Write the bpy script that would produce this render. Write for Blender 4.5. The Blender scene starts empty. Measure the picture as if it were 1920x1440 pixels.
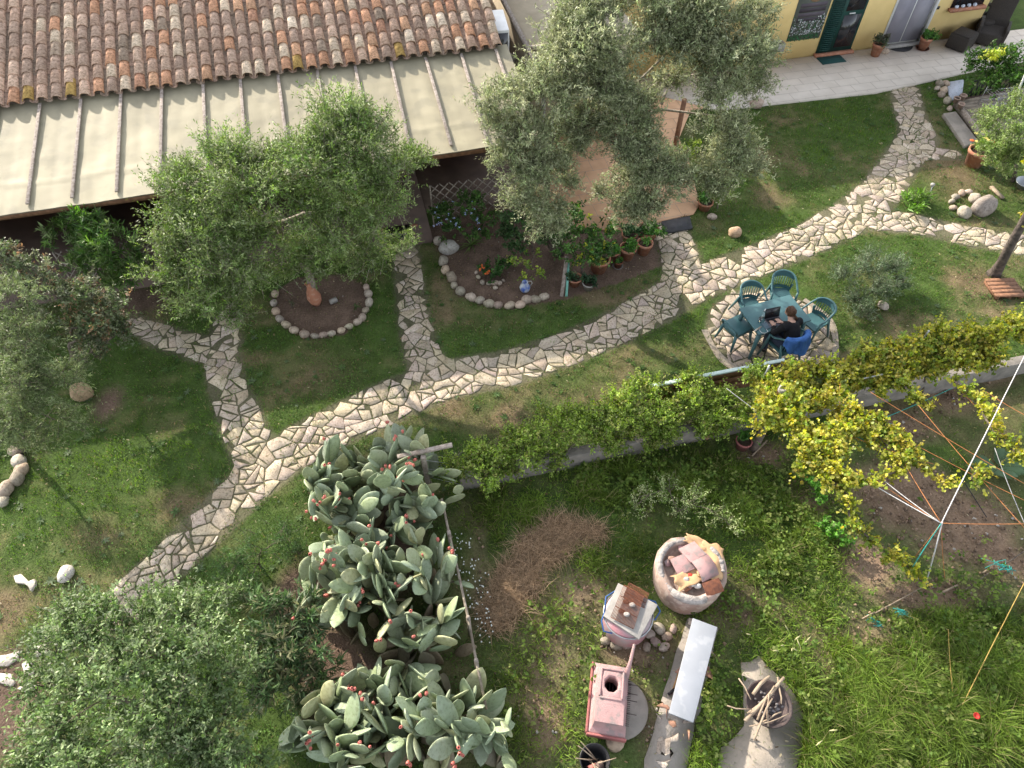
import bpy, math, random
import numpy as np
from mathutils import Matrix, Vector

# ------------------------------------------------------------------ camera, sky, sun, exposure
SC = bpy.context.scene
COL = SC.collection
CAM_H, DEP, FPX = 10.5, math.radians(52.0), 1331.0
cam_d = bpy.data.cameras.new('camera')
cam_d.sensor_width = 36.0
cam_d.lens = 36.0 * FPX / 1920.0
cam_d.clip_start, cam_d.clip_end = 0.1, 2000
cam = bpy.data.objects.new('camera', cam_d)
COL.objects.link(cam)
cam.location = (0, 0, CAM_H)
cam.rotation_euler = (math.pi / 2 - DEP, 0, 0)
SC.camera = cam

SUN_EL = math.radians(27.0)
SUN_X, SUN_Y = -0.68, 0.733           # ground direction towards the sun (behind the houses, to the left)
W = bpy.data.worlds.new('World')
SC.world = W
W.use_nodes = True
nt = W.node_tree
sky = nt.nodes.new('ShaderNodeTexSky')
sky.sky_type = 'NISHITA'
sky.sun_disc = False
sky.sun_elevation = SUN_EL
sky.sun_rotation = math.atan2(SUN_X, SUN_Y)
sky.air_density, sky.dust_density, sky.ozone_density = 1.0, 2.0, 1.0
bg = nt.nodes['Background']
bg.inputs['Strength'].default_value = 0.15
hs_ = nt.nodes.new('ShaderNodeHueSaturation')
hs_.inputs['Saturation'].default_value = .35
nt.links.new(sky.outputs[0], hs_.inputs['Color'])
nt.links.new(hs_.outputs['Color'], bg.inputs['Color'])
sun_d = bpy.data.lights.new('sun', 'SUN')
sun_d.energy = 3.0
sun_d.angle = math.radians(0.6)
sun_d.color = (1.0, 0.90, 0.76)
sun = bpy.data.objects.new('sun', sun_d)
COL.objects.link(sun)
sun.rotation_euler = Vector((SUN_X * math.cos(SUN_EL), SUN_Y * math.cos(SUN_EL), math.sin(SUN_EL))).to_track_quat('Z', 'Y').to_euler()
sun.location = (-10, 10, 20)
SC.view_settings.view_transform = 'Standard'
SC.view_settings.look = 'None'
SC.view_settings.gamma = 1.0
SC.view_settings.exposure = 1.63
SC.cycles.max_bounces = 6
SC.cycles.diffuse_bounces = 3
SC.cycles.transmission_bounces = 3
SC.cycles.transparent_max_bounces = 6
SC.cycles.caustics_reflective = SC.cycles.caustics_refractive = False

# ------------------------------------------------------------------ helpers
RNG = np.random.default_rng(11)
random.seed(5)
PI = math.pi
CD, SD = math.cos(DEP), math.sin(DEP)
HA = math.radians(13.5)               # the houses, the wall and the fence share one direction
U = np.array([math.cos(HA), math.sin(HA)])
NV = np.array([math.sin(HA), -math.cos(HA)])


def G(px, py, z=0.0):
    """the point at height z seen at a spot of the photograph (1920 x 1440)"""
    rx, ry = (px - 960) / FPX, (720 - py) / FPX
    d = np.array([rx, CD + ry * SD, -SD + ry * CD])
    t = (z - CAM_H) / d[2]
    return np.array([d[0] * t, d[1] * t, z])


def PX(p):
    p = np.atleast_2d(np.asarray(p, float))
    x, y, z = p[:, 0], p[:, 1], p[:, 2] - CAM_H
    dep = y * CD - z * SD
    up = y * SD + z * CD
    return np.stack([960 + FPX * x / dep, 720 - FPX * up / dep], 1)


def SCALE(px, py, z=0.0):
    p = G(px, py, z)
    return FPX / (p[1] * CD - (z - CAM_H) * SD)


def HP(s, d, z=0.0):
    return np.array([s * U[0] + d * NV[0], s * U[1] + d * NV[1], z])


def SDc(p):
    p = np.asarray(p)
    return p[..., 0] * U[0] + p[..., 1] * U[1], p[..., 0] * NV[0] + p[..., 1] * NV[1]


def unit(v):
    v = np.asarray(v, float)
    n = np.linalg.norm(v, axis=-1, keepdims=True)
    return v / np.maximum(n, 1e-9)


def rotz(a):
    c, s = math.cos(a), math.sin(a)
    return np.array([[c, -s, 0], [s, c, 0], [0, 0, 1.0]])


def roteul(x, y, z):
    return np.array(Matrix.Rotation(z, 3, 'Z') @ Matrix.Rotation(y, 3, 'Y') @ Matrix.Rotation(x, 3, 'X'))


class Geo:
    """collects shapes that become ONE mesh"""
    def __init__(self):
        self.V, self.F, self.C, self.n = [], [], [], 0

    def add(self, V, F, col=None):
        V = np.asarray(V, float).reshape(-1, 3)
        self.V.append(V)
        if isinstance(F, np.ndarray):
            self.F.append(F + self.n)
        else:
            by = {}
            for f in F:
                by.setdefault(len(f), []).append(f)
            for k, fs in by.items():
                self.F.append(np.array(fs) + self.n)
        c = np.ones((len(V), 3)) if col is None else np.broadcast_to(np.asarray(col, float), (len(V), 3))
        self.C.append(c)
        self.n += len(V)
        return self

    def box(self, c, size, R=None, col=None, taper=1.0):
        x, y, z = np.array(size) / 2.0
        V = np.array([[-x, -y, -z], [x, -y, -z], [x, y, -z], [-x, y, -z], [-x * taper, -y * taper, z], [x * taper, -y * taper, z], [x * taper, y * taper, z], [-x * taper, y * taper, z]])
        if R is not None:
            V = V @ np.asarray(R).T
        return self.add(V + np.asarray(c), [(3, 2, 1, 0), (4, 5, 6, 7), (0, 1, 5, 4), (1, 2, 6, 5), (2, 3, 7, 6), (3, 0, 4, 7)], col)

    def bar(self, a, b, w, h, col=None, up=(0, 0, 1)):
        a, b = np.asarray(a, float), np.asarray(b, float)
        y = unit(b - a)
        x = unit(np.cross(y, np.asarray(up, float)) + 1e-9)
        z = np.cross(x, y)
        return self.box((a + b) / 2, (w, np.linalg.norm(b - a), h), np.stack([x, y, z], 1), col)

    def tube(self, pts, r, seg=8, col=None, cap=True, flat=1.0):
        pts = np.asarray(pts, float)
        m = len(pts)
        r = np.broadcast_to(np.asarray(r, float), (m,))
        T = unit(np.gradient(pts, axis=0))
        ref = np.array([0, 0, 1.0]) if abs(T[0][2]) < .9 else np.array([1.0, 0, 0])
        A = []
        prev = unit(np.cross(T[0], ref))
        for t in T:
            prev = unit(prev - t * np.dot(prev, t))
            A.append(prev)
        A = np.array(A)
        B = np.cross(T, A)
        th = np.linspace(0, 2 * PI, seg, endpoint=False)
        V = pts[:, None] + r[:, None, None] * (np.cos(th)[None, :, None] * A[:, None] + flat * np.sin(th)[None, :, None] * B[:, None])
        F = []
        for i in range(m - 1):
            for j in range(seg):
                k = (j + 1) % seg
                F.append((i * seg + j, i * seg + k, (i + 1) * seg + k, (i + 1) * seg + j))
        if cap:
            F.append(tuple(range(seg - 1, -1, -1)))
            F.append(tuple((m - 1) * seg + j for j in range(seg)))
        return self.add(V.reshape(-1, 3), F, col)

    def lathe(self, prof, seg=20, c=(0, 0, 0), col=None, R=None, capb=True, capt=False, sx=1.0, sy=1.0):
        th = np.linspace(0, 2 * PI, seg, endpoint=False)
        V = np.array([[r * math.cos(t) * sx, r * math.sin(t) * sy, z] for r, z in prof for t in th])
        F = []
        for i in range(len(prof) - 1):
            for j in range(seg):
                k = (j + 1) % seg
                F.append((i * seg + j, i * seg + k, (i + 1) * seg + k, (i + 1) * seg + j))
        if capb:
            F.append(tuple(range(seg - 1, -1, -1)))
        if capt:
            F.append(tuple((len(prof) - 1) * seg + j for j in range(seg)))
        if R is not None:
            V = V @ np.asarray(R).T
        return self.add(V + np.asarray(c), F, col)

    def prism(self, poly, z0, z1, col=None, inset=0.0):
        poly = np.asarray(poly, float)[:, :2]
        a = np.sum(poly[:, 0] * np.roll(poly[:, 1], -1) - np.roll(poly[:, 0], -1) * poly[:, 1])
        if a < 0:
            poly = poly[::-1]
        n = len(poly)
        c = poly.mean(0)
        top = c + (poly - c) * (1 - inset)
        V = np.concatenate([np.c_[poly, np.full(n, z0)], np.c_[top, np.full(n, z1)]])
        F = [tuple(range(n, 2 * n)), tuple(range(n - 1, -1, -1))] + [(i, (i + 1) % n, n + (i + 1) % n, n + i) for i in range(n)]
        return self.add(V, F, col)

    def ball(self, c, r, seg=12, rings=8, col=None, R=None):
        r = np.broadcast_to(np.asarray(r, float), (3,))
        V, F = [], []
        for i in range(rings + 1):
            ph = PI * i / rings
            for j in range(seg):
                t = 2 * PI * j / seg
                V.append((math.sin(ph) * math.cos(t) * r[0], math.sin(ph) * math.sin(t) * r[1], math.cos(ph) * r[2]))
        for i in range(rings):
            for j in range(seg):
                k = (j + 1) % seg
                F.append(((i + 1) * seg + j, (i + 1) * seg + k, i * seg + k, i * seg + j))
        V = np.array(V)
        if R is not None:
            V = V @ np.asarray(R).T
        return self.add(V + np.asarray(c), F, col)

    def rock(self, c, r, seed, rough=.18, R=None, seg=14, rings=9, col=None, facet=4):
        rg = np.random.default_rng(seed)
        r = np.broadcast_to(np.asarray(r, float), (3,))
        ph = np.linspace(0, PI, rings + 1)
        V, F = [], []
        K = unit(rg.normal(size=(facet + 5, 3)))
        H = rg.uniform(.72, 1.0, facet + 5)
        for i in range(rings + 1):
            for j in range(seg):
                t = 2 * PI * j / seg
                V.append((math.sin(ph[i]) * math.cos(t), math.sin(ph[i]) * math.sin(t), math.cos(ph[i])))
        V = np.array(V)
        d = V @ K.T
        lim = np.where(d > .05, H[None] / np.maximum(d, .05), 9).min(1)
        fr = sum(np.sin(V @ rg.normal(size=3) * f + rg.uniform(0, 6)) / f for f in (2.5, 4, 7, 11))
        V = V * (np.minimum(lim, 1.0) + rough * .5 * fr)[:, None] * r
        for i in range(rings):
            for j in range(seg):
                k = (j + 1) % seg
                F.append(((i + 1) * seg + j, (i + 1) * seg + k, i * seg + k, i * seg + j))
        if R is not None:
            V = V @ np.asarray(R).T
        return self.add(V + np.asarray(c), F, col)

    def arrays(self):
        return np.concatenate(self.V), self.F, np.concatenate(self.C)


def make_mesh(name, geo, off=(0, 0, 0), smooth=False):
    V, FL, C = geo.arrays()
    V = V - np.asarray(off)
    me = bpy.data.meshes.new(name)
    me.vertices.add(len(V))
    me.vertices.foreach_set('co', V.astype(np.float32).ravel())
    tot = np.concatenate([np.full(len(f), f.shape[1]) for f in FL])
    lo = np.concatenate([f.ravel() for f in FL])
    me.loops.add(len(lo))
    me.loops.foreach_set('vertex_index', lo.astype(np.int32))
    me.polygons.add(len(tot))
    me.polygons.foreach_set('loop_start', np.concatenate([[0], np.cumsum(tot)[:-1]]).astype(np.int32))
    me.update(calc_edges=True)
    me.validate()
    at = me.attributes.new('Col', 'FLOAT_COLOR', 'POINT')
    at.data.foreach_set('color', np.c_[C, np.ones(len(C))].astype(np.float32).ravel())
    if smooth:
        me.polygons.foreach_set('use_smooth', np.ones(len(tot), bool))
    return me


def obj(name, geo, mat, parent=None, off=(0, 0, 0), smooth=False, bevel=0, loc=None):
    me = geo if isinstance(geo, bpy.types.Mesh) else make_mesh(name, geo, off, smooth)
    if mat is not None and not me.materials:
        me.materials.append(mat)
    o = bpy.data.objects.new(name, me)
    COL.objects.link(o)
    if loc is not None:
        o.location = loc
    if parent is not None:
        o.parent = parent
    if bevel:
        m = o.modifiers.new('bevel', 'BEVEL')
        m.width, m.segments, m.limit_method, m.angle_limit = bevel, 2, 'ANGLE', math.radians(35)
    return o


def tag(o, label=None, cat=None, group=None, kind=None):
    if label:
        o['label'] = label
    if cat:
        o['category'] = cat
    if group:
        o['group'] = group
    if kind:
        o['kind'] = kind
    return o


def thing(name, label, cat, loc=(0, 0, 0), rz=0.0, group=None):
    o = bpy.data.objects.new(name, None)
    COL.objects.link(o)
    o.empty_display_size = .1
    o.location = tuple(loc)
    o.rotation_euler = (0, 0, rz)
    return tag(o, label, cat, group)


def solo(name, geo, mat, label, cat, base, smooth=False, bevel=0, group=None):
    """a thing that is one mesh, geometry given in world coordinates, origin at its base"""
    o = obj(name, geo, mat, None, base, smooth, bevel, loc=tuple(base))
    return tag(o, label, cat, group)


def struct(name, geo, mat, smooth=False, kind='structure'):
    return tag(obj(name, geo, mat, None, (0, 0, 0), smooth), kind=kind)


def copy_tree(o, parent=None):
    c = o.copy()
    COL.objects.link(c)
    c.parent = parent
    for ch in o.children:
        copy_tree(ch, c)
    return c


def vnoise(x, y, seed, scale):
    rg = np.random.default_rng(seed)
    g = rg.random((64, 64))
    x, y = np.asarray(x) / scale, np.asarray(y) / scale
    xi, yi = np.floor(x).astype(int), np.floor(y).astype(int)
    fx, fy = x - xi, y - yi
    fx, fy = fx * fx * (3 - 2 * fx), fy * fy * (3 - 2 * fy)
    a, b = g[xi % 64, yi % 64], g[(xi + 1) % 64, yi % 64]
    c, d = g[xi % 64, (yi + 1) % 64], g[(xi + 1) % 64, (yi + 1) % 64]
    return a * (1 - fx) * (1 - fy) + b * fx * (1 - fy) + c * (1 - fx) * fy + d * fx * fy


def inpoly(x, y, poly):
    poly = np.asarray(poly)[:, :2]
    r = np.zeros(np.shape(x), bool)
    n = len(poly)
    for i in range(n):
        (x1, y1), (x2, y2) = poly[i], poly[(i + 1) % n]
        if y1 == y2:
            continue
        c = ((y1 > y) != (y2 > y)) & (x < (x2 - x1) * (y - y1) / (y2 - y1) + x1)
        r ^= c
    return r


def distline(x, y, pts, wid=None):
    """distance to a polyline (minus a width that runs along it)"""
    best = np.full(np.shape(x), 1e9)
    pts = np.asarray(pts)[:, :2]
    for i in range(len(pts) - 1):
        a, b = pts[i], pts[i + 1]
        ab = b - a
        t = np.clip(((x - a[0]) * ab[0] + (y - a[1]) * ab[1]) / (ab @ ab), 0, 1)
        d = np.hypot(x - a[0] - t * ab[0], y - a[1] - t * ab[1])
        if wid is not None:
            d = d - (wid[i] * (1 - t) + wid[i + 1] * t)
        best = np.minimum(best, d)
    return best


# ------------------------------------------------------------------ materials
def mat(name, c1, c2=None, scale=4.0, rough=.75, bump=0.0, bscale=30.0, metal=0.0, attr=False, spots=None, sscale=60.0, samt=.5, spec=.3, detail=6.0):
    m = bpy.data.materials.new(name)
    m.use_nodes = True
    t = m.node_tree
    L, N = t.links.new, t.nodes.new
    p = t.nodes['Principled BSDF']
    p.inputs['Roughness'].default_value = rough
    p.inputs['Metallic'].default_value = metal
    p.inputs['Specular IOR Level'].default_value = spec
    tc = N('ShaderNodeTexCoord')
    c2 = c2 or tuple(v * .7 for v in c1)
    nz = N('ShaderNodeTexNoise')
    nz.inputs['Scale'].default_value = scale
    nz.inputs['Detail'].default_value = detail
    L(tc.outputs['Object'], nz.inputs['Vector'])
    rp = N('ShaderNodeValToRGB')
    rp.color_ramp.elements[0].position, rp.color_ramp.elements[1].position = .36, .64
    rp.color_ramp.elements[0].color = (*c1, 1)
    rp.color_ramp.elements[1].color = (*c2, 1)
    L(nz.outputs['Fac'], rp.inputs['Fac'])
    out = rp.outputs['Color']
    if spots:
        n2 = N('ShaderNodeTexNoise')
        n2.inputs['Scale'].default_value = sscale
        n2.inputs['Detail'].default_value = 4
        L(tc.outputs['Object'], n2.inputs['Vector'])
        r2 = N('ShaderNodeValToRGB')
        r2.color_ramp.elements[0].position, r2.color_ramp.elements[1].position = .52, .62
        L(n2.outputs['Fac'], r2.inputs['Fac'])
        ml = N('ShaderNodeMath')
        ml.operation = 'MULTIPLY'
        ml.inputs[1].default_value = samt
        L(r2.outputs['Color'], ml.inputs[0])
        mx = N('ShaderNodeMix')
        mx.data_type = 'RGBA'
        L(ml.outputs[0], mx.inputs[0])
        L(out, mx.inputs[6])
        mx.inputs[7].default_value = (*spots, 1)
        out = mx.outputs[2]
    if attr:
        at = N('ShaderNodeAttribute')
        at.attribute_name = 'Col'
        mu = N('ShaderNodeMix')
        mu.data_type, mu.blend_type = 'RGBA', 'MULTIPLY'
        mu.inputs[0].default_value = 1.0
        L(out, mu.inputs[6])
        L(at.outputs['Color'], mu.inputs[7])
        out = mu.outputs[2]
    L(out, p.inputs['Base Color'])
    if bump:
        n3 = N('ShaderNodeTexNoise')
        n3.inputs['Scale'].default_value = bscale
        n3.inputs['Detail'].default_value = 5
        L(tc.outputs['Object'], n3.inputs['Vector'])
        b = N('ShaderNodeBump')
        b.inputs['Strength'].default_value = bump
        b.inputs['Distance'].default_value = .02
        L(n3.outputs['Fac'], b.inputs['Height'])
        L(b.outputs['Normal'], p.inputs['Normal'])
    return m


def leafmat(name, trans=.3, rough=.5, spec=.3):
    m = bpy.data.materials.new(name)
    m.use_nodes = True
    t = m.node_tree
    L, N = t.links.new, t.nodes.new
    p = t.nodes['Principled BSDF']
    p.inputs['Roughness'].default_value = rough
    p.inputs['Specular IOR Level'].default_value = spec
    at = N('ShaderNodeAttribute')
    at.attribute_name = 'Col'
    L(at.outputs['Color'], p.inputs['Base Color'])
    tr = N('ShaderNodeBsdfTranslucent')
    hs = N('ShaderNodeHueSaturation')
    hs.inputs['Saturation'].default_value = 1.25
    hs.inputs['Value'].default_value = 1.4
    L(at.outputs['Color'], hs.inputs['Color'])
    L(hs.outputs['Color'], tr.inputs['Color'])
    mx = N('ShaderNodeMixShader')
    mx.inputs[0].default_value = trans
    L(p.outputs[0], mx.inputs[1])
    L(tr.outputs[0], mx.inputs[2])
    L(mx.outputs[0], t.nodes['Material Output'].inputs['Surface'])
    return m


M = dict(
    leaf=leafmat('leaf'), grass=leafmat('grass_blade', .35, .6, .2), vine=leafmat('vine_leaf', .4, .45),
    bark=mat('bark', (.16, .13, .10), (.07, .055, .045), 14, .9, .6, 40),
    palebark=mat('pale_bark', (.30, .26, .21), (.16, .13, .10), 14, .9, .5, 40),
    stone=mat('flagstone', (1, 1, 1), (.82, .80, .77), 5, .85, .45, 45, attr=True, spots=(.30, .27, .23), sscale=28, samt=.45),
    rock=mat('rock', (1, 1, 1), (.72, .70, .68), 9, .9, .5, 40, attr=True, spots=(.22, .20, .18), sscale=30, samt=.4),
    tile=mat('roof_tile', (1, 1, 1), (.68, .66, .63), 16, .92, .4, 60, attr=True, spots=(.17, .155, .14), sscale=26, samt=.5),
    trough=mat('roof_trough', (.17, .135, .11), (.09, .075, .06), 12, .95, .4, 40),
    awning=mat('awning_cloth', (.335, .30, .205), (.29, .26, .178), 1.6, .7, .10, 7, attr=True, spots=(.235, .215, .155), sscale=2.6, samt=.45),
    batten=mat('grey_wood', (.36, .31, .27), (.22, .18, .15), 18, .9, .3, 60),
    darkwood=mat('dark_wood', (.07, .035, .025), (.035, .02, .015), 10, .7),
    redwood=mat('reddish_wood', (.25, .13, .075), (.15, .075, .045), 12, .8, .3, 50),
    deckwood=mat('deck_wood', (.30, .26, .21), (.21, .18, .15), 6, .85, .3, 40),
    concrete=mat('concrete', (.30, .265, .23), (.21, .19, .165), 3, .9, .4, 40, spots=(.2, .18, .15), sscale=8, samt=.4),
    wallplaster=mat('garden_wall_plaster', (.27, .24, .21), (.17, .155, .135), 4, .92, .4, 30),
    yellow=mat('yellow_plaster', (.80, .60, .27), (.74, .55, .24), 2.5, .9, .12, 50),
    beige=mat('beige_plaster', (.50, .43, .32), (.40, .34, .25), 2.5, .9, .15, 40),
    brownplaster=mat('brown_plaster', (.16, .07, .035), (.11, .05, .03), 3, .9, .1, 40),
    patio=mat('patio_stone', (.62, .55, .475), (.55, .485, .415), 2.2, .75, .06, 30),
    terrace=mat('terrace_tile', (.70, .43, .26), (.60, .36, .215), 3, .8, .1, 30),
    verandah=mat('verandah_floor', (.15, .105, .085), (.11, .08, .065), 3, .75),
    green=mat('green_plastic', (.055, .135, .145), (.045, .115, .125), 5, .42, spec=.45),
    greenpaint=mat('green_paint', (.012, .055, .045), (.009, .04, .034), 5, .5),
    darkglass=mat('dark_glass', (.03, .03, .034), (.02, .02, .024), 3, .12, spec=.6),
    paleglass=mat('pale_door_glass', (.33, .32, .37), (.26, .25, .30), 1.5, .2, spec=.6),
    white=mat('white_paint', (.75, .75, .74), (.66, .66, .65), 5, .5),
    offwhite=mat('off_white', (.36, .34, .31), (.27, .255, .235), 8, .7, .2, 40),
    marble=mat('marble', (.30, .315, .345), (.26, .275, .30), 2.5, .35, spots=(.5, .5, .52), sscale=6, samt=.25),
    metal=mat('grey_metal', (.45, .46, .47), (.34, .35, .36), 8, .4, metal=.7),
    rust=mat('rusty_metal', (.20, .075, .04), (.11, .045, .03), 18, .85, .3, 60),
    darkmetal=mat('dark_rusty_metal', (.085, .06, .055), (.045, .035, .035), 12, .75, .3, 40),
    black=mat('black_plastic', (.02, .02, .022), (.014, .014, .016), 8, .5),
    terracotta=mat('terracotta', (.42, .185, .11), (.33, .145, .09), 8, .85, .15, 50, spots=(.5, .34, .26), sscale=14, samt=.35),
    soil=mat('pot_soil', (.075, .05, .035), (.04, .028, .02), 20, .95, .7, 60),
    pink=mat('pink_concrete', (.43, .265, .255), (.35, .22, .21), 5, .9, .35, 50, spots=(.24, .21, .20), sscale=9, samt=.7),
    pinkred=mat('red_painted_concrete', (.36, .13, .12), (.27, .10, .095), 7, .85, .3, 40),
    claywall=mat('oven_clay', (.40, .285, .235), (.30, .22, .18), 4, .92, .4, 22, spots=(.55, .46, .38), sscale=9, samt=.5),
    rim=mat('oven_rim_cement', (.40, .36, .335), (.23, .21, .195), 14, .95, .9, 30),
    cardboard=mat('cardboard', (.55, .35, .19), (.42, .26, .14), 5, .8, .3, 12),
    wicker=mat('wicker', (.055, .045, .038), (.03, .025, .022), 60, .7, .8, 120),
    slate=mat('slate_mat', (.07, .07, .075), (.05, .05, .055), 12, .85, .3, 80),
    bluecord=mat('blue_hose', (.03, .10, .30), (.025, .08, .24), 5, .5),
    cactus=mat('cactus_pad', (1, 1, 1), (.86, .90, .82), 6, .5, .12, 60, attr=True, spots=(.36, .31, .20), sscale=13, samt=.35, spec=.35),
    fruit=mat('cactus_fruit', (.52, .16, .12), (.42, .10, .085), 15, .45, spec=.4),
    wood=mat('dry_wood', (.36, .28, .20), (.22, .165, .12), 12, .9, .4, 40),
    col=mat('coloured', (1, 1, 1), (.9, .9, .9), 12, .7, .1, 40, attr=True),
    skin=mat('skin', (.50, .31, .23), (.46, .28, .21), 12, .55),
    sweater=mat('black_knit', (.010, .010, .012), (.006, .006, .008), 40, .9, .4, 120),
    jeans=mat('dark_trousers', (.035, .045, .07), (.025, .032, .055), 30, .9),
    denim=mat('blue_denim', (.055, .15, .40), (.035, .10, .29), 9, .85, .5, 30),
    hair=mat('brown_hair', (.10, .048, .024), (.055, .026, .014), 40, .55, .5, 90),
    teal=mat('pale_teal_paint', (.50, .60, .57), (.40, .49, .46), 6, .7, .2, 40),
    pebble=mat('white_pebbles', (.62, .66, .74), (.46, .50, .58), 50, .8, .9, 60),
)
# ------------------------------------------------------------------ layout read off the ground plane
def PP(pts, z=0.0):
    return np.array([G(a, b, z) for a, b in pts])


PATHS = [  # centre lines and half widths in metres
    ([(225, 1140), (330, 1042), (425, 950), (500, 880), (565, 832), (650, 790), (740, 748), (830, 712), (950, 690), (1060, 655), (1160, 612), (1235, 572), (1290, 538), (1360, 510), (1450, 476), (1530, 442), (1610, 400), (1655, 355), (1688, 305), (1722, 258), (1705, 210), (1698, 168)],
     [.36, .38, .40, .44, .46, .48, .50, .47, .44, .42, .44, .48, .50, .46, .46, .48, .55, .50, .45, .50, .42, .40]),
    ([(757, 450), (766, 520), (776, 600), (792, 665), (815, 715)], [.32, .33, .36, .40, .45]),
    ([(432, 585), (412, 650), (425, 720), (452, 790), (475, 845), (505, 880)], [.30, .36, .38, .42, .44, .42]),
    ([(248, 605), (310, 634), (380, 655), (430, 640)], [.22, .34, .36, .30]),
    ([(1630, 410), (1720, 420), (1810, 442), (1940, 462)], [.45, .42, .40, .42]),
    ([(1252, 425), (1275, 480), (1285, 540)], [.48, .50, .48]),
    ([(1700, 285), (1790, 290)], [.35, .22]),
]
PATHW = [(PP(p), [v * (1.0 if k_ == 0 else .92) for v in w]) for k_, (p, w) in enumerate(PATHS)]
RC = G(1443, 622)                        # round paved spot under the table
RR = 1.22
BED_A = PP([(508, 548), (512, 585), (530, 610), (560, 630), (600, 636), (645, 626), (680, 600), (697, 565), (690, 535), (640, 515), (560, 520)])
BED_B = PP([(800, 430), (822, 470), (838, 520), (855, 553), (900, 572), (960, 580), (1000, 570), (1060, 562), (1110, 545), (1180, 525), (1248, 495), (1235, 440), (1165, 420), (1000, 390), (880, 380)])
WALL_D, WALL_S0, WALL_S1 = -6.05, .55, 14.5


def pathdist(x, y):
    d = np.full(np.shape(x), 9.0)
    for p, w in PATHW:
        d = np.minimum(d, distline(x, y, p, w))
    return np.minimum(d, np.hypot(x - RC[0], y - RC[1]) - RR)


def patch(x, y, lst):
    """soft patches given as (px, py, rx, ry, strength)"""
    r = np.zeros(np.shape(x))
    for px, py, rx, ry, s in lst:
        c = G(px, py)
        sc = SCALE(px, py)
        ray = math.atan2(CAM_H, c[1])
        a, b = rx / sc, ry / sc / math.sin(ray)
        r = np.maximum(r, s * np.exp(-(((x - c[0]) / a) ** 2 + ((y - c[1]) / b) ** 2)))
    return r


DRY = [(1450, 295, 70, 30, .9), (1440, 375, 45, 30, .9), (835, 560, 35, 60, .8), (1150, 555, 110, 22, .7), (920, 790, 120, 35, .8), (1080, 745, 80, 30, .6), (610, 690, 60, 35, .6), (330, 930, 60, 35, .8), (60, 1150, 110, 60, .8), (190, 1010, 70, 30, .7),
       (1800, 335, 75, 35, 1.), (1850, 420, 60, 20, .9), (1560, 330, 60, 25, .4), (1250, 660, 60, 20, .5), (1700, 640, 60, 40, .5), (1330, 420, 40, 20, .6), (560, 730, 60, 25, .5), (400, 990, 40, 20, .6), (1770, 300, 40, 20, .7), (860, 610, 60, 20, .3), (1000, 1280, 50, 120, .6), (1000, 1180, 60, 40, .6), (1230, 1180, 60, 40, .7), (1860, 540, 60, 40, .9), (1640, 590, 60, 40, .35)]
SOIL = [(250, 560, 70, 30, 1), (560, 1110, 60, 70, 1), (640, 1250, 100, 90, 1), (720, 1000, 90, 150, .9), (1700, 930, 110, 80, 1), (1800, 990, 120, 90, 1), (1630, 1060, 60, 55, 1), (1740, 1110, 150, 35, .9), (1880, 1050, 80, 60, .8), (1680, 800, 90, 40, .8), (1520, 930, 50, 60, .7), (1780, 740, 70, 40, .7), (1860, 700, 80, 30, .6), (0, 1340, 80, 100, 1), (10, 1260, 50, 60, .8), (1430, 850, 60, 30, .8), (1160, 1220, 70, 30, .6), (200, 755, 35, 40, .9), (900, 1090, 25, 140, .4)]
BARE = [(1090, 1120, 60, 50, .7), (1010, 1330, 40, 90, .5), (1200, 1225, 80, 40, .9), (1060, 1230, 50, 50, .5), (1390, 1130, 60, 40, .4), (1560, 1290, 30, 70, .5), (1210, 1330, 30, 80, .6), (1330, 1090, 60, 30, .5), (1620, 1180, 70, 40, .5)]
STRAW = [(1050, 1010, 55, 36, 1), (955, 1115, 38, 55, 1), (1090, 1000, 55, 30, 1), (1010, 1030, 60, 35, 1), (970, 1090, 45, 45, 1), (940, 1150, 40, 40, 1), (1050, 985, 50, 30, .8)]
LUSH_LIT = [(250, 880, 130, 45, 1), (330, 850, 60, 30, .9), (150, 930, 60, 30, .8), (70, 1190, 40, 30, .8), (1590, 230, 70, 40, .7), (1530, 290, 30, 15, .9), (1450, 415, 45, 28, 1), (590, 800, 70, 20, .8), (1000, 650, 110, 20, .6), (850, 650, 40, 30, .6), (1300, 600, 60, 20, .5), (840, 830, 50, 20, .6), (1400, 330, 60, 60, .3)]  # thick grass, also where sunlight is painted into the lawn colour


def fields(x, y):
    n1, n2 = vnoise(x, y, 3, .55), vnoise(x, y, 4, .16)
    n3 = vnoise(x, y, 8, 1.7)
    s, d = SDc(np.stack([x, y], -1))
    low = (d > WALL_D) & (s > .35)
    wob = .55 + .9 * n1
    dry = np.clip(patch(x, y, DRY) * wob + .55 * np.clip(n1 * .7 + n3 * .4 + n2 * .4 - .72, 0, 1) * 2.6, 0, 1)
    lush_lit = np.clip(patch(x, y, LUSH_LIT) * wob, 0, 1)
    dry = np.clip(dry - lush_lit * .8, 0, 1)
    soil = np.clip((patch(x, y, SOIL) * (.8 + .5 * n1) - .22) * 1.9, 0, 1)
    soil = np.maximum(soil, np.clip(patch(x, y, BARE) * (.5 + .9 * n1), 0, .85))
    bed = inpoly(x, y, BED_A) | inpoly(x, y, BED_B)
    soil = np.where(bed, 1.0, soil)
    straw = np.clip((patch(x, y, STRAW) * (.7 + .7 * n1) - .3) * 2.2, 0, 1)
    return dict(s=s, d=d, low=low, dry=dry, lush_lit=lush_lit, soil=soil, straw=straw, n1=n1, n2=n2, n3=n3, path=pathdist(x, y))


def axis(a, b, step, far):
    fine = np.arange(a, b + step, step)
    out = b + step + np.cumsum(step * 1.35 ** np.arange(1, 40))
    out = out[out < far]
    inn = (a - np.cumsum(step * 1.35 ** np.arange(1, 40)))
    inn = inn[inn > -far][::-1]
    return np.concatenate([inn, fine, out])


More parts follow.
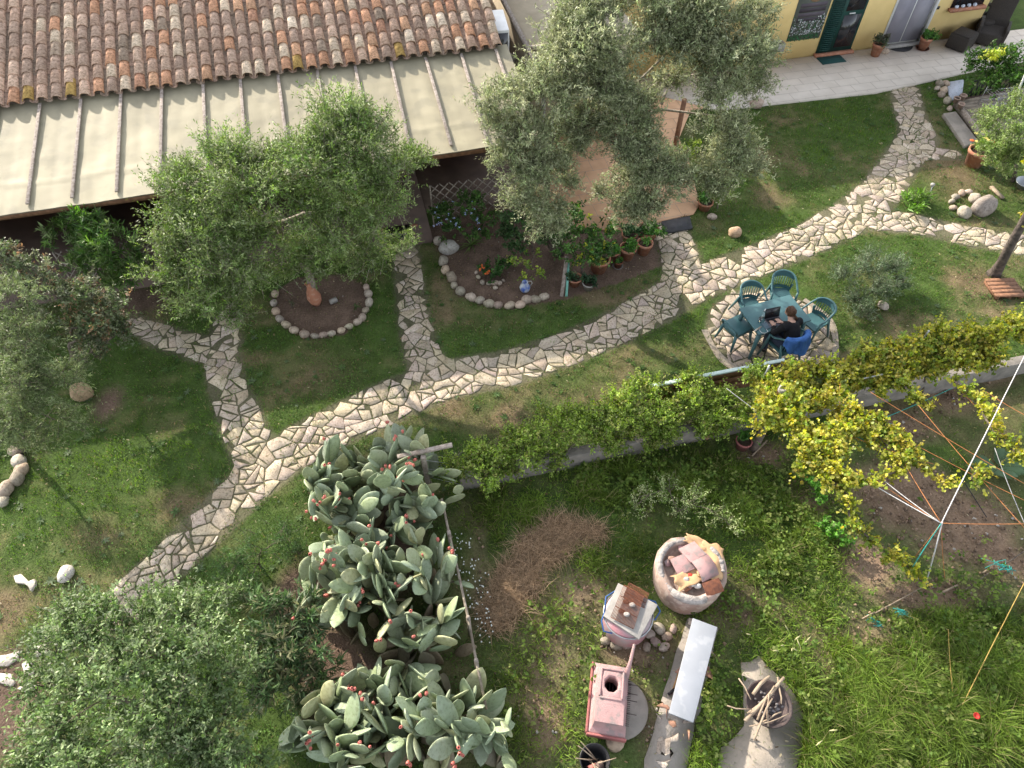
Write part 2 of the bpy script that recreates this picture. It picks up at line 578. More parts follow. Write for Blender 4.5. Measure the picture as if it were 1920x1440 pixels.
gx, gy = axis(-14, 15.5, .075, 400), axis(1.0, 24, .075, 400)
XX, YY = np.meshgrid(gx, gy, indexing='ij')
fx = fields(XX, YY)
cG = np.array([.066, .108, .028])
cD = np.array([.185, .145, .085])
cS = np.where(fx['low'][..., None], [.26, .185, .13], [.15, .105, .08])
cS = cS * (.75 + .6 * fx['n2'][..., None])
c = cG * (.8 + .5 * fx['n2'][..., None])
c = c * (1 - fx['dry'][..., None]) + cD * (.8 + .4 * fx['n2'][..., None]) * fx['dry'][..., None]
c = c * (1 - fx['soil'][..., None]) + cS * fx['soil'][..., None]
c = c * (1 - fx['straw'][..., None]) + np.array([.20, .14, .085]) * fx['straw'][..., None]
pj = np.clip(1 - fx['path'] / .05, 0, 1)[..., None] * (.8)
c = c * (1 - pj) + np.array([.155, .14, .095]) * (.6 + .8 * fx['n1'][..., None]) * pj
nx, ny = len(gx), len(gy)
ii = np.arange(nx * ny).reshape(nx, ny)
F = np.stack([ii[:-1, :-1], ii[1:, :-1], ii[1:, 1:], ii[:-1, 1:]], -1).reshape(-1, 4)
ZZ = -.012 * fx['n2'] - .02 * fx['soil'] * fx['n2'] * fx['low'] * 3
g = Geo()
g.add(np.stack([XX, YY, ZZ], -1).reshape(-1, 3), F, c.reshape(-1, 3))
M['ground'] = mat('ground', (1, 1, 1), (.72, .70, .68), 26, .95, .8, 34, attr=True, spots=(.10, .08, .055), sscale=90, samt=.35, spec=.1)
struct('ground', g, M['ground'], True)

# ------------------------------------------------------------------ crazy paving: irregular stones as one surface of the path
cand_x = RNG.uniform(-8.5, 14, 120000)
cand_y = RNG.uniform(3.0, 19, 120000)
pdv = pathdist(cand_x, cand_y)
keep = pdv < .34
cand = np.stack([cand_x[keep], cand_y[keep]], 1)
seeds = np.zeros((0, 2))
rad = np.zeros(0)
big = vnoise(cand[:, 0], cand[:, 1], 21, .8)
for p, b in zip(cand, big):
    r = random.uniform(.12, .24) * (.75 + .5 * b)
    if len(seeds):
        dd = np.hypot(seeds[:, 0] - p[0], seeds[:, 1] - p[1])
        if (dd < (r + rad)).any():
            continue
    seeds = np.vstack([seeds, p])
    rad = np.append(rad, r)
spd = pathdist(seeds[:, 0], seeds[:, 1])


def clip(poly, nrm, h, c):
    out = []
    for a in range(len(poly)):
        p, q = poly[a], poly[(a + 1) % len(poly)]
        da, db = (p - c) @ nrm - h, (q - c) @ nrm - h
        if da <= 0:
            out.append(p)
        if da * db < 0:
            out.append(p + (q - p) * da / (da - db))
    return out


def cell(i, S, R, lim=.8):
    poly = [S[i] + np.array(v) * lim for v in ((-1, -1), (1, -1), (1, 1), (-1, 1))]
    d = np.hypot(*(S - S[i]).T)
    for j in np.argsort(d)[1:34]:
        if d[j] > 2 * lim:
            break
        nrm = (S[j] - S[i]) / d[j]
        poly = clip(poly, nrm, d[j] * R[i] / (R[i] + R[j]), S[i])
        if len(poly) < 3:
            return None
    return np.array(poly)


def area(p):
    return .5 * abs(np.sum(p[:, 0] * np.roll(p[:, 1], -1) - np.roll(p[:, 0], -1) * p[:, 1]))


def split(poly, rg, out):
    """break a slab into angular shards, as crazy paving is laid"""
    if area(poly) < rg.choice([.022, .035, .05, .065, .09, .12]):
        out.append(poly)
        return
    c = poly.mean(0) + rg.normal(size=2) * .25 * math.sqrt(area(poly)) * .5
    w, v = np.linalg.eigh(np.cov((poly - poly.mean(0)).T))
    n = unit(v[:, 1] + rg.normal(size=2) * .45)
    for sg in (-1, 1):
        q = clip(list(poly), n * sg, 0.0, c)
        if len(q) >= 3 and area(np.array(q)) > .003:
            split(np.array(q), rg, out)


def inset(poly, gap):
    a = np.sum(poly[:, 0] * np.roll(poly[:, 1], -1) - np.roll(poly[:, 0], -1) * poly[:, 1])
    if a < 0:
        poly = poly[::-1]
    res = list(poly)
    for k in range(len(poly)):
        p, q = poly[k], poly[(k + 1) % len(poly)]
        l = np.linalg.norm(q - p)
        if l < 1e-5:
            continue
        n = np.array([(q - p)[1], -(q - p)[0]]) / l
        res = clip(res, n, -gap, p)
        if len(res) < 3:
            return None
    return np.array(res)


def slab(g, poly, z, h, rg, base):
    """one flagstone: chipped corners, a bevelled edge, a slight tilt, its own colour"""
    n = len(poly)
    pts = []
    for a in range(n):
        p, q, r = poly[a - 1], poly[a], poly[(a + 1) % n]
        l1, l2 = np.linalg.norm(p - q), np.linalg.norm(r - q)
        k = rg.uniform(.002, .009)
        a1, a2 = min(k / max(l1, 1e-4), .4), min(k / max(l2, 1e-4), .4)
        pts += [q + (p - q) * a1, q + (r - q) * a2]
        if l2 > .16:
            m = (q + r) / 2 + rg.normal(size=2) * .012
            pts.append(m)
    pts = np.array(pts)
    n = len(pts)
    ctr = pts.mean(0)
    tx, ty = rg.normal(size=2) * .008
    zt = z + h + (pts - ctr) @ np.array([tx, ty])
    inn = ctr + (pts - ctr) * (1 - .007 / np.maximum(np.linalg.norm(pts - ctr, axis=1), .05))[:, None]
    V = np.concatenate([np.c_[pts, np.full(n, z - .01)], np.c_[pts, zt - .005], np.c_[inn, zt]])
    F = [(i, (i + 1) % n, n + (i + 1) % n, n + i) for i in range(n)] + [(n + i, n + (i + 1) % n, 2 * n + (i + 1) % n, 2 * n + i) for i in range(n)] + [tuple(range(2 * n, 3 * n))]
    g.add(V, F, base)


def stonecol(rg):
    b = np.array([.53, .45, .36]) * rg.uniform(.72, 1.14)
    b = b * np.array([1, rg.uniform(.95, 1.02), rg.uniform(.88, 1.06)])
    return b


rg = np.random.default_rng(3)
g = Geo()
rg2 = Geo()
shards = []
for i in range(len(seeds)):
    if spd[i] > .25:
        continue
    poly = cell(i, seeds, rad)
    if poly is not None and len(poly) >= 3:
        split(poly, rg, shards)
for poly in shards:
    ctr = poly.mean(0)
    pc_ = pathdist(ctr[:1], ctr[1:])[0]
    if pc_ > -.01:
        continue
    poly = inset(poly, rg.uniform(.005, .019))
    if poly is None or area(poly) < .004:
        continue
    round_ = math.hypot(ctr[0] - RC[0], ctr[1] - RC[1]) < RR
    if not round_ and rg.random() < (.10 if pc_ > -.12 else .035):
        continue
    for _ in range(3):
        pv = pathdist(poly[:, 0], poly[:, 1])
        o_ = pv > .01
        if o_.any():
            e_ = .01
            gxv = (pathdist(poly[:, 0] + e_, poly[:, 1]) - pv) / e_
            gyv = (pathdist(poly[:, 0], poly[:, 1] + e_) - pv) / e_
            poly[o_] -= np.stack([gxv, gyv], 1)[o_] * (pv[o_] + rg.uniform(0, .03))[:, None]
    if area(poly) < .005:
        continue
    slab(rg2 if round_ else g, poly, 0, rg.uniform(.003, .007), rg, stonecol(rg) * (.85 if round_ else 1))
struct('path', g, M['stone'])
struct('round_paving', rg2, M['stone'])
print('stones', len(seeds))

# cement edge round the paved spot
g = Geo()
th = np.linspace(0, 2 * PI, 90)
for k in range(89):
    a, b = th[k], th[k + 1]
    if abs(math.atan2(math.sin(a - 1.9), math.cos(a - 1.9))) < 1.15:
        continue
    for (r0, r1, z) in ((RR - .01, RR + .13 + .03 * math.sin(7 * a), .014),):
        P4 = [RC[:2] + r * np.array([math.cos(t), math.sin(t)]) for t, r in ((a, r0), (a, r1), (b, RR + .13 + .03 * math.sin(7 * b)), (b, r0))]
        g.add(np.array([[*q, z] for q in P4]), [(0, 1, 2, 3)], (.30, .26, .21))
struct('paving_edge', g, M['stone'])

# ------------------------------------------------------------------ grass: blades nobody could count
def blades(x, y, h, w, lean, c0, rg, z=0.0, bend=True):
    n = len(x)
    a = rg.uniform(0, 2 * PI, n)
    la = rg.uniform(0, 2 * PI, n)
    side = np.stack([np.cos(a), np.sin(a), np.zeros(n)], 1) * (w / 2)[:, None]
    b = np.stack([x, y, np.full(n, z)], 1)
    ln = (h * lean)
    m = b + np.stack([np.cos(la) * ln * .35, np.sin(la) * ln * .35, h * .62], 1)
    t = b + np.stack([np.cos(la) * ln, np.sin(la) * ln, h * np.sqrt(np.clip(1 - (lean * .55) ** 2, .15, 1))], 1)
    V = np.stack([b - side, b + side, m + side * .7, t, m - side * .7], 1).reshape(-1, 3)
    i = np.arange(n)[:, None] * 5
    Fq = i + np.array([[0, 1, 2, 4]])
    Ft = i + np.array([[4, 2, 3]])
    C = np.repeat(c0, 5, 0)
    g = Geo()
    g.V, g.C, g.n = [V], [C], len(V)
    g.F = [Fq, Ft]
    return g


def scatter(n, x0, x1, y0, y1, rg):
    x, y = rg.uniform(x0, x1, n), rg.uniform(y0, y1, n)
    p = PX(np.stack([x, y, np.zeros(n)], 1))
    k = (p[:, 0] > -60) & (p[:, 0] < 1980) & (p[:, 1] > -60) & (p[:, 1] < 1520)
    return x[k], y[k], p[k]


TERR = [PP([(1000, 470), (1000, 300), (1100, 150), (1290, 205), (1310, 385), (1300, 402), (1165, 434)]), PP([(1380, 208), (1640, 178), (1755, 152), (1860, 128), (1990, 60), (1300, 40), (1290, 205)])]


def built(x, y):
    s, d = SDc(np.stack([x, y], -1))
    r = (s < 4.2) & (d < -12.25)
    r |= d < -17.6
    for t in TERR:
        r |= inpoly(x, y, t)
    return r


rg = np.random.default_rng(8)
x, y, p = scatter(900000, -13, 14, 1.2, 20.5, rg)
f = fields(x, y)
tuft = vnoise(x, y, 31, .11)
dens = np.where(f['low'], .25, .95) * (1 - f['soil'] * .97) * (1 - f['straw'] * .9) * (1 - .55 * f['dry']) * np.clip(.35 + 1.1 * tuft, 0, 1)
joint = np.clip(1 + f['path'] / .10, 0, 1)
dens = np.where(f['path'] < 0, .10 + .55 * (vnoise(x, y, 44, .35) > .62) + .45 * np.clip(1 + f['path'] / .07, 0, 1) * (vnoise(x, y, 46, .2) > .45), dens)
dens = np.where(np.hypot(x - RC[0], y - RC[1]) < RR + .1, .01, dens)
k = (rg.random(len(x)) < dens * .62) & ~built(x, y)
x, y = x[k], y[k]
f = {a: b[k] for a, b in f.items()}
tuft = tuft[k]
n = len(x)
dryb = (rg.random(n) < .08 + .58 * f['dry'])[:, None]
gcol = np.array([.09, .165, .028]) * rg.uniform(.45, 1.35, (n, 1)) * (.8 + .5 * f['n3'][:, None]) + np.array([.06, .08, .005]) * f['lush_lit'][:, None]  # last term paints sunlight onto these patches as a yellow-green lift
gcol = np.where(dryb, np.array([.26, .205, .11]) * rg.uniform(.5, 1.25, (n, 1)), gcol)
h = rg.uniform(.022, .06, n) * (.6 + 1.5 * tuft ** 2) * (1 + .5 * f['lush_lit'])
h = np.where(f['path'] < 0, h * .75 + .006, h)
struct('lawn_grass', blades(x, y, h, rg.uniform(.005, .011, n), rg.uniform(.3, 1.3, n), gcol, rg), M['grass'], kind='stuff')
print('lawn', n)

# tall wild grass below the wall
x, y, p = scatter(420000, -1, 8, 1.2, 9.5, rg)
f = fields(x, y)
WILD = [(1700, 1330, 260, 130, 1), (1850, 1230, 150, 90, 1), (1560, 1400, 120, 80, 1), (1450, 1000, 120, 130, .75), (1250, 900, 160, 50, .8), (960, 960, 70, 60, .7), (1130, 920, 60, 50, .8), (1460, 1200, 70, 70, .9), (1520, 1150, 60, 60, .6), (1330, 1150, 60, 50, .5), (1600, 1230, 60, 60, .9), (1340, 1280, 30, 70, .6), (1300, 1410, 60, 40, .7), (1150, 1050, 90, 50, .6), (1050, 1170, 80, 80, .45), (1000, 1320, 80, 110, .55), (1200, 1270, 40, 90, .4), (1900, 830, 60, 60, .5), (1880, 900, 60, 40, .6), (1420, 900, 60, 40, .5), (1760, 1170, 90, 30, .7), (860, 920, 40, 30, .5)]
def rough(poly, amp, seed, step=.07):
    rg_ = np.random.default_rng(seed)
    out = []
    for i in range(len(poly)):
        p, q = poly[i], poly[(i + 1) % len(poly)]
        m = max(1, int(np.linalg.norm(q - p) / step))
        for k in range(m):
            out.append(p + (q - p) * k / m + np.r_[rg_.normal(size=2) * amp, 0])
    return np.array(out)


PADPOLY = PP([(1388, 1245), (1420, 1232), (1490, 1300), (1508, 1345), (1492, 1500), (1335, 1500), (1350, 1400), (1398, 1360), (1392, 1280)])
STRIP = PP([(1288, 1160), (1240, 1310), (1190, 1500), (1275, 1500), (1300, 1380), (1345, 1178)])

PADPOLY, STRIP = rough(PADPOLY, .02, 1, .14), rough(STRIP, .012, 2, .16)


def hard_low(x, y):
    r = inpoly(x, y, PADPOLY) | inpoly(x, y, STRIP)
    o = G(1284, 1085)
    r |= np.hypot(x - o[0], y - o[1]) < .52
    for q, rr in ((G(1172, 1190), .33), (G(1160, 1320), .42), (G(1110, 1425), .2), (G(1152, 1392), .16)):
        r |= np.hypot(x - q[0], y - q[1]) < rr
    return r


wd = patch(x, y, WILD) * (1 - patch(x, y, BARE))
tuft = vnoise(x, y, 51, .22)
wd = wd * np.clip(.25 + 1.3 * tuft, 0, 1.2)
k = (rg.random(len(x)) < wd * 1.0) & f['low'] & ~hard_low(x, y) & (f['straw'] < .5) & (rg.random(len(x)) > f['soil'] * .9)
x, y, tuft, wdk = x[k], y[k], tuft[k], wd[k]
n = len(x)
warm = vnoise(x, y, 77, .6)[:, None]
gcol = np.array([.15, .235, .038]) * rg.uniform(.45, 1.4, (n, 1)) * (.55 + .75 * warm) * (.75 + .5 * vnoise(x, y, 78, .22)[:, None])
gcol = gcol + np.array([.03, .02, 0]) * warm * rg.random((n, 1))
gcol = np.where(rg.random((n, 1)) < .08, np.array([.30, .26, .12]), gcol)
h = rg.uniform(.06, .22, n) * (.5 + .9 * tuft) * np.clip(wdk + .25, .4, 1.1) * np.where(patch(x, y, [(1720, 1330, 280, 130, 1)]) > .4, 1.35, 1.0)
struct('wild_grass', blades(x, y, h, rg.uniform(.007, .016, n), rg.uniform(.5, 1.5, n), gcol, rg), M['grass'], kind='stuff')
print('wild', n)

# dead straw
x, y, p = scatter(160000, -1, 4, 2.5, 7, rg)
f = fields(x, y)
k = rg.random(len(x)) < f['straw'] * .8
x, y = x[k], y[k]
n = len(x)
gs = blades(x, y, rg.uniform(.07, .24, n), rg.uniform(.004, .010, n), rg.uniform(1.1, 1.85, n), np.array([.46, .33, .21]) * rg.uniform(.25, 1.3, (n, 1)), rg, .01)
struct('straw', gs, M['grass'], kind='stuff')
# clods and pebbles of the dug vegetable patch and the beds
x, y, p = scatter(60000, -8, 9, 2, 13, rg)
f = fields(x, y)
k = (rg.random(len(x)) < f['soil'] * np.where(f['low'], .5, .10)) & (f['path'] > .02) & ~built(x, y)
x, y = x[k], y[k]
n = len(x)
lowk = f['low'][k]
octv = np.array([[1, 0, 0], [-1, 0, 0], [0, 1, 0], [0, -1, 0], [0, 0, 1], [0, 0, -1.0]])
octf = np.array([[0, 2, 4], [2, 1, 4], [1, 3, 4], [3, 0, 4], [2, 0, 5], [1, 2, 5], [3, 1, 5], [0, 3, 5]])
r = rg.uniform(.006, .022, n) * np.where(lowk, 1.5, .8)
V = octv[None] * r[:, None, None] * rg.uniform(.6, 1.4, (n, 6, 1)) + np.stack([x, y, np.full(n, .004)], 1)[:, None]
g = Geo()
g.V, g.n = [V.reshape(-1, 3)], n * 6
g.F = [(np.arange(n)[:, None, None] * 6 + octf[None]).reshape(-1, 3)]
pc = np.array([.25, .175, .125]) * rg.uniform(.5, 1.5, (n, 1))
pc = np.where(rg.random((n, 1)) < .05, np.array([.45, .42, .38]), pc)
g.C = [np.repeat(pc, 6, 0)]
struct('soil_clods', g, M['rock'], kind='stuff')

# clover and small weeds in the lawn, fallen leaves everywhere: nobody could count either
def flatleaves(x, y, z, L, Wd, c, rg, tilt=.5):
    n = len(x)
    a = rg.uniform(0, 2 * PI, n)
    D = np.stack([np.cos(a), np.sin(a), rg.normal(size=n) * tilt * .5], 1)
    D /= np.linalg.norm(D, axis=1, keepdims=True)
    N = unit(np.stack([rg.normal(size=n) * tilt, rg.normal(size=n) * tilt, np.ones(n)], 1))
    S = unit(np.cross(D, N))
    P = np.stack([x, y, z], 1)
    t = np.array([[0, 0], [.3, .45], [.75, .42], [1, 0], [.75, -.42], [.3, -.45]])
    V = P[:, None] + t[None, :, 0, None] * (L[:, None, None] * D[:, None]) + t[None, :, 1, None] * (Wd[:, None, None] * S[:, None])
    g = Geo()
    g.V, g.C, g.n = [V.reshape(-1, 3)], [np.repeat(c, 6, 0)], n * 6
    g.F = [np.arange(n)[:, None] * 6 + np.arange(6)[None]]
    return g


rg = np.random.default_rng(91)
x, y, p = scatter(260000, -13, 14, 1.2, 20.5, rg)
f = fields(x, y)
cl = vnoise(x, y, 93, .42) * .6 + vnoise(x, y, 94, .13) * .5
k = (cl > .64) & (f['soil'] < .3) & (f['straw'] < .3) & ~built(x, y) & (f['path'] > -.06) & (rg.random(len(x)) < .8) & ~f['low']
x, y = x[k], y[k]
n = len(x)
c = np.array([.075, .14, .03]) * rg.uniform(.55, 1.5, (n, 1)) * (.7 + .6 * vnoise(x, y, 95, .8)[:, None])
s_ = rg.uniform(.014, .036, n)
struct('clover', flatleaves(x, y, rg.uniform(.015, .055, n), s_, s_ * .8, c, rg, .6), M['grass'], kind='stuff')
x, y, p = scatter(16000, -13, 14, 1.2, 20.5, rg)
f = fields(x, y)
k = ~built(x, y) & (rg.random(len(x)) < np.where(f['path'] < 0, .35, .8))
x, y = x[k], y[k]
n = len(x)
c = np.array([(.22, .15, .08), (.30, .24, .13), (.14, .09, .05), (.38, .33, .22), (.18, .17, .08)])[rg.integers(0, 5, n)] * rg.uniform(.6, 1.2, (n, 1))
s_ = rg.uniform(.025, .065, n)
struct('leaf_litter', flatleaves(x, y, rg.uniform(.014, .04, n), s_, s_ * rg.uniform(.15, .5, n), c, rg, .35), M['grass'], kind='stuff')

x, y, p = scatter(2600, -13, 14, 1.2, 20.5, rg)
f = fields(x, y)
k = ~built(x, y) & (f['path'] > .0) & (f['soil'] < .3) & ~f['low']
x, y = x[k], y[k]
n = len(x)
q = 8
an = np.tile(np.arange(q) * 2 * PI / q, n) + np.repeat(rg.uniform(0, 6, n), q)
X, Y = np.repeat(x, q), np.repeat(y, q)
Ls = np.repeat(rg.uniform(.035, .10, n), q) * rg.uniform(.7, 1.2, n * q)
D = np.stack([np.cos(an), np.sin(an), rg.uniform(.15, .6, n * q)], 1)
c = np.repeat(np.array([(.07, .13, .03), (.09, .15, .05), (.10, .14, .07), (.05, .10, .025)])[rg.integers(0, 4, n)], q, 0) * rg.uniform(.7, 1.3, (n * q, 1))
D = unit(D)
S = unit(np.cross(D, np.tile([0, 0, 1.0], (n * q, 1))))
t = np.array([[0, 0], [.35, .5], [.75, .45], [1, 0], [.75, -.45], [.35, -.5]])
P = np.stack([X, Y, np.full(n * q, .012)], 1)
V = P[:, None] + t[None, :, 0, None] * (Ls[:, None, None] * D[:, None]) + t[None, :, 1, None] * ((Ls * .28)[:, None, None] * S[:, None])
V[..., 2] -= (t[None, :, 0] ** 2) * (Ls[:, None] * .25)
g = Geo()
g.V, g.C, g.n = [V.reshape(-1, 3)], [np.repeat(c, 6, 0)], n * q * 6
g.F = [np.arange(n * q)[:, None] * 6 + np.arange(6)[None]]
struct('lawn_weeds', g, M['grass'], kind='stuff')
# ------------------------------------------------------------------ the tiled house with its verandah
EAVE_D, EAVE_Z, ROOF_S0, ROOF_S1 = -15.15, 2.75, -13.2, 3.42
SL = math.tan(math.radians(18))
rg = np.random.default_rng(17)
house = thing('tiled_house', 'long low house under an old tiled roof of mixed orange, grey and white tiles', 'house', HP(-4, -17.5))
HO = np.array(house.location)


def hpart(name, geo, m, parent=house, **k):
    return obj(name, geo, m, parent, np.array(house.location), **k)


def roofpt(s, t, up=0.0):
    """t metres up the slope from the eave"""
    c18, s18 = math.cos(math.radians(18)), math.sin(math.radians(18))
    return HP(s, EAVE_D - t * c18 + up * s18, EAVE_Z + t * s18 + up * c18)


TLEN = 9.4
g = Geo()
q = [roofpt(ROOF_S0, .10, -.02), roofpt(ROOF_S1 - .08, .10, -.02), roofpt(ROOF_S1 - .08, TLEN, -.02), roofpt(ROOF_S0, TLEN, -.02)]
q2 = [p - np.array([0, 0, .10]) for p in q]
g.add(np.array(q + q2), [(0, 1, 2, 3), (7, 6, 5, 4), (0, 4, 5, 1), (1, 5, 6, 2), (2, 6, 7, 3), (3, 7, 4, 0)])
roof = hpart('roof', g, M['trough'])
PAL = np.array([[.37, .27, .215], [.33, .25, .205], [.43, .325, .26], [.45, .265, .175], [.47, .30, .20], [.40, .235, .165], [.52, .44, .35], [.60, .52, .43], [.29, .235, .19]])
PAL = PAL * np.array([1.58, 1.47, 1.36])
PWT = np.array([.25, .20, .18, .08, .06, .05, .11, .03, .06])
NS = 9
g = Geo()
PITCH, EXPO = .268, .36
cols = int((ROOF_S1 - ROOF_S0) / PITCH)
for ci in range(cols):
    s0 = ROOF_S1 - .12 - ci * PITCH
    warm = 1 if s0 > -3 else 0
    for ri in range(int(TLEN / EXPO)):
        if ri > 14 and s0 > -1:
            pass
        t0 = ri * EXPO + rg.normal() * .014 - .04
        L = .46
        j = rg.normal() * .007
        rr0, rr1 = .108 + rg.normal() * .004, .088
        yaw = rg.normal() * .012
        lift0, lift1 = .035 + rg.normal() * .004, .012
        w = PWT * (np.array([1, 1, 1, 1.7, 1.7, 1.5, 1.2, 1.5, .5]) if warm else np.array([1.3, 1.4, 1.2, .75, .5, .6, .8, .9, 1.5]))
        if ri == 0:
            w = w * np.array([.8, .7, .9, 1.5, 1.5, 1.4, .8, .4, .5])
        colr = PAL[rg.choice(9, p=w / w.sum())] * rg.uniform(.82, 1.15)
        if ri == 0 and rg.random() < .10:
            colr = np.array([.50, .33, .11])
        th = np.linspace(PI, 0, NS)
        ring = []
        for (t, r, lf, thk) in ((t0, rr0, lift0, 0), (t0 + L, rr1, lift1, 0)):
            ring.append(np.array([roofpt(s0 + j + yaw * (t - t0) + math.cos(a) * r, t, lf + math.sin(a) * r * .82) for a in th]))
        inner = np.array([roofpt(s0 + j + math.cos(a) * (rr0 - .016), t0 + .0, lift0 + math.sin(a) * (rr0 - .016) * .82) for a in th])
        inn2 = np.array([roofpt(s0 + j + math.cos(a) * (rr0 - .016), t0 + .12, lift0 + math.sin(a) * (rr0 - .016) * .82) for a in th])
        V = np.concatenate([ring[0], ring[1], inner, inn2])
        Fq = []
        for a in range(NS - 1):
            Fq += [(a, a + 1, NS + a + 1, NS + a), (2 * NS + a, 2 * NS + a + 1, a + 1, a), (3 * NS + a, 3 * NS + a + 1, 2 * NS + a + 1, 2 * NS + a)]
        shade = np.ones((4 * NS, 1))
        g.add(V, Fq, colr * shade)
        # the channel tile beside it
        if ri % 1 == 0 and ci < cols:
            sc_ = s0 - PITCH / 2
            th2 = np.linspace(PI, 2 * PI, 5)
            lf = .075 - .004
            A = np.array([roofpt(sc_ + math.cos(a) * .085, t0 - .03, lf + math.sin(a) * .07) for a in th2])
            B = np.array([roofpt(sc_ + math.cos(a) * .10, t0 + L, lf - .02 + math.sin(a) * .07) for a in th2])
            g.add(np.concatenate([A, B]), [(a, a + 1, 5 + a + 1, 5 + a) for a in range(4)], PAL[rg.choice([0, 1, 8])] * .8)
obj('roof_tiles', g, M['tile'], roof, HO, smooth=False)
# walls under the roof and the verandah
g = Geo()
R = np.stack([np.r_[U, 0], np.r_[-NV, 0], [0, 0, 1]], 1)


def hbox(g, s0, s1, d0, d1, z0, z1, col=None):
    return g.box(HP((s0 + s1) / 2, (d0 + d1) / 2, (z0 + z1) / 2), (abs(s1 - s0), abs(d1 - d0), z1 - z0), R, col)


hbox(g, ROOF_S0 + .1, ROOF_S1 - .25, -23.5, -15.45, 0, 2.68)
hpart('wall', g, M['brownplaster'])
g = Geo()
for s in (-6.4, -1.4):
    hbox(g, s - .45, s + .45, -15.452, -15.40, .05, 2.05)
for s in (-6.4, -1.4):
    gg = Geo()
    hbox(gg, s - .45, s + .45, -15.45, -15.39, .06, 2.05)
    hpart('door', gg, M['darkwood'])
g = Geo()
hbox(g, -13.4, 1.15, -15.44, -12.28, -.1, .05)
vf = hpart('verandah_floor', g, M['verandah'])
g = Geo()
for s, h in ((1.55, 1.0),):
    hbox(g, 1.16, 3.69, -15.44, -13.3, -.1, .046)
hpart('side_floor', g, M['verandah'])
g = Geo()
hbox(g, -8.55, -8.40, -12.42, -12.28, .05, 2.12)
hpart('verandah_post', g, M['offwhite'], bevel=.01)
# awning: cloth stretched over rafters, held down by battens
aw = thing('verandah_awning', 'pale cream cloth awning held down by grey wooden battens along the tiled eave', 'awning', HP(-4, -13.6, 2.2))
AO = np.array(aw.location)
AW_S0, AW_S1 = -13.2, 3.55
bat = [G(px, py, 2.66) for px, py in ((76, 205), (152, 200), (227, 192), (304, 183), (382, 172), (452, 163), (523, 153), (597, 146), (668, 136), (735, 126), (800, 118), (866, 108), (934, 108))]
bs = [SDc(p[:2])[0] for p in bat]
step = (bs[-1] - bs[0]) / 12
bs = [bs[0] - step * k for k in range(5, 0, -1)] + list(bs)
ns, nd = 300, 44
S_, T_ = np.meshgrid(np.linspace(AW_S0, AW_S1, ns), np.linspace(0, 1, nd), indexing='ij')
dist = np.min([np.abs(S_ - b) for b in bs], 0)
sag = np.clip(dist / (step / 2), 0, 1) ** 2
wr = (vnoise(S_, T_ * 2.7, 5, .5) - .5) * .022 + (vnoise(S_ + T_ * 1.3, T_ * 2.7 - S_ * .3, 6, .16) - .5) * .008
zz = 2.70 - .46 * T_ - .014 * sag * np.sin(PI * np.clip(T_, .05, .95)) + wr * np.clip(dist * 8, 0, 1)
zz += np.where(np.abs(T_ - .76 - .01 * np.sin(S_ * 3)) < .016, .012, 0)
dd_ = -15.28 + 3.06 * T_ + (vnoise(S_, T_, 9, .6) - .5) * .05 * T_
V = np.stack([S_ * U[0] + dd_ * NV[0], S_ * U[1] + dd_ * NV[1], zz], -1).reshape(-1, 3)
ii = np.arange(ns * nd).reshape(ns, nd)
F = np.stack([ii[:-1, :-1], ii[:-1, 1:], ii[1:, 1:], ii[1:, :-1]], -1).reshape(-1, 4)
stain = .93 + .22 * (vnoise(S_, T_ * 2.7, 15, .7) - .5) + .14 * (vnoise(S_ * .5, T_ * 2.7, 17, .12) - .5) + .12 * (vnoise(S_ * 3, T_ * .4, 25, .3) - .5)
stain = np.where(T_ > .765, stain * 1.03, stain)
stain = stain - .10 * (np.clip(.5 - dist / .25, 0, 1) * vnoise(S_, T_ * 2.7, 35, .4))
g = Geo()
g.add(V, F, np.clip(stain, 0, 1.1).reshape(-1, 1) * np.array([1, 1, 1.0]))
V2 = V - np.array([0, 0, .02])
g.add(V2, F[:, ::-1], (.8, .8, .8))
obj('awning_cloth', g, M['awning'], aw, AO, smooth=True)
rg = np.random.default_rng(4)
for i, b in enumerate(bs):
    g = Geo()
    p0, p1 = HP(b, -15.1, 2.715), HP(b + rg.normal() * .015, -12.36, 2.30)
    g.bar(p0, p1, .062, .034)
    for t in np.linspace(.05, .97, 7):
        q = p0 + (p1 - p0) * t
        g.box(q + np.array([0, 0, .02]), (.016, .016, .01), R)
    obj('batten', g, M['batten'], aw, AO, bevel=.004)
g = Geo()
hbox(g, AW_S0, AW_S1 - .1, -12.34, -12.26, 2.10, 2.20)
obj('front_beam', g, M['redwood'], aw, AO)
for k, s in enumerate(np.linspace(AW_S0 + .3, AW_S1 - .3, 9)):
    g = Geo()
    g.bar(HP(s, -15.2, 2.60), HP(s, -12.32, 2.17), .07, .09)
    obj('rafter', g, M['darkwood'], aw, AO)

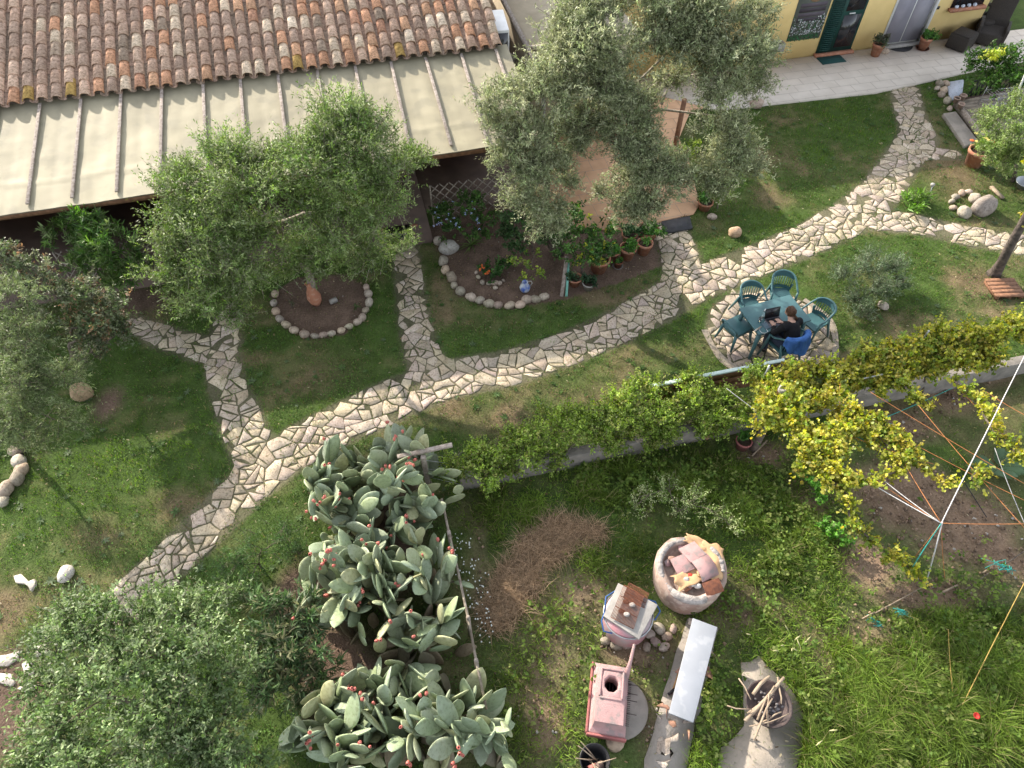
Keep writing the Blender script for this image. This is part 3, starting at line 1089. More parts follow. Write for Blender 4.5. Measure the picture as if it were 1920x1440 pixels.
# lattice screens under the awning
def lattice(name, s0, s1, d, z0, z1, n, label):
    t = thing(name, label, 'trellis', HP((s0 + s1) / 2, d, z0))
    o = np.array(t.location)
    for sgn, nm in ((1, 0), (-1, 1)):
        g = Geo()
        w = (s1 - s0)
        hgt = z1 - z0
        for k in range(-n, 2 * n):
            a = s0 + w * k / n
            b = a + hgt * .95
            if sgn < 0:
                a, b = b, a
            za, zb = z0, z1
            lo, hi = s0, s1
            # clip to the frame
            def cl(a, za, b, zb):
                for lim, s_ in ((lo, 1), (hi, -1)):
                    if (a - lim) * s_ < 0 and (b - lim) * s_ < 0:
                        return None
                    if (a - lim) * s_ < 0:
                        t_ = (lim - a) / (b - a)
                        a, za = lim, za + (zb - za) * t_
                    elif (b - lim) * s_ < 0:
                        t_ = (lim - a) / (b - a)
                        b, zb = lim, za + (zb - za) * t_
                return a, za, b, zb
            r = cl(a, za, b, zb)
            if r is None or abs(r[0] - r[2]) < .03:
                continue
            a, za, b, zb = r
            g.bar(HP(a, d + .012 * sgn, za), HP(b, d + .012 * sgn, zb), .016, .028, up=(NV[0], NV[1], 0))
        obj('slat_layer', g, M['batten'], t, o)
    for s in (s0, s1):
        g = Geo()
        g.bar(HP(s, d, z0 - .25), HP(s, d, z1), .03, .03, up=(NV[0], NV[1], 0))
        obj('end_post', g, M['batten'], t, o)


def SDpx(px, py, z):
    return SDc(G(px, py, z)[:2])


lattice('lattice_screen', 1.25, 3.35, -12.75, .30, 1.15, 10, 'brown wooden diamond lattice standing under the awning near the olive trees')
lattice('lattice_screen', -6.3, -3.6, -12.45, .15, 1.1, 11, 'brown wooden diamond lattice behind the oleander, partly hidden by the left olive tree')

# mat on the verandah edge
p0 = G(745, 437, .05)
g = Geo()
g.box((0, 0, .012), (.62, .42, .02))
for k in range(16):
    g.box((-.29 + k * .0387, 0, .026), (.012, .40, .008))
o = obj('door_mat', g, M['black'], loc=(p0[0], p0[1], .052))
o.rotation_euler = (0, 0, HA)
tag(o, 'dark ribbed door mat at the verandah edge where the straight path starts', 'mat')
g = Geo()
q = G(776, 423, .05)
hb = Geo().box((0, 0, .006), (.16, .08, .012))
o = obj('floor_tile', hb, M['terracotta'], loc=(q[0], q[1], .052))
tag(o, 'loose terracotta tile lying on the verandah floor beside the dark mat', 'tile')

# ------------------------------------------------------------------ gap beside the house: heat pump, cistern, annexe
ap, aq = G(940, 57, 2.85), G(929, 18, 2.85)
am = (ap + aq) / 2
al = float(np.linalg.norm(ap - aq))
av = unit((aq - ap)[:2])
ac = thing('air_conditioner_unit', 'white outdoor air conditioner unit with a dark front grille beside the tiled roof', 'air conditioner', (am[0], am[1], 0), math.atan2(av[1], av[0]) - PI / 2)
g = Geo().box((0, 0, 2.45), (.36, al, .8))
obj('casing', g, M['white'], ac, bevel=.015)
g = Geo().box((0, -al / 2 - .008, 2.44), (.29, .012, .70))
obj('front_grille', g, M['darkglass'], ac)
g = Geo()
g.box((0, 0, 2.02), (.34, al - .1, .05))
for x_ in (-.15, .15):
    for y_ in (-.3, .3):
        g.box((x_, y_, 1.0), (.04, .04, 2.0))
obj('stand', g, M['metal'], ac)
cp = G(951, 106, 1.85)
ci = thing('water_cistern', 'round grey concrete cistern below the air conditioner in the narrow gap', 'water tank', (cp[0], cp[1], 0), HA)
g = Geo().lathe([(.23, 0), (.23, 1.8), (.21, 1.84), (0, 1.85)], 28)
obj('tank', g, M['concrete'], ci, smooth=False)
tb = G(1264, 282)
dep_ = DEP - math.atan((720 - 186) / FPX)
th_ = CAM_H - tb[1] * math.tan(dep_)
g = Geo().tube([tb, tb + [0, 0, th_]], .06, 10)
solo('terrace_post', g, M['redwood'], 'round reddish brown wooden post on the terrace under the big olive', 'post', tb)
annex = thing('flat_roofed_annexe', 'low beige annexe with a flat roof edged by dark trim behind the right olive tree', 'building', HP(5.2, -18, 0))
ao = np.array(annex.location)
g = Geo()
hbox(g, 4.25, 6.6, -24, -15.6, 0, 2.45)
obj('wall', g, M['beige'], annex, ao)
g = Geo()
hbox(g, 4.1, 6.75, -24, -15.4, 2.452, 2.52)
r_ = obj('roof', g, M['beige'], annex, ao)
g = Geo()
hbox(g, 4.02, 4.10, -24, -13.9, 2.44, 2.56)
hbox(g, 4.1, 6.75, -15.4, -15.32, 2.44, 2.56)
obj('trim', g, M['batten'], r_, ao)
g = Geo()
hbox(g, 4.02, 4.10, -13.98, -13.9, 0, 2.44)
obj('post', g, M['offwhite'], annex, ao)
g = Geo()
hbox(g, 2.6, 8.5, -19.4, -19.1, 2.9, 3.1)
obj('parapet', g, M['batten'], annex, ao)

# ------------------------------------------------------------------ terraces
def slabs(name, poly, z, m, joints, tw, th):
    g = Geo()
    g.prism(poly, -.08, z)
    o = struct(name, g, m)
    if joints:
        g = Geo()
        ss, ds = SDc(poly[:, :2])
        s = math.floor(ss.min())
        row = 0
        d = ds.min()
        while d < ds.max():
            sx = ss.min() + (row % 2) * tw / 2
            line = [(ss.min(), ss.max(), d)]
            for a in np.arange(ss.min(), ss.max(), .05):
                p = HP(a, d)
                if inpoly(np.array([p[0]]), np.array([p[1]]), poly)[0] and inpoly(np.array([HP(a + .05, d)[0]]), np.array([HP(a + .05, d)[1]]), poly)[0]:
                    hbox(g, a, a + .05, d, d + .006, z, z + .002)
            while sx < ss.max():
                for e in np.arange(d, min(d + th, ds.max()), .05):
                    p, p2 = HP(sx, e), HP(sx, e + .05)
                    if inpoly(np.array([p[0], p2[0]]), np.array([p[1], p2[1]]), poly).all():
                        hbox(g, sx, sx + .006, e, e + .05, z, z + .002)
                sx += tw
            d += th
            row += 1
        struct(name + '_joints', g, mat(name + '_joint', (.30, .26, .22), (.36, .31, .27), 4, .9))
    return o


slabs('terrace', np.concatenate([PP([(1165, 434), (1235, 418), (1300, 402), (1311, 386), (1290, 300), (1272, 262), (1295, 208), (1340, 200)]), [HP(7.0, -17.7), HP(3.7, -17.7), HP(3.7, -13.0)], PP([(1050, 425)])]), .045, M['terrace'], True, .42, .42)
slabs('patio', np.concatenate([PP([(1342, 209), (1405, 202), (1640, 176), (1752, 152), (1800, 140), (1880, 125)]), [HP(21, -16.3), HP(21, -17.7), HP(7.0, -17.7)]]), .06, M['patio'], True, .62, .34)

# ------------------------------------------------------------------ the yellow house
yh = thing('yellow_house', 'yellow plastered house with a green louvred door and a glazed double door', 'house', HP(13, -19))
yo = np.array(yh.location)
YD, YH, YS0, YS1 = -17.72, 3.0, 6.9, 18.6
g = Geo()
hbox(g, YS0, YS1, -25, YD, 0, YH)
obj('wall', g, M['yellow'], yh, yo)
g = Geo()
hbox(g, YS0 - .25, YS1 + .3, -25.2, YD + .32, YH + .002, YH + .14)
obj('roof', g, M['terracotta'], yh, yo)


def SOF(px, py, z=.06):
    """position along the facade of a spot on its plane"""
    # intersect the ray with the facade plane
    rx, ry = (px - 960) / FPX, (720 - py) / FPX
    dr = np.array([rx, CD + ry * SD, -SD + ry * CD])
    nrm = np.r_[NV, 0]
    t = (YD - 0.0) / (dr @ nrm)
    p = np.array([0, 0, CAM_H]) + dr * t
    return SDc(p[:2])[0], p[2]


def fbox(name, m, s0, s1, z0, z1, d0, d1, parent=yh, bevel=0):
    g = Geo()
    hbox(g, s0, s1, YD + d0, YD + d1, z0, z1)
    return obj(name, g, m, parent, yo, bevel=bevel)


# green louvred door
a, _ = SOF(1527, 104)
b, _ = SOF(1592, 96)
gd = fbox('door', M['greenpaint'], a, b, .10, 2.25, 0, .03)
gd['label'] = 'dark green louvred door'
w_ = b - a
g = Geo()
for k in range(34):
    z = .2 + k * .058
    g.box(HP(a + w_ * .2, YD + .042, z), (w_ * .30, .02, .036), R @ roteul(.5, 0, 0))
obj('louvre_panel', g, M['greenpaint'], gd, yo)
fb = fbox('screen_panel', M['darkglass'], a + w_ * .45, b - .07, .25, 1.16, .031, .04, gd)
fb = fbox('screen_panel', M['darkglass'], a + w_ * .45, b - .07, 1.28, 2.15, .031, .04, gd)
g = Geo()
hbox(g, a + w_ * .56, a + w_ * .72, YD + .045, YD + .075, 1.20, 1.225)
obj('handle', g, M['white'], gd, yo)
g = Geo()
hbox(g, a - .05, b + .05, YD, YD + .16, .062, .13)
obj('threshold', g, M['terracotta'], gd, yo)
# pale double door
a2, _ = SOF(1650, 84)
b2, _ = SOF(1716, 78)
pd = fbox('double_door', M['white'], a2 - .04, b2 + .10, .12, 2.25, 0, .02)
pd['label'] = 'pale lavender glazed double door'
mid = (a2 + b2) / 2 + .02
fbox('glass_pane', M['paleglass'], a2 + .02, mid - .02, .17, 2.2, .021, .03, pd)
fbox('glass_pane', M['paleglass'], mid + .02, b2 + .02, .17, 2.2, .021, .03, pd)
fbox('frame', M['white'], b2 + .06, b2 + .11, .12, 2.28, .02, .12, pd)
g = Geo()
hbox(g, a2 - .06, b2 + .12, YD, YD + .2, .062, .125)
obj('threshold', g, M['offwhite'], pd, yo)
# window sill high up on the right
a3, z3 = SOF(1778, 16)
b3, _ = SOF(1845, 6)
fbox('window', M['darkglass'], a3 + .05, b3 - .05, z3 + .02, z3 + .9, 0, .02)
fbox('window_sill', M['terracotta'], a3, b3, z3 - .06, z3 + .018, 0, .16)
for k in range(4):
    g = Geo()
    s = a3 + .2 + k * .2
    g.rock(HP(s, YD + .07, z3 + .06), (.06, .05, .05), 90 + k)
    o = solo('sill_stone', g, M['pebble'], ['first', 'second', 'third', 'fourth'][k] + ' small pale stone from the left on the brick window sill of the yellow house', 'stone', HP(s, YD + .07, z3 + .02), True, group='stones on the window sill')
# painted picture on the wall: dark planks above white flowers
a4, z4 = SOF(1474, 78)
b4, _ = SOF(1534, 74)
pic = thing('wall_picture', 'large unframed wall picture of white flowers and dark planks beside the green door', 'picture', HP((a4 + b4) / 2, YD, z4))
po = np.array(pic.location)
g = Geo()
hbox(g, a4, b4, YD, YD + .012, z4, z4 + 1.45, (.10, .11, .09))
obj('panel', g, M['col'], pic, po)
g = Geo()
for k in range(4):
    hbox(g, a4 + .12, b4 - .10, YD + .0125, YD + .017, z4 + .52 + k * .13, z4 + .63 + k * .13, np.array([.06, .05, .06]) * (1 + .8 * (k % 2)))
g.ball(HP((a4 + b4) / 2 + .02, YD + .014, z4 + 1.2), (.22, .01, .16), 12, 8, (.22, .13, .07), R)
obj('painted_bench', g, M['col'], pic, po)
g = Geo()
rg = np.random.default_rng(6)
for k in range(420):
    t = rg.random()
    s = a4 + (b4 - a4) * rg.random()
    z = z4 + rg.random() ** 1.2 * (.5 + .5 * abs((s - a4) / (b4 - a4) - .5))
    wht = z > z4 + .16 and rg.random() < .62
    cc = np.array([.62, .64, .66]) * rg.uniform(.5, 1) if wht else np.array([.03, .11, .04]) * rg.uniform(.5, 1.6)
    r0 = rg.uniform(.012, .026)
    g.box(HP(s, YD + .018 + rg.random() * .004, min(z, z4 + 1.4)), (r0, .004, r0 * 1.6), R, cc)
obj('painted_flowers', g, M['col'], pic, po)
# doorbell, wall planter
s, z = SOF(1758, 14)
g = Geo()
hbox(g, s - .05, s + .05, YD, YD + .03, z - .04, z + .04)
o = obj('socket_cover', g, M['darkglass'], yh, yo)
o['label'] = 'small dark blue wall socket'
s, z = SOF(1452, 84)
g = Geo()
hbox(g, s - .20, s + .20, YD + .002, YD + .24, z - .10, z - .07)
for (x0, x1, y0, y1) in ((-.2, -.17, .002, .24), (.17, .2, .002, .24), (-.17, .17, .21, .24), (-.17, .17, .002, .03)):
    hbox(g, s + x0, s + x1, YD + y0, YD + y1, z - .07, z + .12)
solo('wall_planter', g, M['offwhite'], 'empty beige trough planter fixed to the yellow wall beside the olive tree', 'planter', HP(s, YD, z - .1))
# ------------------------------------------------------------------ foliage
LANCE = (np.array([[0, 0], [.35, .5], [.7, .38], [1, 0], [.7, -.38], [.35, -.5]]), [(0, 1, 2, 3, 4, 5)])
DIAM = (np.array([[0, 0], [.45, .5], [1, 0], [.45, -.5]]), [(0, 1, 2, 3)])
BROAD = (np.array([[0, 0], [.12, .42], [.45, .55], [.62, .36], [1, 0], [.62, -.36], [.45, -.55], [.12, -.42]]), [(0, 1, 2, 3, 4), (0, 4, 5, 6, 7)])


def leafgeo(P, D, N, L, Wd, C, tm=DIAM, fold=.0, curl=.0):
    n = len(P)
    D = unit(D)
    S = unit(np.cross(D, N) + 1e-6)
    N = np.cross(S, D)
    t = tm[0]
    k = len(t)
    V = P[:, None] + t[None, :, 0, None] * (L[:, None, None] * D[:, None]) + t[None, :, 1, None] * (Wd[:, None, None] * S[:, None])
    V = V + np.abs(t[None, :, 1, None]) * (fold * Wd[:, None, None]) * N[:, None] - (t[None, :, 0, None] ** 2) * (curl * L[:, None, None]) * N[:, None]
    g = Geo()
    g.V, g.C, g.n = [V.reshape(-1, 3)], [np.repeat(C, k, 0)], n * k
    g.F = [(np.arange(n)[:, None] * k + np.array([f])) for f in tm[1]]
    return g


def merge(gs):
    g = Geo()
    for a in gs:
        for V, C in zip(a.V, a.C):
            pass
        V, FL, C = a.arrays()
        g.V.append(V)
        g.C.append(C)
        g.F += [f + g.n for f in FL]
        g.n += len(V)
    return g


def sphere(rg, n):
    return unit(rg.normal(size=(n, 3)))


def crown(lobes, rg, twigs=150, per=20, tl=.32, L=.075, Wd=.018, pal=None, tm=DIAM, up=.25, spread=.8, droop=0.0, shell=.5, zmin=.05, fold=.15, longs=.04, reach=1.0, clump=.28):
    """lobes: world (x, y, z, r). Twigs sprout from each lobe's outer volume and carry leaves along their length."""
    pal = np.asarray(pal) * np.array([1.35, 1.5, 1.25])
    out = []
    tw = Geo()
    for (x, y, z, r) in lobes:
        n = max(6, int(twigs * 1.75 * (r / .6) ** 2))
        m_ = max(5, int(16 * (r / .6)))
        cdir = sphere(rg, m_)
        cid = rg.integers(0, m_, n)
        dr = unit(cdir[cid] + rg.normal(size=(n, 3)) * clump)
        ctone = rg.uniform(.78, 1.25, m_)
        cr = rg.uniform(.72, 1.24, m_)
        dr[:, 2] = np.where(dr[:, 2] < -.35, -dr[:, 2], dr[:, 2])
        u = shell + (1 - shell) * rg.random(n) ** .6
        wob = 1 + .22 * np.sin(dr @ rg.normal(size=3) * 3.1 + rg.uniform(0, 6)) + .12 * np.sin(dr @ rg.normal(size=3) * 7 + 1)
        o = np.array([x, y, z]) + dr * (r * u * wob * reach * cr[cid])[:, None] * np.array([1, 1, .82])
        td = unit(dr + np.array([0, 0, up]) + rg.normal(size=(n, 3)) * .55)
        ln = tl * rg.uniform(.55, 1.25, n)
        lng = rg.random(n) < longs
        ln[lng] *= 1.9
        o = o - td * (ln * .5)[:, None]
        tone = pal[rg.integers(0, len(pal), n)] * rg.uniform(.65, 1.35, (n, 1)) * ctone[cid][:, None]
        t = (np.arange(per)[None] + rg.random((n, per))) / per
        P = o[:, None] + td[:, None] * (t * ln[:, None])[..., None]
        P[..., 2] -= droop * (t * ln[:, None]) ** 2 * 2
        P += rg.normal(size=P.shape) * .012
        a = unit(td[:, None] * rg.uniform(.2, .9, (n, per, 1)) + rg.normal(size=(n, per, 3)) * spread - np.array([0, 0, droop]) * rg.random((n, per, 1)))
        nr = unit(rg.normal(size=(n, per, 3)) * .7 + np.array([0, 0, .7]) + dr[:, None] * .4)
        c = tone[:, None] * rg.uniform(.7, 1.3, (n, per, 1))
        flip = rg.random((n, per, 1)) < .06
        c = np.where(flip, c * .5 + np.array([.16, .15, .09]) * .8, c)
        sz = rg.uniform(.65, 1.2, (n, per))
        P, a, nr, c, sz = P.reshape(-1, 3), a.reshape(-1, 3), nr.reshape(-1, 3), c.reshape(-1, 3), sz.ravel()
        ok = P[:, 2] > zmin
        out.append(leafgeo(P[ok], a[ok], nr[ok], L * sz[ok], Wd * sz[ok], c[ok], tm, fold))
        for q in range(0, n, 4):
            e = o[q] + td[q] * ln[q]
            if min(o[q][2], e[2]) > .03:
                tw.tube([o[q], e], [.005, .0025], 3, None, False)
    return merge(out), tw


def L2W(lst, dz=0):
    """lobes given as (px, py, height, radius)"""
    return [(*G(px, py, z), r) for px, py, z, r in lst]


def limb(g, a, b, r0, r1, rg, k=7, wob=.08, col=None):
    a, b = np.asarray(a, float), np.asarray(b, float)
    t = np.linspace(0, 1, k)
    P = a + (b - a) * t[:, None]
    P[:, 2] += np.sin(t * PI) * .12 * np.linalg.norm((b - a)[:2]) * np.where(b[2] > a[2], 1, 0)
    P[1:-1] += rg.normal(size=(k - 2, 3)) * wob * np.linalg.norm(b - a) * .35
    g.tube(P, np.linspace(r0, r1, k), 7, col)
    return P


def tree(name, label, cat, base, lobes, seed, barkm, trunk_r=.1, hubs=None, **k):
    rg = np.random.default_rng(seed)
    W_ = L2W(lobes)
    base = np.asarray(base, float)
    t = thing(name, label, cat, base)
    g, tw = crown(W_, rg, **k)
    obj('crown', g, M['leaf'], t, base)
    b = Geo()
    c = np.mean(np.array(W_)[:, :3], 0)
    if hubs is None:
        fk = base + np.array([0, 0, max(.15, c[2] * .38)])
        fk[:2] += (c[:2] - base[:2]) * .25
        hubs = [fk]
    pr = base - np.array([0, 0, .05])
    for i, hb in enumerate(hubs):
        limb(b, pr, hb, trunk_r * (1 - .22 * i), trunk_r * (.78 - .22 * i), rg, 6, .05)
        pr = hb
    nodes = [(np.asarray(q), trunk_r * (.5 - .08 * k_)) for k_, q in enumerate(hubs)]
    todo = [(np.array([x, y, z]), r) for x, y, z, r in W_]
    while todo:
        bi, bj, bd = 0, 0, 1e9
        for a_, (e, r) in enumerate(todo):
            for c_, (q, rr) in enumerate(nodes):
                dq = np.linalg.norm(q - e)
                if dq < bd:
                    bi, bj, bd = a_, c_, dq
        e, r = todo.pop(bi)
        q, rr = nodes[bj]
        r1 = max(rr * .74, .007)
        P = limb(b, q, e, rr * .85, r1, rg, 6, .09)
        nodes.append((e, r1))
        for _ in range(3):
            dd = sphere(rg, 1)[0]
            dd[2] = abs(dd[2]) * .6
            limb(b, P[rg.integers(3, 6)], e + dd * r * .75, r1 * .6, .003, rg, 5, .1)
    V, FL, C = tw.arrays()
    b.V.append(V)
    b.C.append(C)
    b.F += [f + b.n for f in FL]
    b.n += len(V)
    obj('trunk', b, barkm, t, base, smooth=True)
    return t


OLIVE = [(.115, .135, .060), (.145, .165, .075), (.10, .13, .045), (.19, .205, .125), (.13, .16, .06)]
OLIVE_G = [(.085, .125, .035), (.11, .15, .045), (.13, .165, .06), (.075, .115, .035), (.16, .18, .09)]
SILVER = [(.18, .175, .12), (.23, .215, .155), (.14, .145, .09), (.28, .265, .20), (.165, .17, .11)]

tree('olive_tree', 'broad green olive tree rising from the half circle bed and reaching over the awning', 'tree', G(590, 562),
     [(650, 220, 3.9, .55), (640, 275, 3.7, .55), (590, 300, 3.5, .6), (690, 270, 3.6, .5), (430, 300, 3.4, .55), (370, 350, 3.1, .6), (460, 360, 3.2, .7), (525, 315, 3.3, .42), (575, 385, 2.9, .34), (660, 340, 3.2, .7), (730, 330, 3.0, .55), (770, 305, 2.8, .38), (345, 430, 2.5, .6), (400, 430, 2.7, .65), (325, 500, 2.1, .5), (430, 490, 2.3, .65), (380, 550, 1.8, .5), (640, 430, 2.5, .65), (710, 400, 2.6, .55), (605, 455, 2.3, .34), (680, 490, 1.9, .45), (490, 430, 2.4, .42), (460, 530, 1.9, .45), (430, 590, 1.5, .3), (620, 500, 1.8, .35), (740, 460, 1.8, .3), (548, 492, 1.8, .4), (605, 485, 1.8, .36), (575, 470, 2.1, .36)],
     101, M['palebark'], .10, hubs=[G(580, 512, .75), G(520, 420, 2.0), G(660, 400, 2.2)], twigs=200, per=22, tl=.42, longs=.10, L=.066, Wd=.017, pal=OLIVE_G + OLIVE, up=.3)
tree('olive_tree', 'largest silvery grey olive tree spreading between the awning and the yellow house', 'tree', G(1050, 475),
     [(1070, 50, 4.6, .5), (1100, 20, 4.8, .6), (1200, 10, 4.9, .6), (1310, 15, 4.8, .5), (1400, 45, 4.6, .5), (1300, 55, 4.5, .5), (1255, 35, 4.7, .45), (1340, 110, 4.2, .42), (1310, 25, 4.7, .5), (1275, 92, 4.3, .42), (1318, 128, 3.9, .34), (1150, 175, 3.7, .5), (1125, 235, 3.2, .42), (1190, 195, 3.4, .42), (1085, 275, 2.9, .34), (1175, 290, 2.8, .34), (1190, 348, 2.2, .4), (1215, 392, 1.8, .32), (1175, 405, 1.6, .26), (1068, 345, 2.3, .24), (1255, 150, 3.6, .3), (1075, 105, 4.3, .6), (1150, 110, 4.4, .65), (1040, 125, 4.1, .4), (1390, 115, 4.2, .55), (1425, 100, 4.1, .38), (950, 195, 3.6, .5), (1020, 195, 3.8, .65), (1110, 180, 3.8, .6), (930, 245, 3.2, .42), (1000, 260, 3.2, .55), (1350, 175, 3.8, .45), (1405, 165, 3.7, .42), (1300, 85, 4.3, .45), (1230, 75, 4.4, .45), (1160, 225, 3.3, .5), (1075, 240, 3.2, .42), (1200, 240, 3.2, .35), (1350, 240, 3.2, .45), (1385, 280, 2.8, .42), (1350, 305, 2.5, .48), (1195, 305, 2.7, .42), (1235, 345, 2.3, .55), (1260, 315, 2.4, .42), (1200, 330, 2.4, .40), (1215, 280, 2.8, .36), (1150, 270, 3.0, .36), (960, 300, 2.8, .42), (1020, 310, 2.8, .42), (1060, 300, 2.7, .3), (1330, 350, 2.2, .4), (1185, 375, 2.0, .36), (995, 340, 2.5, .45), (975, 375, 2.2, .36), (1030, 385, 2.0, .40), (1210, 385, 1.9, .34), (1035, 425, 1.7, .34), (1395, 320, 2.4, .38), (1130, 365, 2.0, .22)],
     102, M['bark'], .12, hubs=[G(1015, 405, 1.5), G(1030, 265, 2.8), G(1160, 165, 3.5)], twigs=205, per=22, tl=.34, L=.072, Wd=.018, pal=SILVER + OLIVE[3:4], up=.2, clump=.42)
# bare sunlit boughs of the big olive are part of it
bt = bpy.data.objects['olive_tree.001']
g = Geo()
rg = np.random.default_rng(12)
for pts in ([(1140, 200, 3.0), (1185, 165, 3.4), (1260, 90, 4.2), (1330, 20, 4.9)], [(1140, 215, 2.9), (1200, 178, 2.8), (1240, 150, 2.9), (1300, 140, 3.1), (1370, 130, 3.5)], [(1240, 195, 2.6), (1258, 150, 2.9)], [(1150, 235, 2.7), (1240, 205, 2.6), (1300, 212, 2.7), (1370, 220, 2.8)]):
    g.tube([G(*p) for p in pts], np.linspace(.035, .012, len(pts)), 7)
obj('bough', g, M['palebark'], bt, np.array(bt.location), smooth=True)

RED = [(.12, .12, .085), (.085, .10, .055), (.14, .13, .10), (.07, .09, .045), (.14, .14, .10), (.19, .11, .08), (.09, .10, .065), (.08, .10, .05)]
tree('photinia_shrub', 'grey green shrub with reddish young tips by the left edge beside the stone path', 'shrub', G(140, 680),
     [(25, 490, 2.2, .4), (70, 520, 2.0, .45), (110, 560, 1.8, .45), (160, 560, 1.6, .4), (205, 585, 1.4, .4), (150, 620, 1.4, .45), (215, 630, 1.1, .35), (180, 670, 1.0, .35), (230, 600, 1.2, .25)],
     103, M['bark'], .06, twigs=120, per=18, tl=.26, L=.06, Wd=.026, pal=RED, up=.4)
tree('feathery_shrub', 'wide feathery green shrub filling the left edge below the reddish one', 'shrub', G(40, 850),
     [(15, 560, 2.5, .45), (35, 620, 2.3, .5), (60, 680, 2.0, .5), (20, 720, 2.0, .5), (100, 720, 1.7, .4), (60, 770, 1.5, .5), (110, 790, 1.2, .38), (20, 800, 1.4, .45), (60, 830, .9, .35), (125, 690, 1.5, .35)],
     104, M['bark'], .06, twigs=130, per=26, tl=.36, L=.065, Wd=.010, pal=[(.095, .115, .055), (.12, .135, .07), (.08, .10, .045), (.15, .165, .095)], up=.25, droop=.5)
tree('wild_olive_shrub', 'huge leafy green shrub filling the bottom left corner', 'shrub', G(260, 1340),
     [(200, 1170, 1.9, .5), (120, 1220, 1.8, .45), (300, 1180, 1.8, .5), (380, 1160, 1.5, .42), (250, 1270, 2.1, .55), (350, 1265, 1.9, .55), (435, 1290, 1.5, .42), (160, 1330, 1.9, .5), (290, 1370, 2.0, .55), (410, 1370, 1.6, .5), (100, 1390, 1.6, .42), (290, 1145, 1.3, .26), (365, 1130, 1.1, .24), (140, 1155, 1.2, .30), (90, 1290, 1.4, .32), (200, 1430, 1.9, .45), (350, 1450, 1.7, .5), (470, 1430, 1.2, .35), (80, 1450, 1.4, .4), (430, 1120, .9, .26)],
     105, M['bark'], .07, twigs=150, per=18, tl=.34, L=.058, Wd=.024, pal=[(.095, .13, .055), (.125, .16, .075), (.075, .105, .042), (.18, .21, .12), (.15, .165, .11), (.06, .085, .035)], up=.35, longs=.12)
OLEA = dict(per=14, tl=.16, L=.15, Wd=.022, tm=LANCE, up=.6, spread=.85, shell=.55)
tree('oleander', 'tall oleander bush with long glossy leaves in front of the verandah post', 'shrub', G(205, 545),
     [(120, 440, 1.5, .32), (165, 425, 1.8, .36), (205, 450, 1.7, .36), (185, 480, 1.4, .4), (230, 490, 1.2, .36), (160, 490, 1.2, .3), (235, 520, .8, .34), (130, 410, 1.9, .16)],
     106, M['bark'], .04, twigs=110, pal=[(.07, .125, .03), (.10, .15, .045), (.055, .10, .03), (.15, .18, .09)], **OLEA)
tree('oleander', 'darker low oleander clump between the corner shrub and the prickly pears', 'shrub', G(540, 1270),
     [(500, 1160, .8, .34), (560, 1150, .8, .36), (520, 1220, .9, .40), (585, 1210, .7, .36), (480, 1250, .7, .3), (560, 1280, .6, .34), (600, 1260, .5, .28), (510, 1300, .5, .26)],
     107, M['bark'], .04, twigs=90, pal=[(.06, .095, .045), (.08, .11, .06), (.05, .08, .035), (.13, .12, .08)], **OLEA)
NEED = dict(per=26, tl=.22, L=.04, Wd=.006, up=.9, spread=.7, shell=.3)
tree('rosemary_bush', 'dark green needle leaved bush spreading beside the lower end of the stone path', 'shrub', G(490, 1065),
     [(440, 1060, .25, .34), (490, 1030, .3, .38), (540, 1010, .25, .34), (470, 1090, .25, .30), (560, 1040, .2, .28), (420, 1100, .2, .24)],
     108, M['bark'], .02, twigs=170, pal=[(.045, .085, .03), (.06, .10, .035), (.035, .07, .025)], **NEED)
SH = dict(per=14, tl=.16, L=.06, Wd=.034, tm=BROAD, up=.5, shell=.4)
hy = tree('plumbago_shrub', 'green shrub dotted with small pale blue flowers below the lattice screen', 'shrub', G(862, 440),
     [(830, 400, .7, .3), (870, 390, .8, .34), (850, 430, .5, .32), (910, 410, .6, .34), (900, 445, .3, .25)], 109, M['bark'], .025, twigs=90, pal=[(.045, .085, .022), (.06, .105, .03), (.035, .065, .02)], **SH)
rg = np.random.default_rng(70)
for k in range(26):
    px, py = rg.uniform(812, 900), rg.uniform(378, 430)
    p = G(px, py, rg.uniform(.85, 1.05))
    g = Geo()
    for q in range(6):
        g.ball(p + rg.normal(size=3) * .012, .008, 5, 3)
    obj('flower', g, bpy.data.materials.get('pale_blue_petal') or mat('pale_blue_petal', (.42, .48, .72), (.32, .38, .62), 30, .6), hy, np.array(hy.location))
tree('dark_shrub', 'dark leafy shrub in the middle of the bed under the big olive tree', 'shrub', G(1000, 470),
     [(960, 420, .8, .34), (1005, 430, .8, .4), (1040, 450, .6, .34), (970, 460, .5, .3), (940, 440, .5, .25)], 110, M['bark'], .03, twigs=100, pal=[(.03, .06, .022), (.04, .075, .028), (.055, .085, .04)], **SH)
ct = tree('citrus_bush', 'glossy bush with a few yellow leaves leaning over the terracotta pots', 'shrub', G(1090, 520),
     [(1080, 430, 1.1, .36), (1125, 440, 1.0, .38), (1060, 470, .8, .3), (1110, 480, .7, .34), (1140, 480, .6, .26), (1075, 400, 1.3, .25), (1050, 440, .9, .25)], 111, M['bark'], .03, twigs=95, pal=[(.05, .10, .028), (.07, .125, .035), (.04, .08, .025), (.06, .11, .03), (.05, .09, .03), (.05, .10, .028), (.06, .12, .03), (.045, .085, .025), (.07, .125, .035), (.055, .10, .03), (.28, .26, .04)], **SH)
tree('golden_shrub', 'small loose shrub with yellow green leaves beside the blue jug', 'shrub', G(985, 535),
     [(965, 490, .5, .16), (995, 500, .5, .2), (985, 520, .4, .16), (1010, 515, .35, .14), (1003, 475, .6, .14)], 112, M['bark'], .015, twigs=70, pal=[(.16, .20, .035), (.22, .24, .04), (.11, .16, .03)], per=9, tl=.16, L=.055, Wd=.036, tm=BROAD, up=.3, shell=.2)
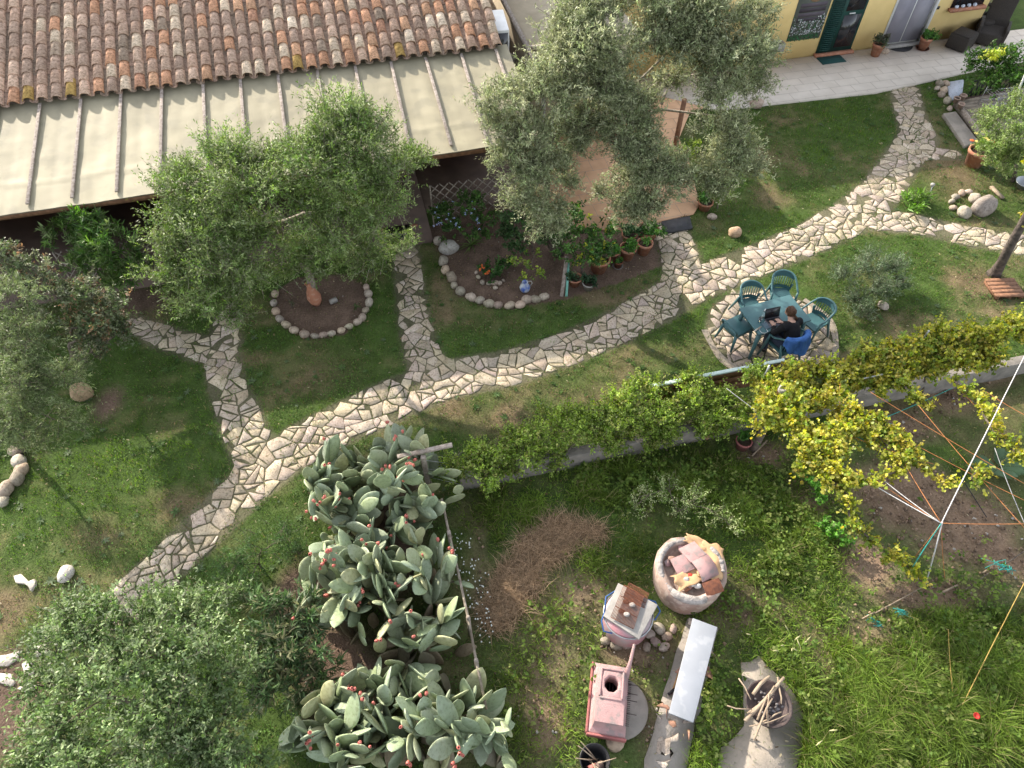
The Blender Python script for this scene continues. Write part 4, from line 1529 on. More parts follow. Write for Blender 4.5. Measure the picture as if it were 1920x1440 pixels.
ge = tree('geranium_clump', 'low dark green plant with orange flowers ringed by little stones in the bed', 'plant', G(925, 520),
     [(905, 505, .15, .18), (935, 500, .18, .2), (950, 490, .16, .16), (925, 518, .1, .17)], 113, M['bark'], .01, twigs=130, pal=[(.035, .085, .022), (.05, .10, .03), (.03, .065, .02)], per=10, tl=.1, L=.05, Wd=.04, tm=BROAD, up=.6, shell=.2)
for k, (px, py) in enumerate([(903, 498), (906, 503), (914, 511), (917, 508), (910, 512), (900, 505)]):
    g = Geo()
    for q in range(6):
        g.ball(G(px, py, .3) + rg.normal(size=3) * .012, .016, 6, 4)
    obj('flower', g, bpy.data.materials.get('orange_petal') or mat('orange_petal', (.55, .13, .03), (.45, .09, .02), 30, .6), ge, np.array(ge.location))
tree('right_hedge_shrub', 'large light green shrub at the right edge below the wooden deck', 'shrub', G(1900, 340),
     [(1868, 225, 1.4, .5), (1915, 200, 1.6, .5), (1862, 270, 1.1, .46), (1905, 265, 1.3, .52), (1880, 312, .7, .44), (1935, 300, 1.0, .45), (1950, 240, 1.5, .5), (1850, 240, 1.1, .26)],
     114, M['bark'], .05, twigs=150, per=18, tl=.24, L=.05, Wd=.02, pal=[(.12, .155, .05), (.15, .185, .07), (.095, .13, .045), (.18, .20, .095)], up=.3, longs=.08)
tree('orange_shrub', 'rounded dark green shrub with yellow young leaves at the corner of the patio', 'shrub', G(1862, 195),
     [(1840, 122, 1.2, .42), (1880, 110, 1.3, .48), (1850, 158, .9, .42), (1885, 150, 1.0, .44), (1915, 130, 1.1, .44), (1865, 130, 1.2, .4)],
     115, M['bark'], .04, twigs=95, pal=[(.05, .10, .022), (.07, .125, .03), (.04, .075, .02)], **SH)
yl, tw = crown(L2W([(1848, 105, 1.45, .16), (1872, 102, 1.55, .16), (1860, 110, 1.5, .15)]), np.random.default_rng(3), 120, per=10, tl=.12, L=.06, Wd=.034, tm=BROAD, pal=[(.30, .30, .05), (.36, .32, .06), (.22, .25, .045)])
o = bpy.data.objects['orange_shrub']
obj('young_leaves', yl, M['leaf'], o, np.array(o.location))
tree('box_shrub', 'clipped yellow green shrub at the right edge of the tiled terrace', 'shrub', G(1290, 345),
     [(1285, 290, .9, .3), (1295, 275, 1.0, .22), (1303, 325, .6, .26)], 116, M['bark'], .025, twigs=150, pal=[(.12, .155, .03), (.16, .19, .04), (.08, .12, .025)], per=14, tl=.12, L=.04, Wd=.024, up=.5, shell=.4)
tree('border_shrub', 'small bright green bush behind the flat stone at the terrace corner', 'shrub', G(1345, 395),
     [(1330, 355, .4, .26), (1350, 365, .4, .28), (1385, 345, .4, .22), (1320, 375, .25, .2)], 117, M['bark'], .02, twigs=110, pal=[(.09, .135, .03), (.12, .16, .04), (.06, .10, .022)], per=14, tl=.14, L=.045, Wd=.022, up=.5, shell=.3)
tree('lavender_bush', 'grey green spiky bush with pale tips in the lawn behind the garden table', 'shrub', G(1625, 560),
     [(1590, 520, .35, .34), (1630, 500, .4, .38), (1670, 505, .35, .34), (1640, 545, .3, .34), (1610, 560, .2, .3), (1620, 590, .15, .24), (1690, 535, .2, .24)],
     118, M['bark'], .02, twigs=260, pal=[(.075, .10, .06), (.10, .125, .085), (.055, .08, .04), (.15, .165, .13)], per=18, tl=.30, L=.05, Wd=.012, up=1.0, spread=.6, shell=.3)
tree('dandelion_clump', 'bright green leafy clump beside the path junction at the upper right', 'plant', G(1718, 392),
     [(1705, 375, .12, .2), (1730, 370, .12, .22), (1720, 390, .1, .2)], 119, M['bark'], .012, twigs=70, pal=[(.10, .17, .035), (.13, .20, .05), (.08, .14, .03)], per=9, tl=.2, L=.16, Wd=.028, tm=LANCE, up=1.1, spread=.6, shell=.1)

# vine hedge along the low wall and the grape vine beyond it: leaves over real depth
VIV = [(.18, .225, .05), (.22, .265, .06), (.145, .19, .04), (.25, .28, .09), (.115, .16, .035), (.20, .19, .07)]
YEL = [(.25, .235, .045), (.285, .26, .055), (.20, .215, .04), (.32, .28, .07), (.14, .175, .035), (.32, .245, .06)]


def along(s0, s1, d0, d1, z0, z1, n, r, rg, jit=.12):
    out = []
    for k in range(n):
        t = (k + rg.uniform(-.3, .3)) / max(1, n - 1)
        p = HP(s0 + (s1 - s0) * t + rg.normal() * .05, d0 + (d1 - d0) * t + rg.normal() * jit, z0 + (z1 - z0) * t + rg.normal() * jit)
        out.append((*p, r * rg.uniform(.75, 1.25)))
    return out


rg = np.random.default_rng(40)


def vine(name, label, base, W_, seed, pal, stems, **k):
    rg_ = np.random.default_rng(seed)
    t = thing(name, label, 'vine', base)
    g, tw = crown(W_, rg_, pal=pal, **k)
    obj('crown', g, M['vine'], t, base)
    for s in stems:
        obj('stem', Geo().tube(s, np.linspace(.022, .01, len(s)), 6), M['bark'], t, base)
    obj('twigs', tw, M['bark'], t, base)
    return t


lw = along(.6, 3.0, -6.05, -6.2, .55, .66, 10, .30, rg) + along(.9, 3.0, -6.3, -6.35, .75, .8, 7, .22, rg) + along(2.9, 5.3, -6.25, -6.2, .62, .7, 10, .28, rg) + along(3.4, 5.4, -6.0, -6.0, .6, .65, 6, .2, rg) + along(3.4, 5.0, -6.4, -6.4, .85, .9, 6, .2, rg) + along(3.2, 5.5, -6.2, -6.2, .9, 1.1, 9, .23, rg) + along(3.2, 5.4, -5.93, -5.93, .42, .5, 9, .19, rg) + along(.7, 2.2, -5.93, -5.95, .35, .4, 6, .17, rg)
vine('ivy_hedge', 'bright green climbing hedge heaped over the low garden wall left of the round post', HP(3, -6.05, .4), lw, 41, VIV,
     [[HP(2.2, -5.9, 0), HP(2.3, -6.05, .3), HP(2.6, -6.1, .6)], [HP(4.2, -5.9, 0), HP(4.1, -6.1, .4), HP(3.8, -6.2, .8)]], twigs=330, per=17, tl=.24, L=.040, Wd=.022, tm=BROAD, up=.35, shell=.45, longs=.12, spread=.9)
lw = []
for row, z_, r_, n_ in (([(1440, 728), (1500, 712), (1600, 690), (1700, 662), (1800, 638), (1935, 612)], 1.25, .24, 30), ([(1450, 770), (1520, 745), (1600, 725), (1700, 705), (1790, 680), (1850, 655)], 1.05, .25, 24), ([(1620, 665), (1720, 640), (1830, 622), (1935, 602)], 1.4, .16, 13)):
    for k in range(n_):
        u = (k + rg.uniform(-.3, .3)) / (n_ - 1) * (len(row) - 1)
        q = np.array([np.interp(u, range(len(row)), [a[i] for a in row]) for i in (0, 1)])
        lw.append((*(G(q[0], q[1], z_ + rg.normal() * .07) + np.r_[rg.normal(size=2) * .06, 0]), r_ * rg.uniform(.75, 1.2)))
# the canopy over the wires
for pts, r in (([(1440, 760, 1.6), (1480, 800, 1.6), (1520, 830, 1.6), (1540, 760, 1.6), (1490, 750, 1.65), (1455, 735, 1.5), (1470, 775, 1.6), (1505, 775, 1.6), (1435, 790, 1.5), (1560, 735, 1.4), (1500, 840, 1.55), (1545, 830, 1.6)], .25), ([(1510, 860, 1.6), (1550, 900, 1.6), (1530, 880, 1.6), (1570, 870, 1.6), (1590, 905, 1.6)], .2), ([(1560, 800, 1.6), (1600, 790, 1.6), (1580, 830, 1.6), (1620, 810, 1.6), (1570, 780, 1.6)], .2)):
    lw += [(*G(*p), r * rg.uniform(.8, 1.2)) for p in pts]


def strand(pts, n, r):
    P = np.array([G(*p) for p in pts])
    d = np.r_[0, np.cumsum(np.linalg.norm(np.diff(P, axis=0), axis=1))]
    out = []
    for k in range(n):
        t = d[-1] * (k + rg.uniform(-.3, .3)) / max(1, n - 1)
        p = [np.interp(t, d, P[:, q]) for q in range(3)]
        out.append((*(np.array(p) + rg.normal(size=3) * np.array([.035, .035, .03])), r * rg.uniform(.7, 1.25)))
    return out


ST = [([(1560, 900, 1.6), (1590, 930, 1.58), (1592, 965, 1.5), (1620, 1000, 1.35), (1660, 1035, 1.15), (1700, 1060, .95), (1725, 1085, .75)], 22, .07),
      ([(1580, 900, 1.6), (1630, 900, 1.6), (1680, 885, 1.6), (1710, 855, 1.62), (1740, 880, 1.6), (1770, 905, 1.6)], 14, .085),
      ([(1600, 765, 1.6), (1640, 785, 1.6), (1680, 815, 1.6), (1700, 850, 1.6)], 10, .12),
      ([(1560, 840, 1.6), (1620, 800, 1.6), (1650, 820, 1.6), (1690, 870, 1.6)], 9, .10),
      ([(1790, 715, 1.5), (1830, 745, 1.55), (1845, 780, 1.6), (1870, 820, 1.6), (1900, 845, 1.6), (1925, 865, 1.6)], 15, .085),
      ([(1690, 715, 1.4), (1710, 745, 1.45), (1735, 760, 1.5)], 5, .10),
      ([(1820, 900, 1.6), (1840, 870, 1.62)], 3, .07)]
for p, n, r in ST:
    lw += strand(p, n, r)
vine('grape_vine', 'yellow green grape vine draped over wall and wires right of the round post', HP(6.2, -5.95, 0), lw, 42, YEL,
     [[HP(6.2, -5.9, 0), HP(6.3, -6.1, .7), HP(6.6, -6.3, 1.4)], [HP(9.2, -5.9, 0), HP(9.1, -6.1, .7), HP(9.0, -6.3, 1.3)]] + [[G(*p) for p in s[0]] for s in ST], twigs=215, per=13, tl=.22, L=.050, Wd=.045, tm=BROAD, up=.25, shell=.3, spread=.9, longs=.2)

# weeds with broad leaves: ground cover nobody could count
rg = np.random.default_rng(61)
x, y, p = scatter(30000, -2, 8, 1.2, 9.5, rg)
WEED = [(1250, 920, 130, 50, .9), (1440, 1000, 90, 90, .8), (1400, 1090, 90, 60, .7), (1700, 1330, 260, 130, .55), (1860, 1200, 120, 110, .7), (1330, 1290, 30, 70, .9), (1060, 1250, 80, 140, .35), (1110, 900, 60, 40, .5), (1750, 1180, 120, 40, .7), (1480, 1090, 60, 60, .5), (1320, 1400, 60, 50, .6), (1680, 1110, 60, 30, .4), (1460, 890, 60, 50, .5)]
wd = patch(x, y, WEED) * (vnoise(x, y, 63, .3) > .42)
f = fields(x, y)
k = (rg.random(len(x)) < wd) & f['low'] & ~hard_low(x, y) & (f['straw'] < .4)
x, y = x[k], y[k]
n = len(x)
hh = rg.uniform(.03, .2, n) * (.5 + vnoise(x, y, 66, .3))
per = 5
P = np.repeat(np.stack([x, y, hh], 1), per, 0) + rg.normal(size=(n * per, 3)) * .02
D = sphere(rg, n * per) * np.array([1, 1, .35]) + np.array([0, 0, .15])
c = np.repeat(np.array([(.12, .19, .035), (.16, .23, .045), (.085, .145, .028), (.20, .24, .07)])[rg.integers(0, 4, n)], per, 0) * rg.uniform(.6, 1.3, (n * per, 1))
sz = rg.uniform(.5, 1.3, n * per)
struct('broad_leaf_weeds', leafgeo(P, D, np.tile([0, 0, 1.0], (n * per, 1)) + rg.normal(size=(n * per, 3)) * .4, .05 * sz, .035 * sz, c, BROAD, .2), M['grass'], kind='stuff')
# small white flowers in a drift beside the rail, and seed heads by the clay oven
rg = np.random.default_rng(62)
px = rg.uniform(845, 925, 230)
py = 985 + (rg.random(230)) * 225
ok = np.abs(px - (850 + (py - 985) * .30) - 8) < 20 + rg.normal(size=230) * 8
P = np.array([G(a, b, rg.uniform(.12, .22)) for a, b in zip(px[ok], py[ok])])
g = Geo()
for q in P:
    g.ball(q, rg.uniform(.008, .016), 5, 3, (.72, .74, .70))
    g.tube([[q[0], q[1], 0], q], .0025, 3, (.08, .13, .03), False)
struct('white_flowers', g, M['col'], kind='stuff')
pal_w = [(.30, .31, .17), (.22, .26, .12), (.14, .19, .06), (.36, .35, .22)]
t = tree('flowering_weed', 'tall pale green weed in seed just behind the clay oven', 'plant', G(1290, 960),
         [(1215, 930, .35, .22), (1250, 915, .4, .26), (1300, 945, .4, .28), (1340, 960, .4, .24), (1370, 985, .3, .22), (1190, 950, .25, .2), (1270, 960, .3, .2)], 120, M['bark'], .012,
         twigs=110, pal=pal_w, per=14, tl=.24, L=.028, Wd=.016, up=.8, shell=.2, spread=.9)
# leafy crops in the dug patch
for i, (px, py, r, lab) in enumerate([(1545, 1000, .16, 'bright green leafy crop on the bare soil, the lowest of its short row'), (1570, 1015, .17, 'bright green leafy crop at the lower right end of its short row'), (1525, 930, .15, 'bright green leafy crop, middle of its short row below the vine'), (1515, 905, .12, 'small bright green leafy crop at the top of its short row under the vine')]):
    tree('leafy_crop', lab, 'plant', G(px, py), [(px, py - 12, .18, r), (px + 12, py + 4, .12, r * .8)], 130 + i, M['bark'], .01, twigs=150, pal=[(.09, .20, .03), (.12, .24, .045), (.07, .15, .025)], per=9, tl=.14, L=.055, Wd=.04, tm=BROAD, up=.6, shell=.1)


def fronds(name, label, base, n, L, w, pal, seed, elev=(.5, 1.1), pinn=11, cat='plant'):
    rg = np.random.default_rng(seed)
    t = thing(name, label, cat, base)
    for k in range(n):
        a = 2 * PI * k / n + rg.normal() * .25
        e = rg.uniform(*elev)
        l_ = L * rg.uniform(.75, 1.15)
        q = np.linspace(0, 1, 8)
        h = np.cos(e) * q * l_
        z = np.sin(e) * q * l_ - q ** 2 * l_ * .55
        P = np.stack([np.cos(a) * h, np.sin(a) * h, np.maximum(z, .01) + .02], 1) + np.asarray(base)
        g = Geo()
        c = np.array(pal[rg.integers(0, len(pal))]) * rg.uniform(.8, 1.2)
        if pinn:
            g.tube(P, np.linspace(.008, .003, 8), 4, c * 1.4)
            S = np.array([-math.sin(a), math.cos(a), 0])
            LP, LD, LL, LW = [], [], [], []
            for m in range(2, pinn + 2):
                u = m / (pinn + 2)
                pt = np.array([np.interp(u, q, P[:, j]) for j in range(3)])
                dd = unit(P[-1] - P[0])
                for sg in (-1, 1):
                    LP.append(pt)
                    LD.append(S * sg + dd * .6)
                    LL.append(w * math.sin(PI * min(.95, u * .8 + .15)))
                    LW.append(w * .17)
            a_ = leafgeo(np.array(LP), np.array(LD), np.tile([0, 0, 1.0], (len(LP), 1)), np.array(LL), np.array(LW), np.tile(c, (len(LP), 1)), LANCE, .2)
            g = merge([g, a_])
        else:
            S = np.array([-math.sin(a), math.cos(a), 0])
            ww = w * np.array([.6, 1, 1, .95, .8, .6, .35, .04])
            V = np.concatenate([P - S * ww[:, None] / 2 + [0, 0, .006], P - [0, 0, .004], P + S * ww[:, None] / 2 + [0, 0, .006]])
            F = [(i, i + 1, 8 + i + 1, 8 + i) for i in range(7)] + [(8 + i, 8 + i + 1, 16 + i + 1, 16 + i) for i in range(7)]
            g.add(V, F, c)
        obj('leaf', g, M['leaf'], t, np.asarray(base))
    return t


fronds('artichoke_plant', 'silvery green plant with deeply cut arching leaves under the white rope', G(1868, 880), 8, .55, .20, [(.10, .17, .085), (.13, .20, .11)], 140)
fronds('yucca', 'small spiky rosette with strap leaves in the bed beside the pale boulder', G(884, 462), 20, .45, .03, [(.10, .17, .04), (.14, .19, .06)], 141, (.35, 1.35), 0)
fronds('small_agave', 'tiny spiky plant in the right half of the left olive tree bed', G(668, 578), 12, .16, .016, [(.06, .11, .03), (.08, .13, .04)], 142, (.4, 1.3), 0)
tree('succulent', 'small dark green tuft in the left half of the left olive tree bed', 'plant', G(548, 576), [(548, 573, .06, .11)], 143, M['bark'], .008, twigs=160, pal=[(.035, .07, .025), (.05, .09, .03)], per=10, tl=.08, L=.03, Wd=.008, up=.8, shell=.1)
# ------------------------------------------------------------------ prickly pears
def pad_mesh(name, seed, tint=None):
    rg = np.random.default_rng(seed)
    nu, nv = 14, 12
    V, F = [], []
    bend = rg.uniform(-.12, .12)
    asym = rg.uniform(-.08, .08)
    for i in range(nv + 1):
        t = i / nv
        w = .5 * (math.sin(PI * min(1, t ** .82)) ** .72) * (.70 + .42 * t)
        th = .055 * (math.sin(PI * t) ** .6 + .25 * (1 - t))
        for j in range(nu):
            a = 2 * PI * j / nu
            V.append((math.cos(a) * w * .62 + asym * math.sin(PI * t), math.sin(a) * th + bend * (t - .5) ** 2 + .02 * math.cos(a) ** 2 * bend * 6, t))
    for i in range(nv):
        for j in range(nu):
            k = (j + 1) % nu
            F.append((i * nu + j, i * nu + k, (i + 1) * nu + k, (i + 1) * nu + j))
    base = np.array(tint or ((.31, .315, .17) if seed % 9 == 0 else (.295, .335, .215))) * rg.uniform(.82, 1.12) * np.array([rg.uniform(.9, 1.1), 1, rg.uniform(.9, 1.15)])
    V = np.array(V)
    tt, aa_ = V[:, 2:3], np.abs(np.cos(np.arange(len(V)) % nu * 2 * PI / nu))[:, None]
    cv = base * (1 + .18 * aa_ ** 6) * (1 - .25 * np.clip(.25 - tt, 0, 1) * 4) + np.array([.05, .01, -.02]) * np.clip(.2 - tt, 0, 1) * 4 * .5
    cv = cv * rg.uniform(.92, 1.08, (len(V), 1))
    g = Geo().add(V, F, cv)
    me = make_mesh(name, g, smooth=True)
    me.materials.append(M['cactus'])
    return me


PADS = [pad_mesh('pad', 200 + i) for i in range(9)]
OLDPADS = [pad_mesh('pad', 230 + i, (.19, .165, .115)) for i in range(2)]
g = Geo().lathe([(.006, 0), (.016, .012), (.021, .03), (.020, .045), (.014, .055), (.009, .052)], 8)
FRUIT = make_mesh('fruit', g, smooth=True)
FRUIT.materials.append(M['fruit'])


def basis(a, n):
    a = unit(a)
    x = unit(np.cross(n, a))
    n = np.cross(a, x)
    return np.stack([x, n, a], 1)


def prickly(label, bases, sil, seed, npads, zmax, group='prickly pear clumps along the rail'):
    rg = np.random.default_rng(seed)
    c = np.mean([G(*b) for b in bases], 0)
    t = thing('prickly_pear', label, 'cactus', c, group=None)
    sil = np.array(sil, float)
    tips = []
    count = 0
    placed = np.zeros((0, 3))
    queue = []
    for b in bases:
        for k in range(3):
            a = unit(np.array([rg.normal() * .45, rg.normal() * .45, 1]))
            queue.append((np.array(G(*b)) + np.array([rg.normal() * .08, rg.normal() * .08, 0]), a, unit(np.r_[rg.normal(size=2), .15]), 0))
    fr = 0
    while queue and count < npads:
        qi = int(rg.integers(0, min(len(queue), 12)))
        p, a, n, lev = queue.pop(qi)
        L = rg.uniform(.36, .54) * (1.1 if lev < 2 else 1.0) * (1 if lev < 4 else .88)
        wd = L * rg.uniform(.46, .62) * (1.0 if lev else .85)
        tip = p + a * L
        if tip[2] < .12 or tip[2] > zmax:
            continue
        s = PX(tip[None])[0]
        if not inpoly(s[None, 0], s[None, 1], sil)[0]:
            continue
        mid = p + a * L * .55
        if len(placed) and (np.linalg.norm(placed - mid, axis=1) < .082).any():
            continue
        placed = np.vstack([placed, mid])
        Rm = basis(a, n)
        mw = Matrix.Identity(4)
        thick = rg.uniform(.36, .50)
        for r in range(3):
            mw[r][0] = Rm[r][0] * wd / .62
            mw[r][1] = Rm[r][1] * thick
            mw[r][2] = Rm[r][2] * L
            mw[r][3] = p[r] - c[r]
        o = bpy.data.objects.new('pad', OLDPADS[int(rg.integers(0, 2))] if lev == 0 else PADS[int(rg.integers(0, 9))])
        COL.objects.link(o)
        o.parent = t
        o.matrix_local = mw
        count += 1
        if lev >= 2 and rg.random() < .22:
            for q in range(int(rg.integers(1, 4))):
                ang = rg.uniform(-.75, .75)
                f = bpy.data.objects.new('fruit', FRUIT)
                COL.objects.link(f)
                f.parent = o
                e = np.array([math.sin(ang) * .27, 0, .80 + .19 * math.cos(ang * 1.3)])
                dirw = unit(Rm @ np.array([math.sin(ang), rg.normal() * .2, math.cos(ang)]))
                fb = basis(dirw, unit(rg.normal(size=3)))
                mm = Matrix.Identity(4)
                wp = Rm @ np.array([e[0] * wd / .62, 0, e[2] * L]) + p
                k = rg.uniform(.85, 1.2)
                for r in range(3):
                    for cc in range(3):
                        mm[r][cc] = fb[r][cc] * k
                    mm[r][3] = wp[r] - c[r]
                f.matrix_local = mw.inverted() @ mm
        nk = 4 if lev < 2 else int(rg.integers(2, 5))
        for q in range(nk):
            ang = rg.uniform(-1.0, 1.0)
            dirl = np.array([math.sin(ang), rg.normal() * .38, math.cos(ang)])
            na = unit(Rm @ dirl + np.array([0, 0, .12]) + np.r_[rg.normal(size=2) * .25, 0])
            e = p + Rm @ np.array([math.sin(ang) * wd * .40, 0, L * (.84 + .13 * math.cos(ang))])
            nn = unit(n + rg.normal(size=3) * .75)
            queue.append((e, na, nn, lev + 1))
    print('pads', label[:30], count)
    return t


PP_ = [('prickly pear at the upper left of the patch, beside the stone path', [(610, 900), (650, 920), (690, 900), (630, 950)], [(560, 905), (600, 822), (700, 795), (745, 790), (730, 940), (700, 1000), (600, 1010), (560, 930)], 92, 1.8),
       ('prickly pear growing around the wooden T post', [(740, 930), (780, 925), (820, 940), (770, 980)], [(690, 800), (745, 765), (830, 815), (890, 905), (850, 960), (845, 1000), (720, 1000), (690, 900)], 95, 1.9),
       ('prickly pear in the middle left of the patch, above the dark oleander', [(640, 1060), (690, 1080), (640, 1150), (710, 1120), (610, 1110), (660, 1190)], [(545, 1130), (600, 985), (720, 960), (740, 1240), (640, 1230), (560, 1205)], 98, 1.8),
       ('prickly pear in the middle right of the patch, leaning over the rail', [(770, 1050), (810, 1090), (740, 1130), (820, 1150), (780, 1200), (730, 1190)], [(700, 970), (850, 960), (905, 1080), (890, 1200), (800, 1250), (710, 1250)], 98, 1.8),
       ('prickly pear at the bottom left of the patch, by the corner shrub', [(620, 1390), (670, 1370), (640, 1440), (710, 1400), (650, 1310), (600, 1340), (710, 1320)], [(512, 1395), (580, 1310), (640, 1240), (735, 1190), (740, 1500), (540, 1500)], 98, 1.7),
       ('prickly pear at the bottom right of the patch, below the end of the rail', [(790, 1390), (840, 1380), (880, 1400), (820, 1450), (930, 1440), (770, 1310), (840, 1320), (900, 1350)], [(720, 1200), (880, 1230), (955, 1265), (1000, 1430), (940, 1500), (730, 1500)], 99, 1.7)]
PP_ += [('prickly pear filling the centre of the upper half, behind the middle plants', [(690, 985), (730, 1010), (660, 1010), (770, 1000)], [(590, 900), (830, 900), (860, 1020), (820, 1090), (640, 1090), (590, 1000)], 60, 1.6),
        ('prickly pear in the heart of the middle group', [(700, 1060), (740, 1080), (680, 1130), (720, 1160)], [(580, 1020), (860, 1020), (880, 1190), (760, 1230), (620, 1200)], 60, 1.5),
        ('prickly pear in the heart of the bottom group, under the tallest fruiting pads', [(720, 1370), (760, 1390), (740, 1430), (800, 1420), (690, 1440)], [(560, 1270), (930, 1270), (960, 1500), (560, 1500)], 60, 1.5)]
PP_ += [('prickly pear bridging the upper and lower plants beside the rail', [(750, 1255), (800, 1265), (840, 1235), (770, 1230)], [(690, 1140), (895, 1165), (895, 1310), (690, 1310)], 34, 1.4)]
for i_, (lab_, bs_, sil_, n_, zm_) in enumerate(PP_):
    prickly(lab_, bs_, sil_, 301 + i_, n_, zm_)

# rail, T post and wire beside the prickly pears
t = thing('cactus_rail', 'weathered wooden rail on short posts holding back the prickly pears', 'fence', G(860, 1110))
o_ = np.array(t.location)
g = Geo()
pts = [G(828, 935, .75), G(842, 1000, .72), G(858, 1068, .70), G(878, 1160, .68), G(893, 1240, .66), G(912, 1330, .62)]
g.tube(pts, .019, 8)
obj('rail', g, M['palebark'], t, o_)
for p in (pts[1], pts[3], pts[4]):
    g = Geo().tube([[p[0], p[1], -.05], [p[0], p[1], p[2] + .06]], .03, 8)
    obj('post', g, M['batten'], t, o_)
b = G(806, 925)
h = 1.15
top = np.array([b[0], b[1], h])
t = thing('t_post', 'grey wooden T shaped post standing among the upper prickly pears', 'post', b)
g = Geo().box((0, 0, h / 2), (.075, .075, h))
obj('upright', g, M['batten'], t, bevel=.005)
pa, pb = G(745, 857, h + .03), G(848, 834, h + .03)
g = Geo().bar(pa, pb, .07, .045)
obj('crossbar', g, M['batten'], t, b, bevel=.005)
g = Geo()
a0 = pb
for k in range(3):
    g.tube([top + [0, 0, -.1 - .25 * k], G(850 + 10 * k, 870 + 20 * k, .7 - .2 * k)], .004, 4)
obj('wire', g, M['metal'], t, b)
# tangled wire netting between the post and the hedge
g = Geo()
rg = np.random.default_rng(9)
for k in range(60):
    p = G(rg.uniform(825, 890), rg.uniform(858, 895), rg.uniform(.1, .5))
    q = p + rg.normal(size=3) * np.array([.14, .10, .10])
    m = (p + q) / 2 + rg.normal(size=3) * .04
    g.tube([p, m, q], .003, 3, None, False)
solo('wire_netting', g, M['batten'], 'tangled grey wire netting between the T post and the green hedge', 'netting', G(855, 890))

# ------------------------------------------------------------------ low garden wall, round post, panel
t = thing('garden_wall', 'low plastered garden wall under the climbing hedge and the grape vine', 'wall', HP(7, WALL_D))
g = Geo()
hbox(g, WALL_S0, WALL_S1, WALL_D - .09, WALL_D + .09, -.1, .36)
obj('wall', g, M['wallplaster'], t, np.array(t.location), bevel=.012)
b = G(1413, 842)
bh = 1.74
t = thing('round_post', 'round weathered post with a white painted rim rising out of the grape vine', 'post', b)
g = Geo().lathe([(.068, -.05), (.066, bh - .02), (.060, bh), (.045, bh + .004)], 20, capt=False)
g.lathe([(.045, bh + .004), (.03, bh - .01), (0, bh - .012)], 20, capb=False)
obj('shaft', g, mat('post_bark', (.32, .24, .20), (.14, .12, .11), 9, .9, .4, 40), t, smooth=True)
g = Geo().lathe([(.072, bh - .07), (.0725, bh + .008), (.030, bh + .010), (.030, bh + .002), (.066, bh + .001), (.066, bh - .07)], 20, capb=False)
obj('painted_rim', g, M['offwhite'], t)
g = Geo().lathe([(.0735, bh - .115), (.0735, bh - .06)], 20, capb=False)
obj('red_band', g, M['rust'], t)
pa, pb = G(1215, 725, 1.0), G(1466, 672, 1.0)
pb = HP(SDc(pb[:2])[0], SDc(pa[:2])[1], 1.0)
sA, sB, dA = SDc(pa[:2])[0], SDc(pb[:2])[0], SDc(pb[:2])[1]
t = thing('board_fence', 'brown wooden board panel with a pale teal capping rail behind the hedge', 'fence', HP((sA + sB) / 2, dA))
o_ = np.array(t.location)
g = Geo()
for k in range(3):
    hbox(g, sA, sB, dA - .015, dA + .015, .42 + k * .19, .60 + k * .19)
obj('boards', g, M['redwood'], t, o_)
g = Geo()
hbox(g, sA - .03, sB + .03, dA - .035, dA + .035, .982, 1.015)
obj('capping_rail', g, M['teal'], t, o_, bevel=.006)
for s in (sA + .1, sB - .05):
    g = Geo()
    hbox(g, s - .03, s + .03, dA - .055, dA - .016, 0, .98)
    obj('post', g, M['batten'], t, o_)
for i, ((ax, ay), (bx, by), lab) in enumerate([((1425, 720), (1443, 685), 'thin grey tube poking out of the vine next to the round post'), ((1727, 640), (1742, 620), 'short grey tube sticking out of the top of the grape vine further right'), ((1618, 710), (1655, 702), 'pale stick lying in the vine above the gap that shows the wall')]):
    g = Geo().tube([G(ax, ay, 1.35), G(bx, by, 1.75 if i < 2 else 1.38)], .014, 8)
    solo('tube', g, M['metal'], lab, 'tube', G(ax, ay, 1.35))
# fallen roof tile and pink pot behind the hedge
a = G(1310, 825)
g = Geo()
th = np.linspace(0, PI, 8)
V, F = [], []
for q in range(2):
    for k in th:
        V.append((math.cos(k) * .10, -.22 + .44 * q, math.sin(k) * .07))
    for k in th:
        V.append((math.cos(k) * .086, -.22 + .44 * q, math.sin(k) * .057))
F = [(k, k + 1, 17 + k, 16 + k) for k in range(7)] + [(9 + k, 8 + k, 24 + k, 25 + k) for k in range(7)] + [(k + 1, k, 8 + k, 9 + k) for k in range(7)]
g.add(V, F)
o = obj('ridge_tile', g, M['terracotta'], loc=G(1338, 803, .25))
o.rotation_euler = (.5, .2, -1.0)
tag(o, 'curved terracotta tile leaning in the shade under the green hedge', 'tile')


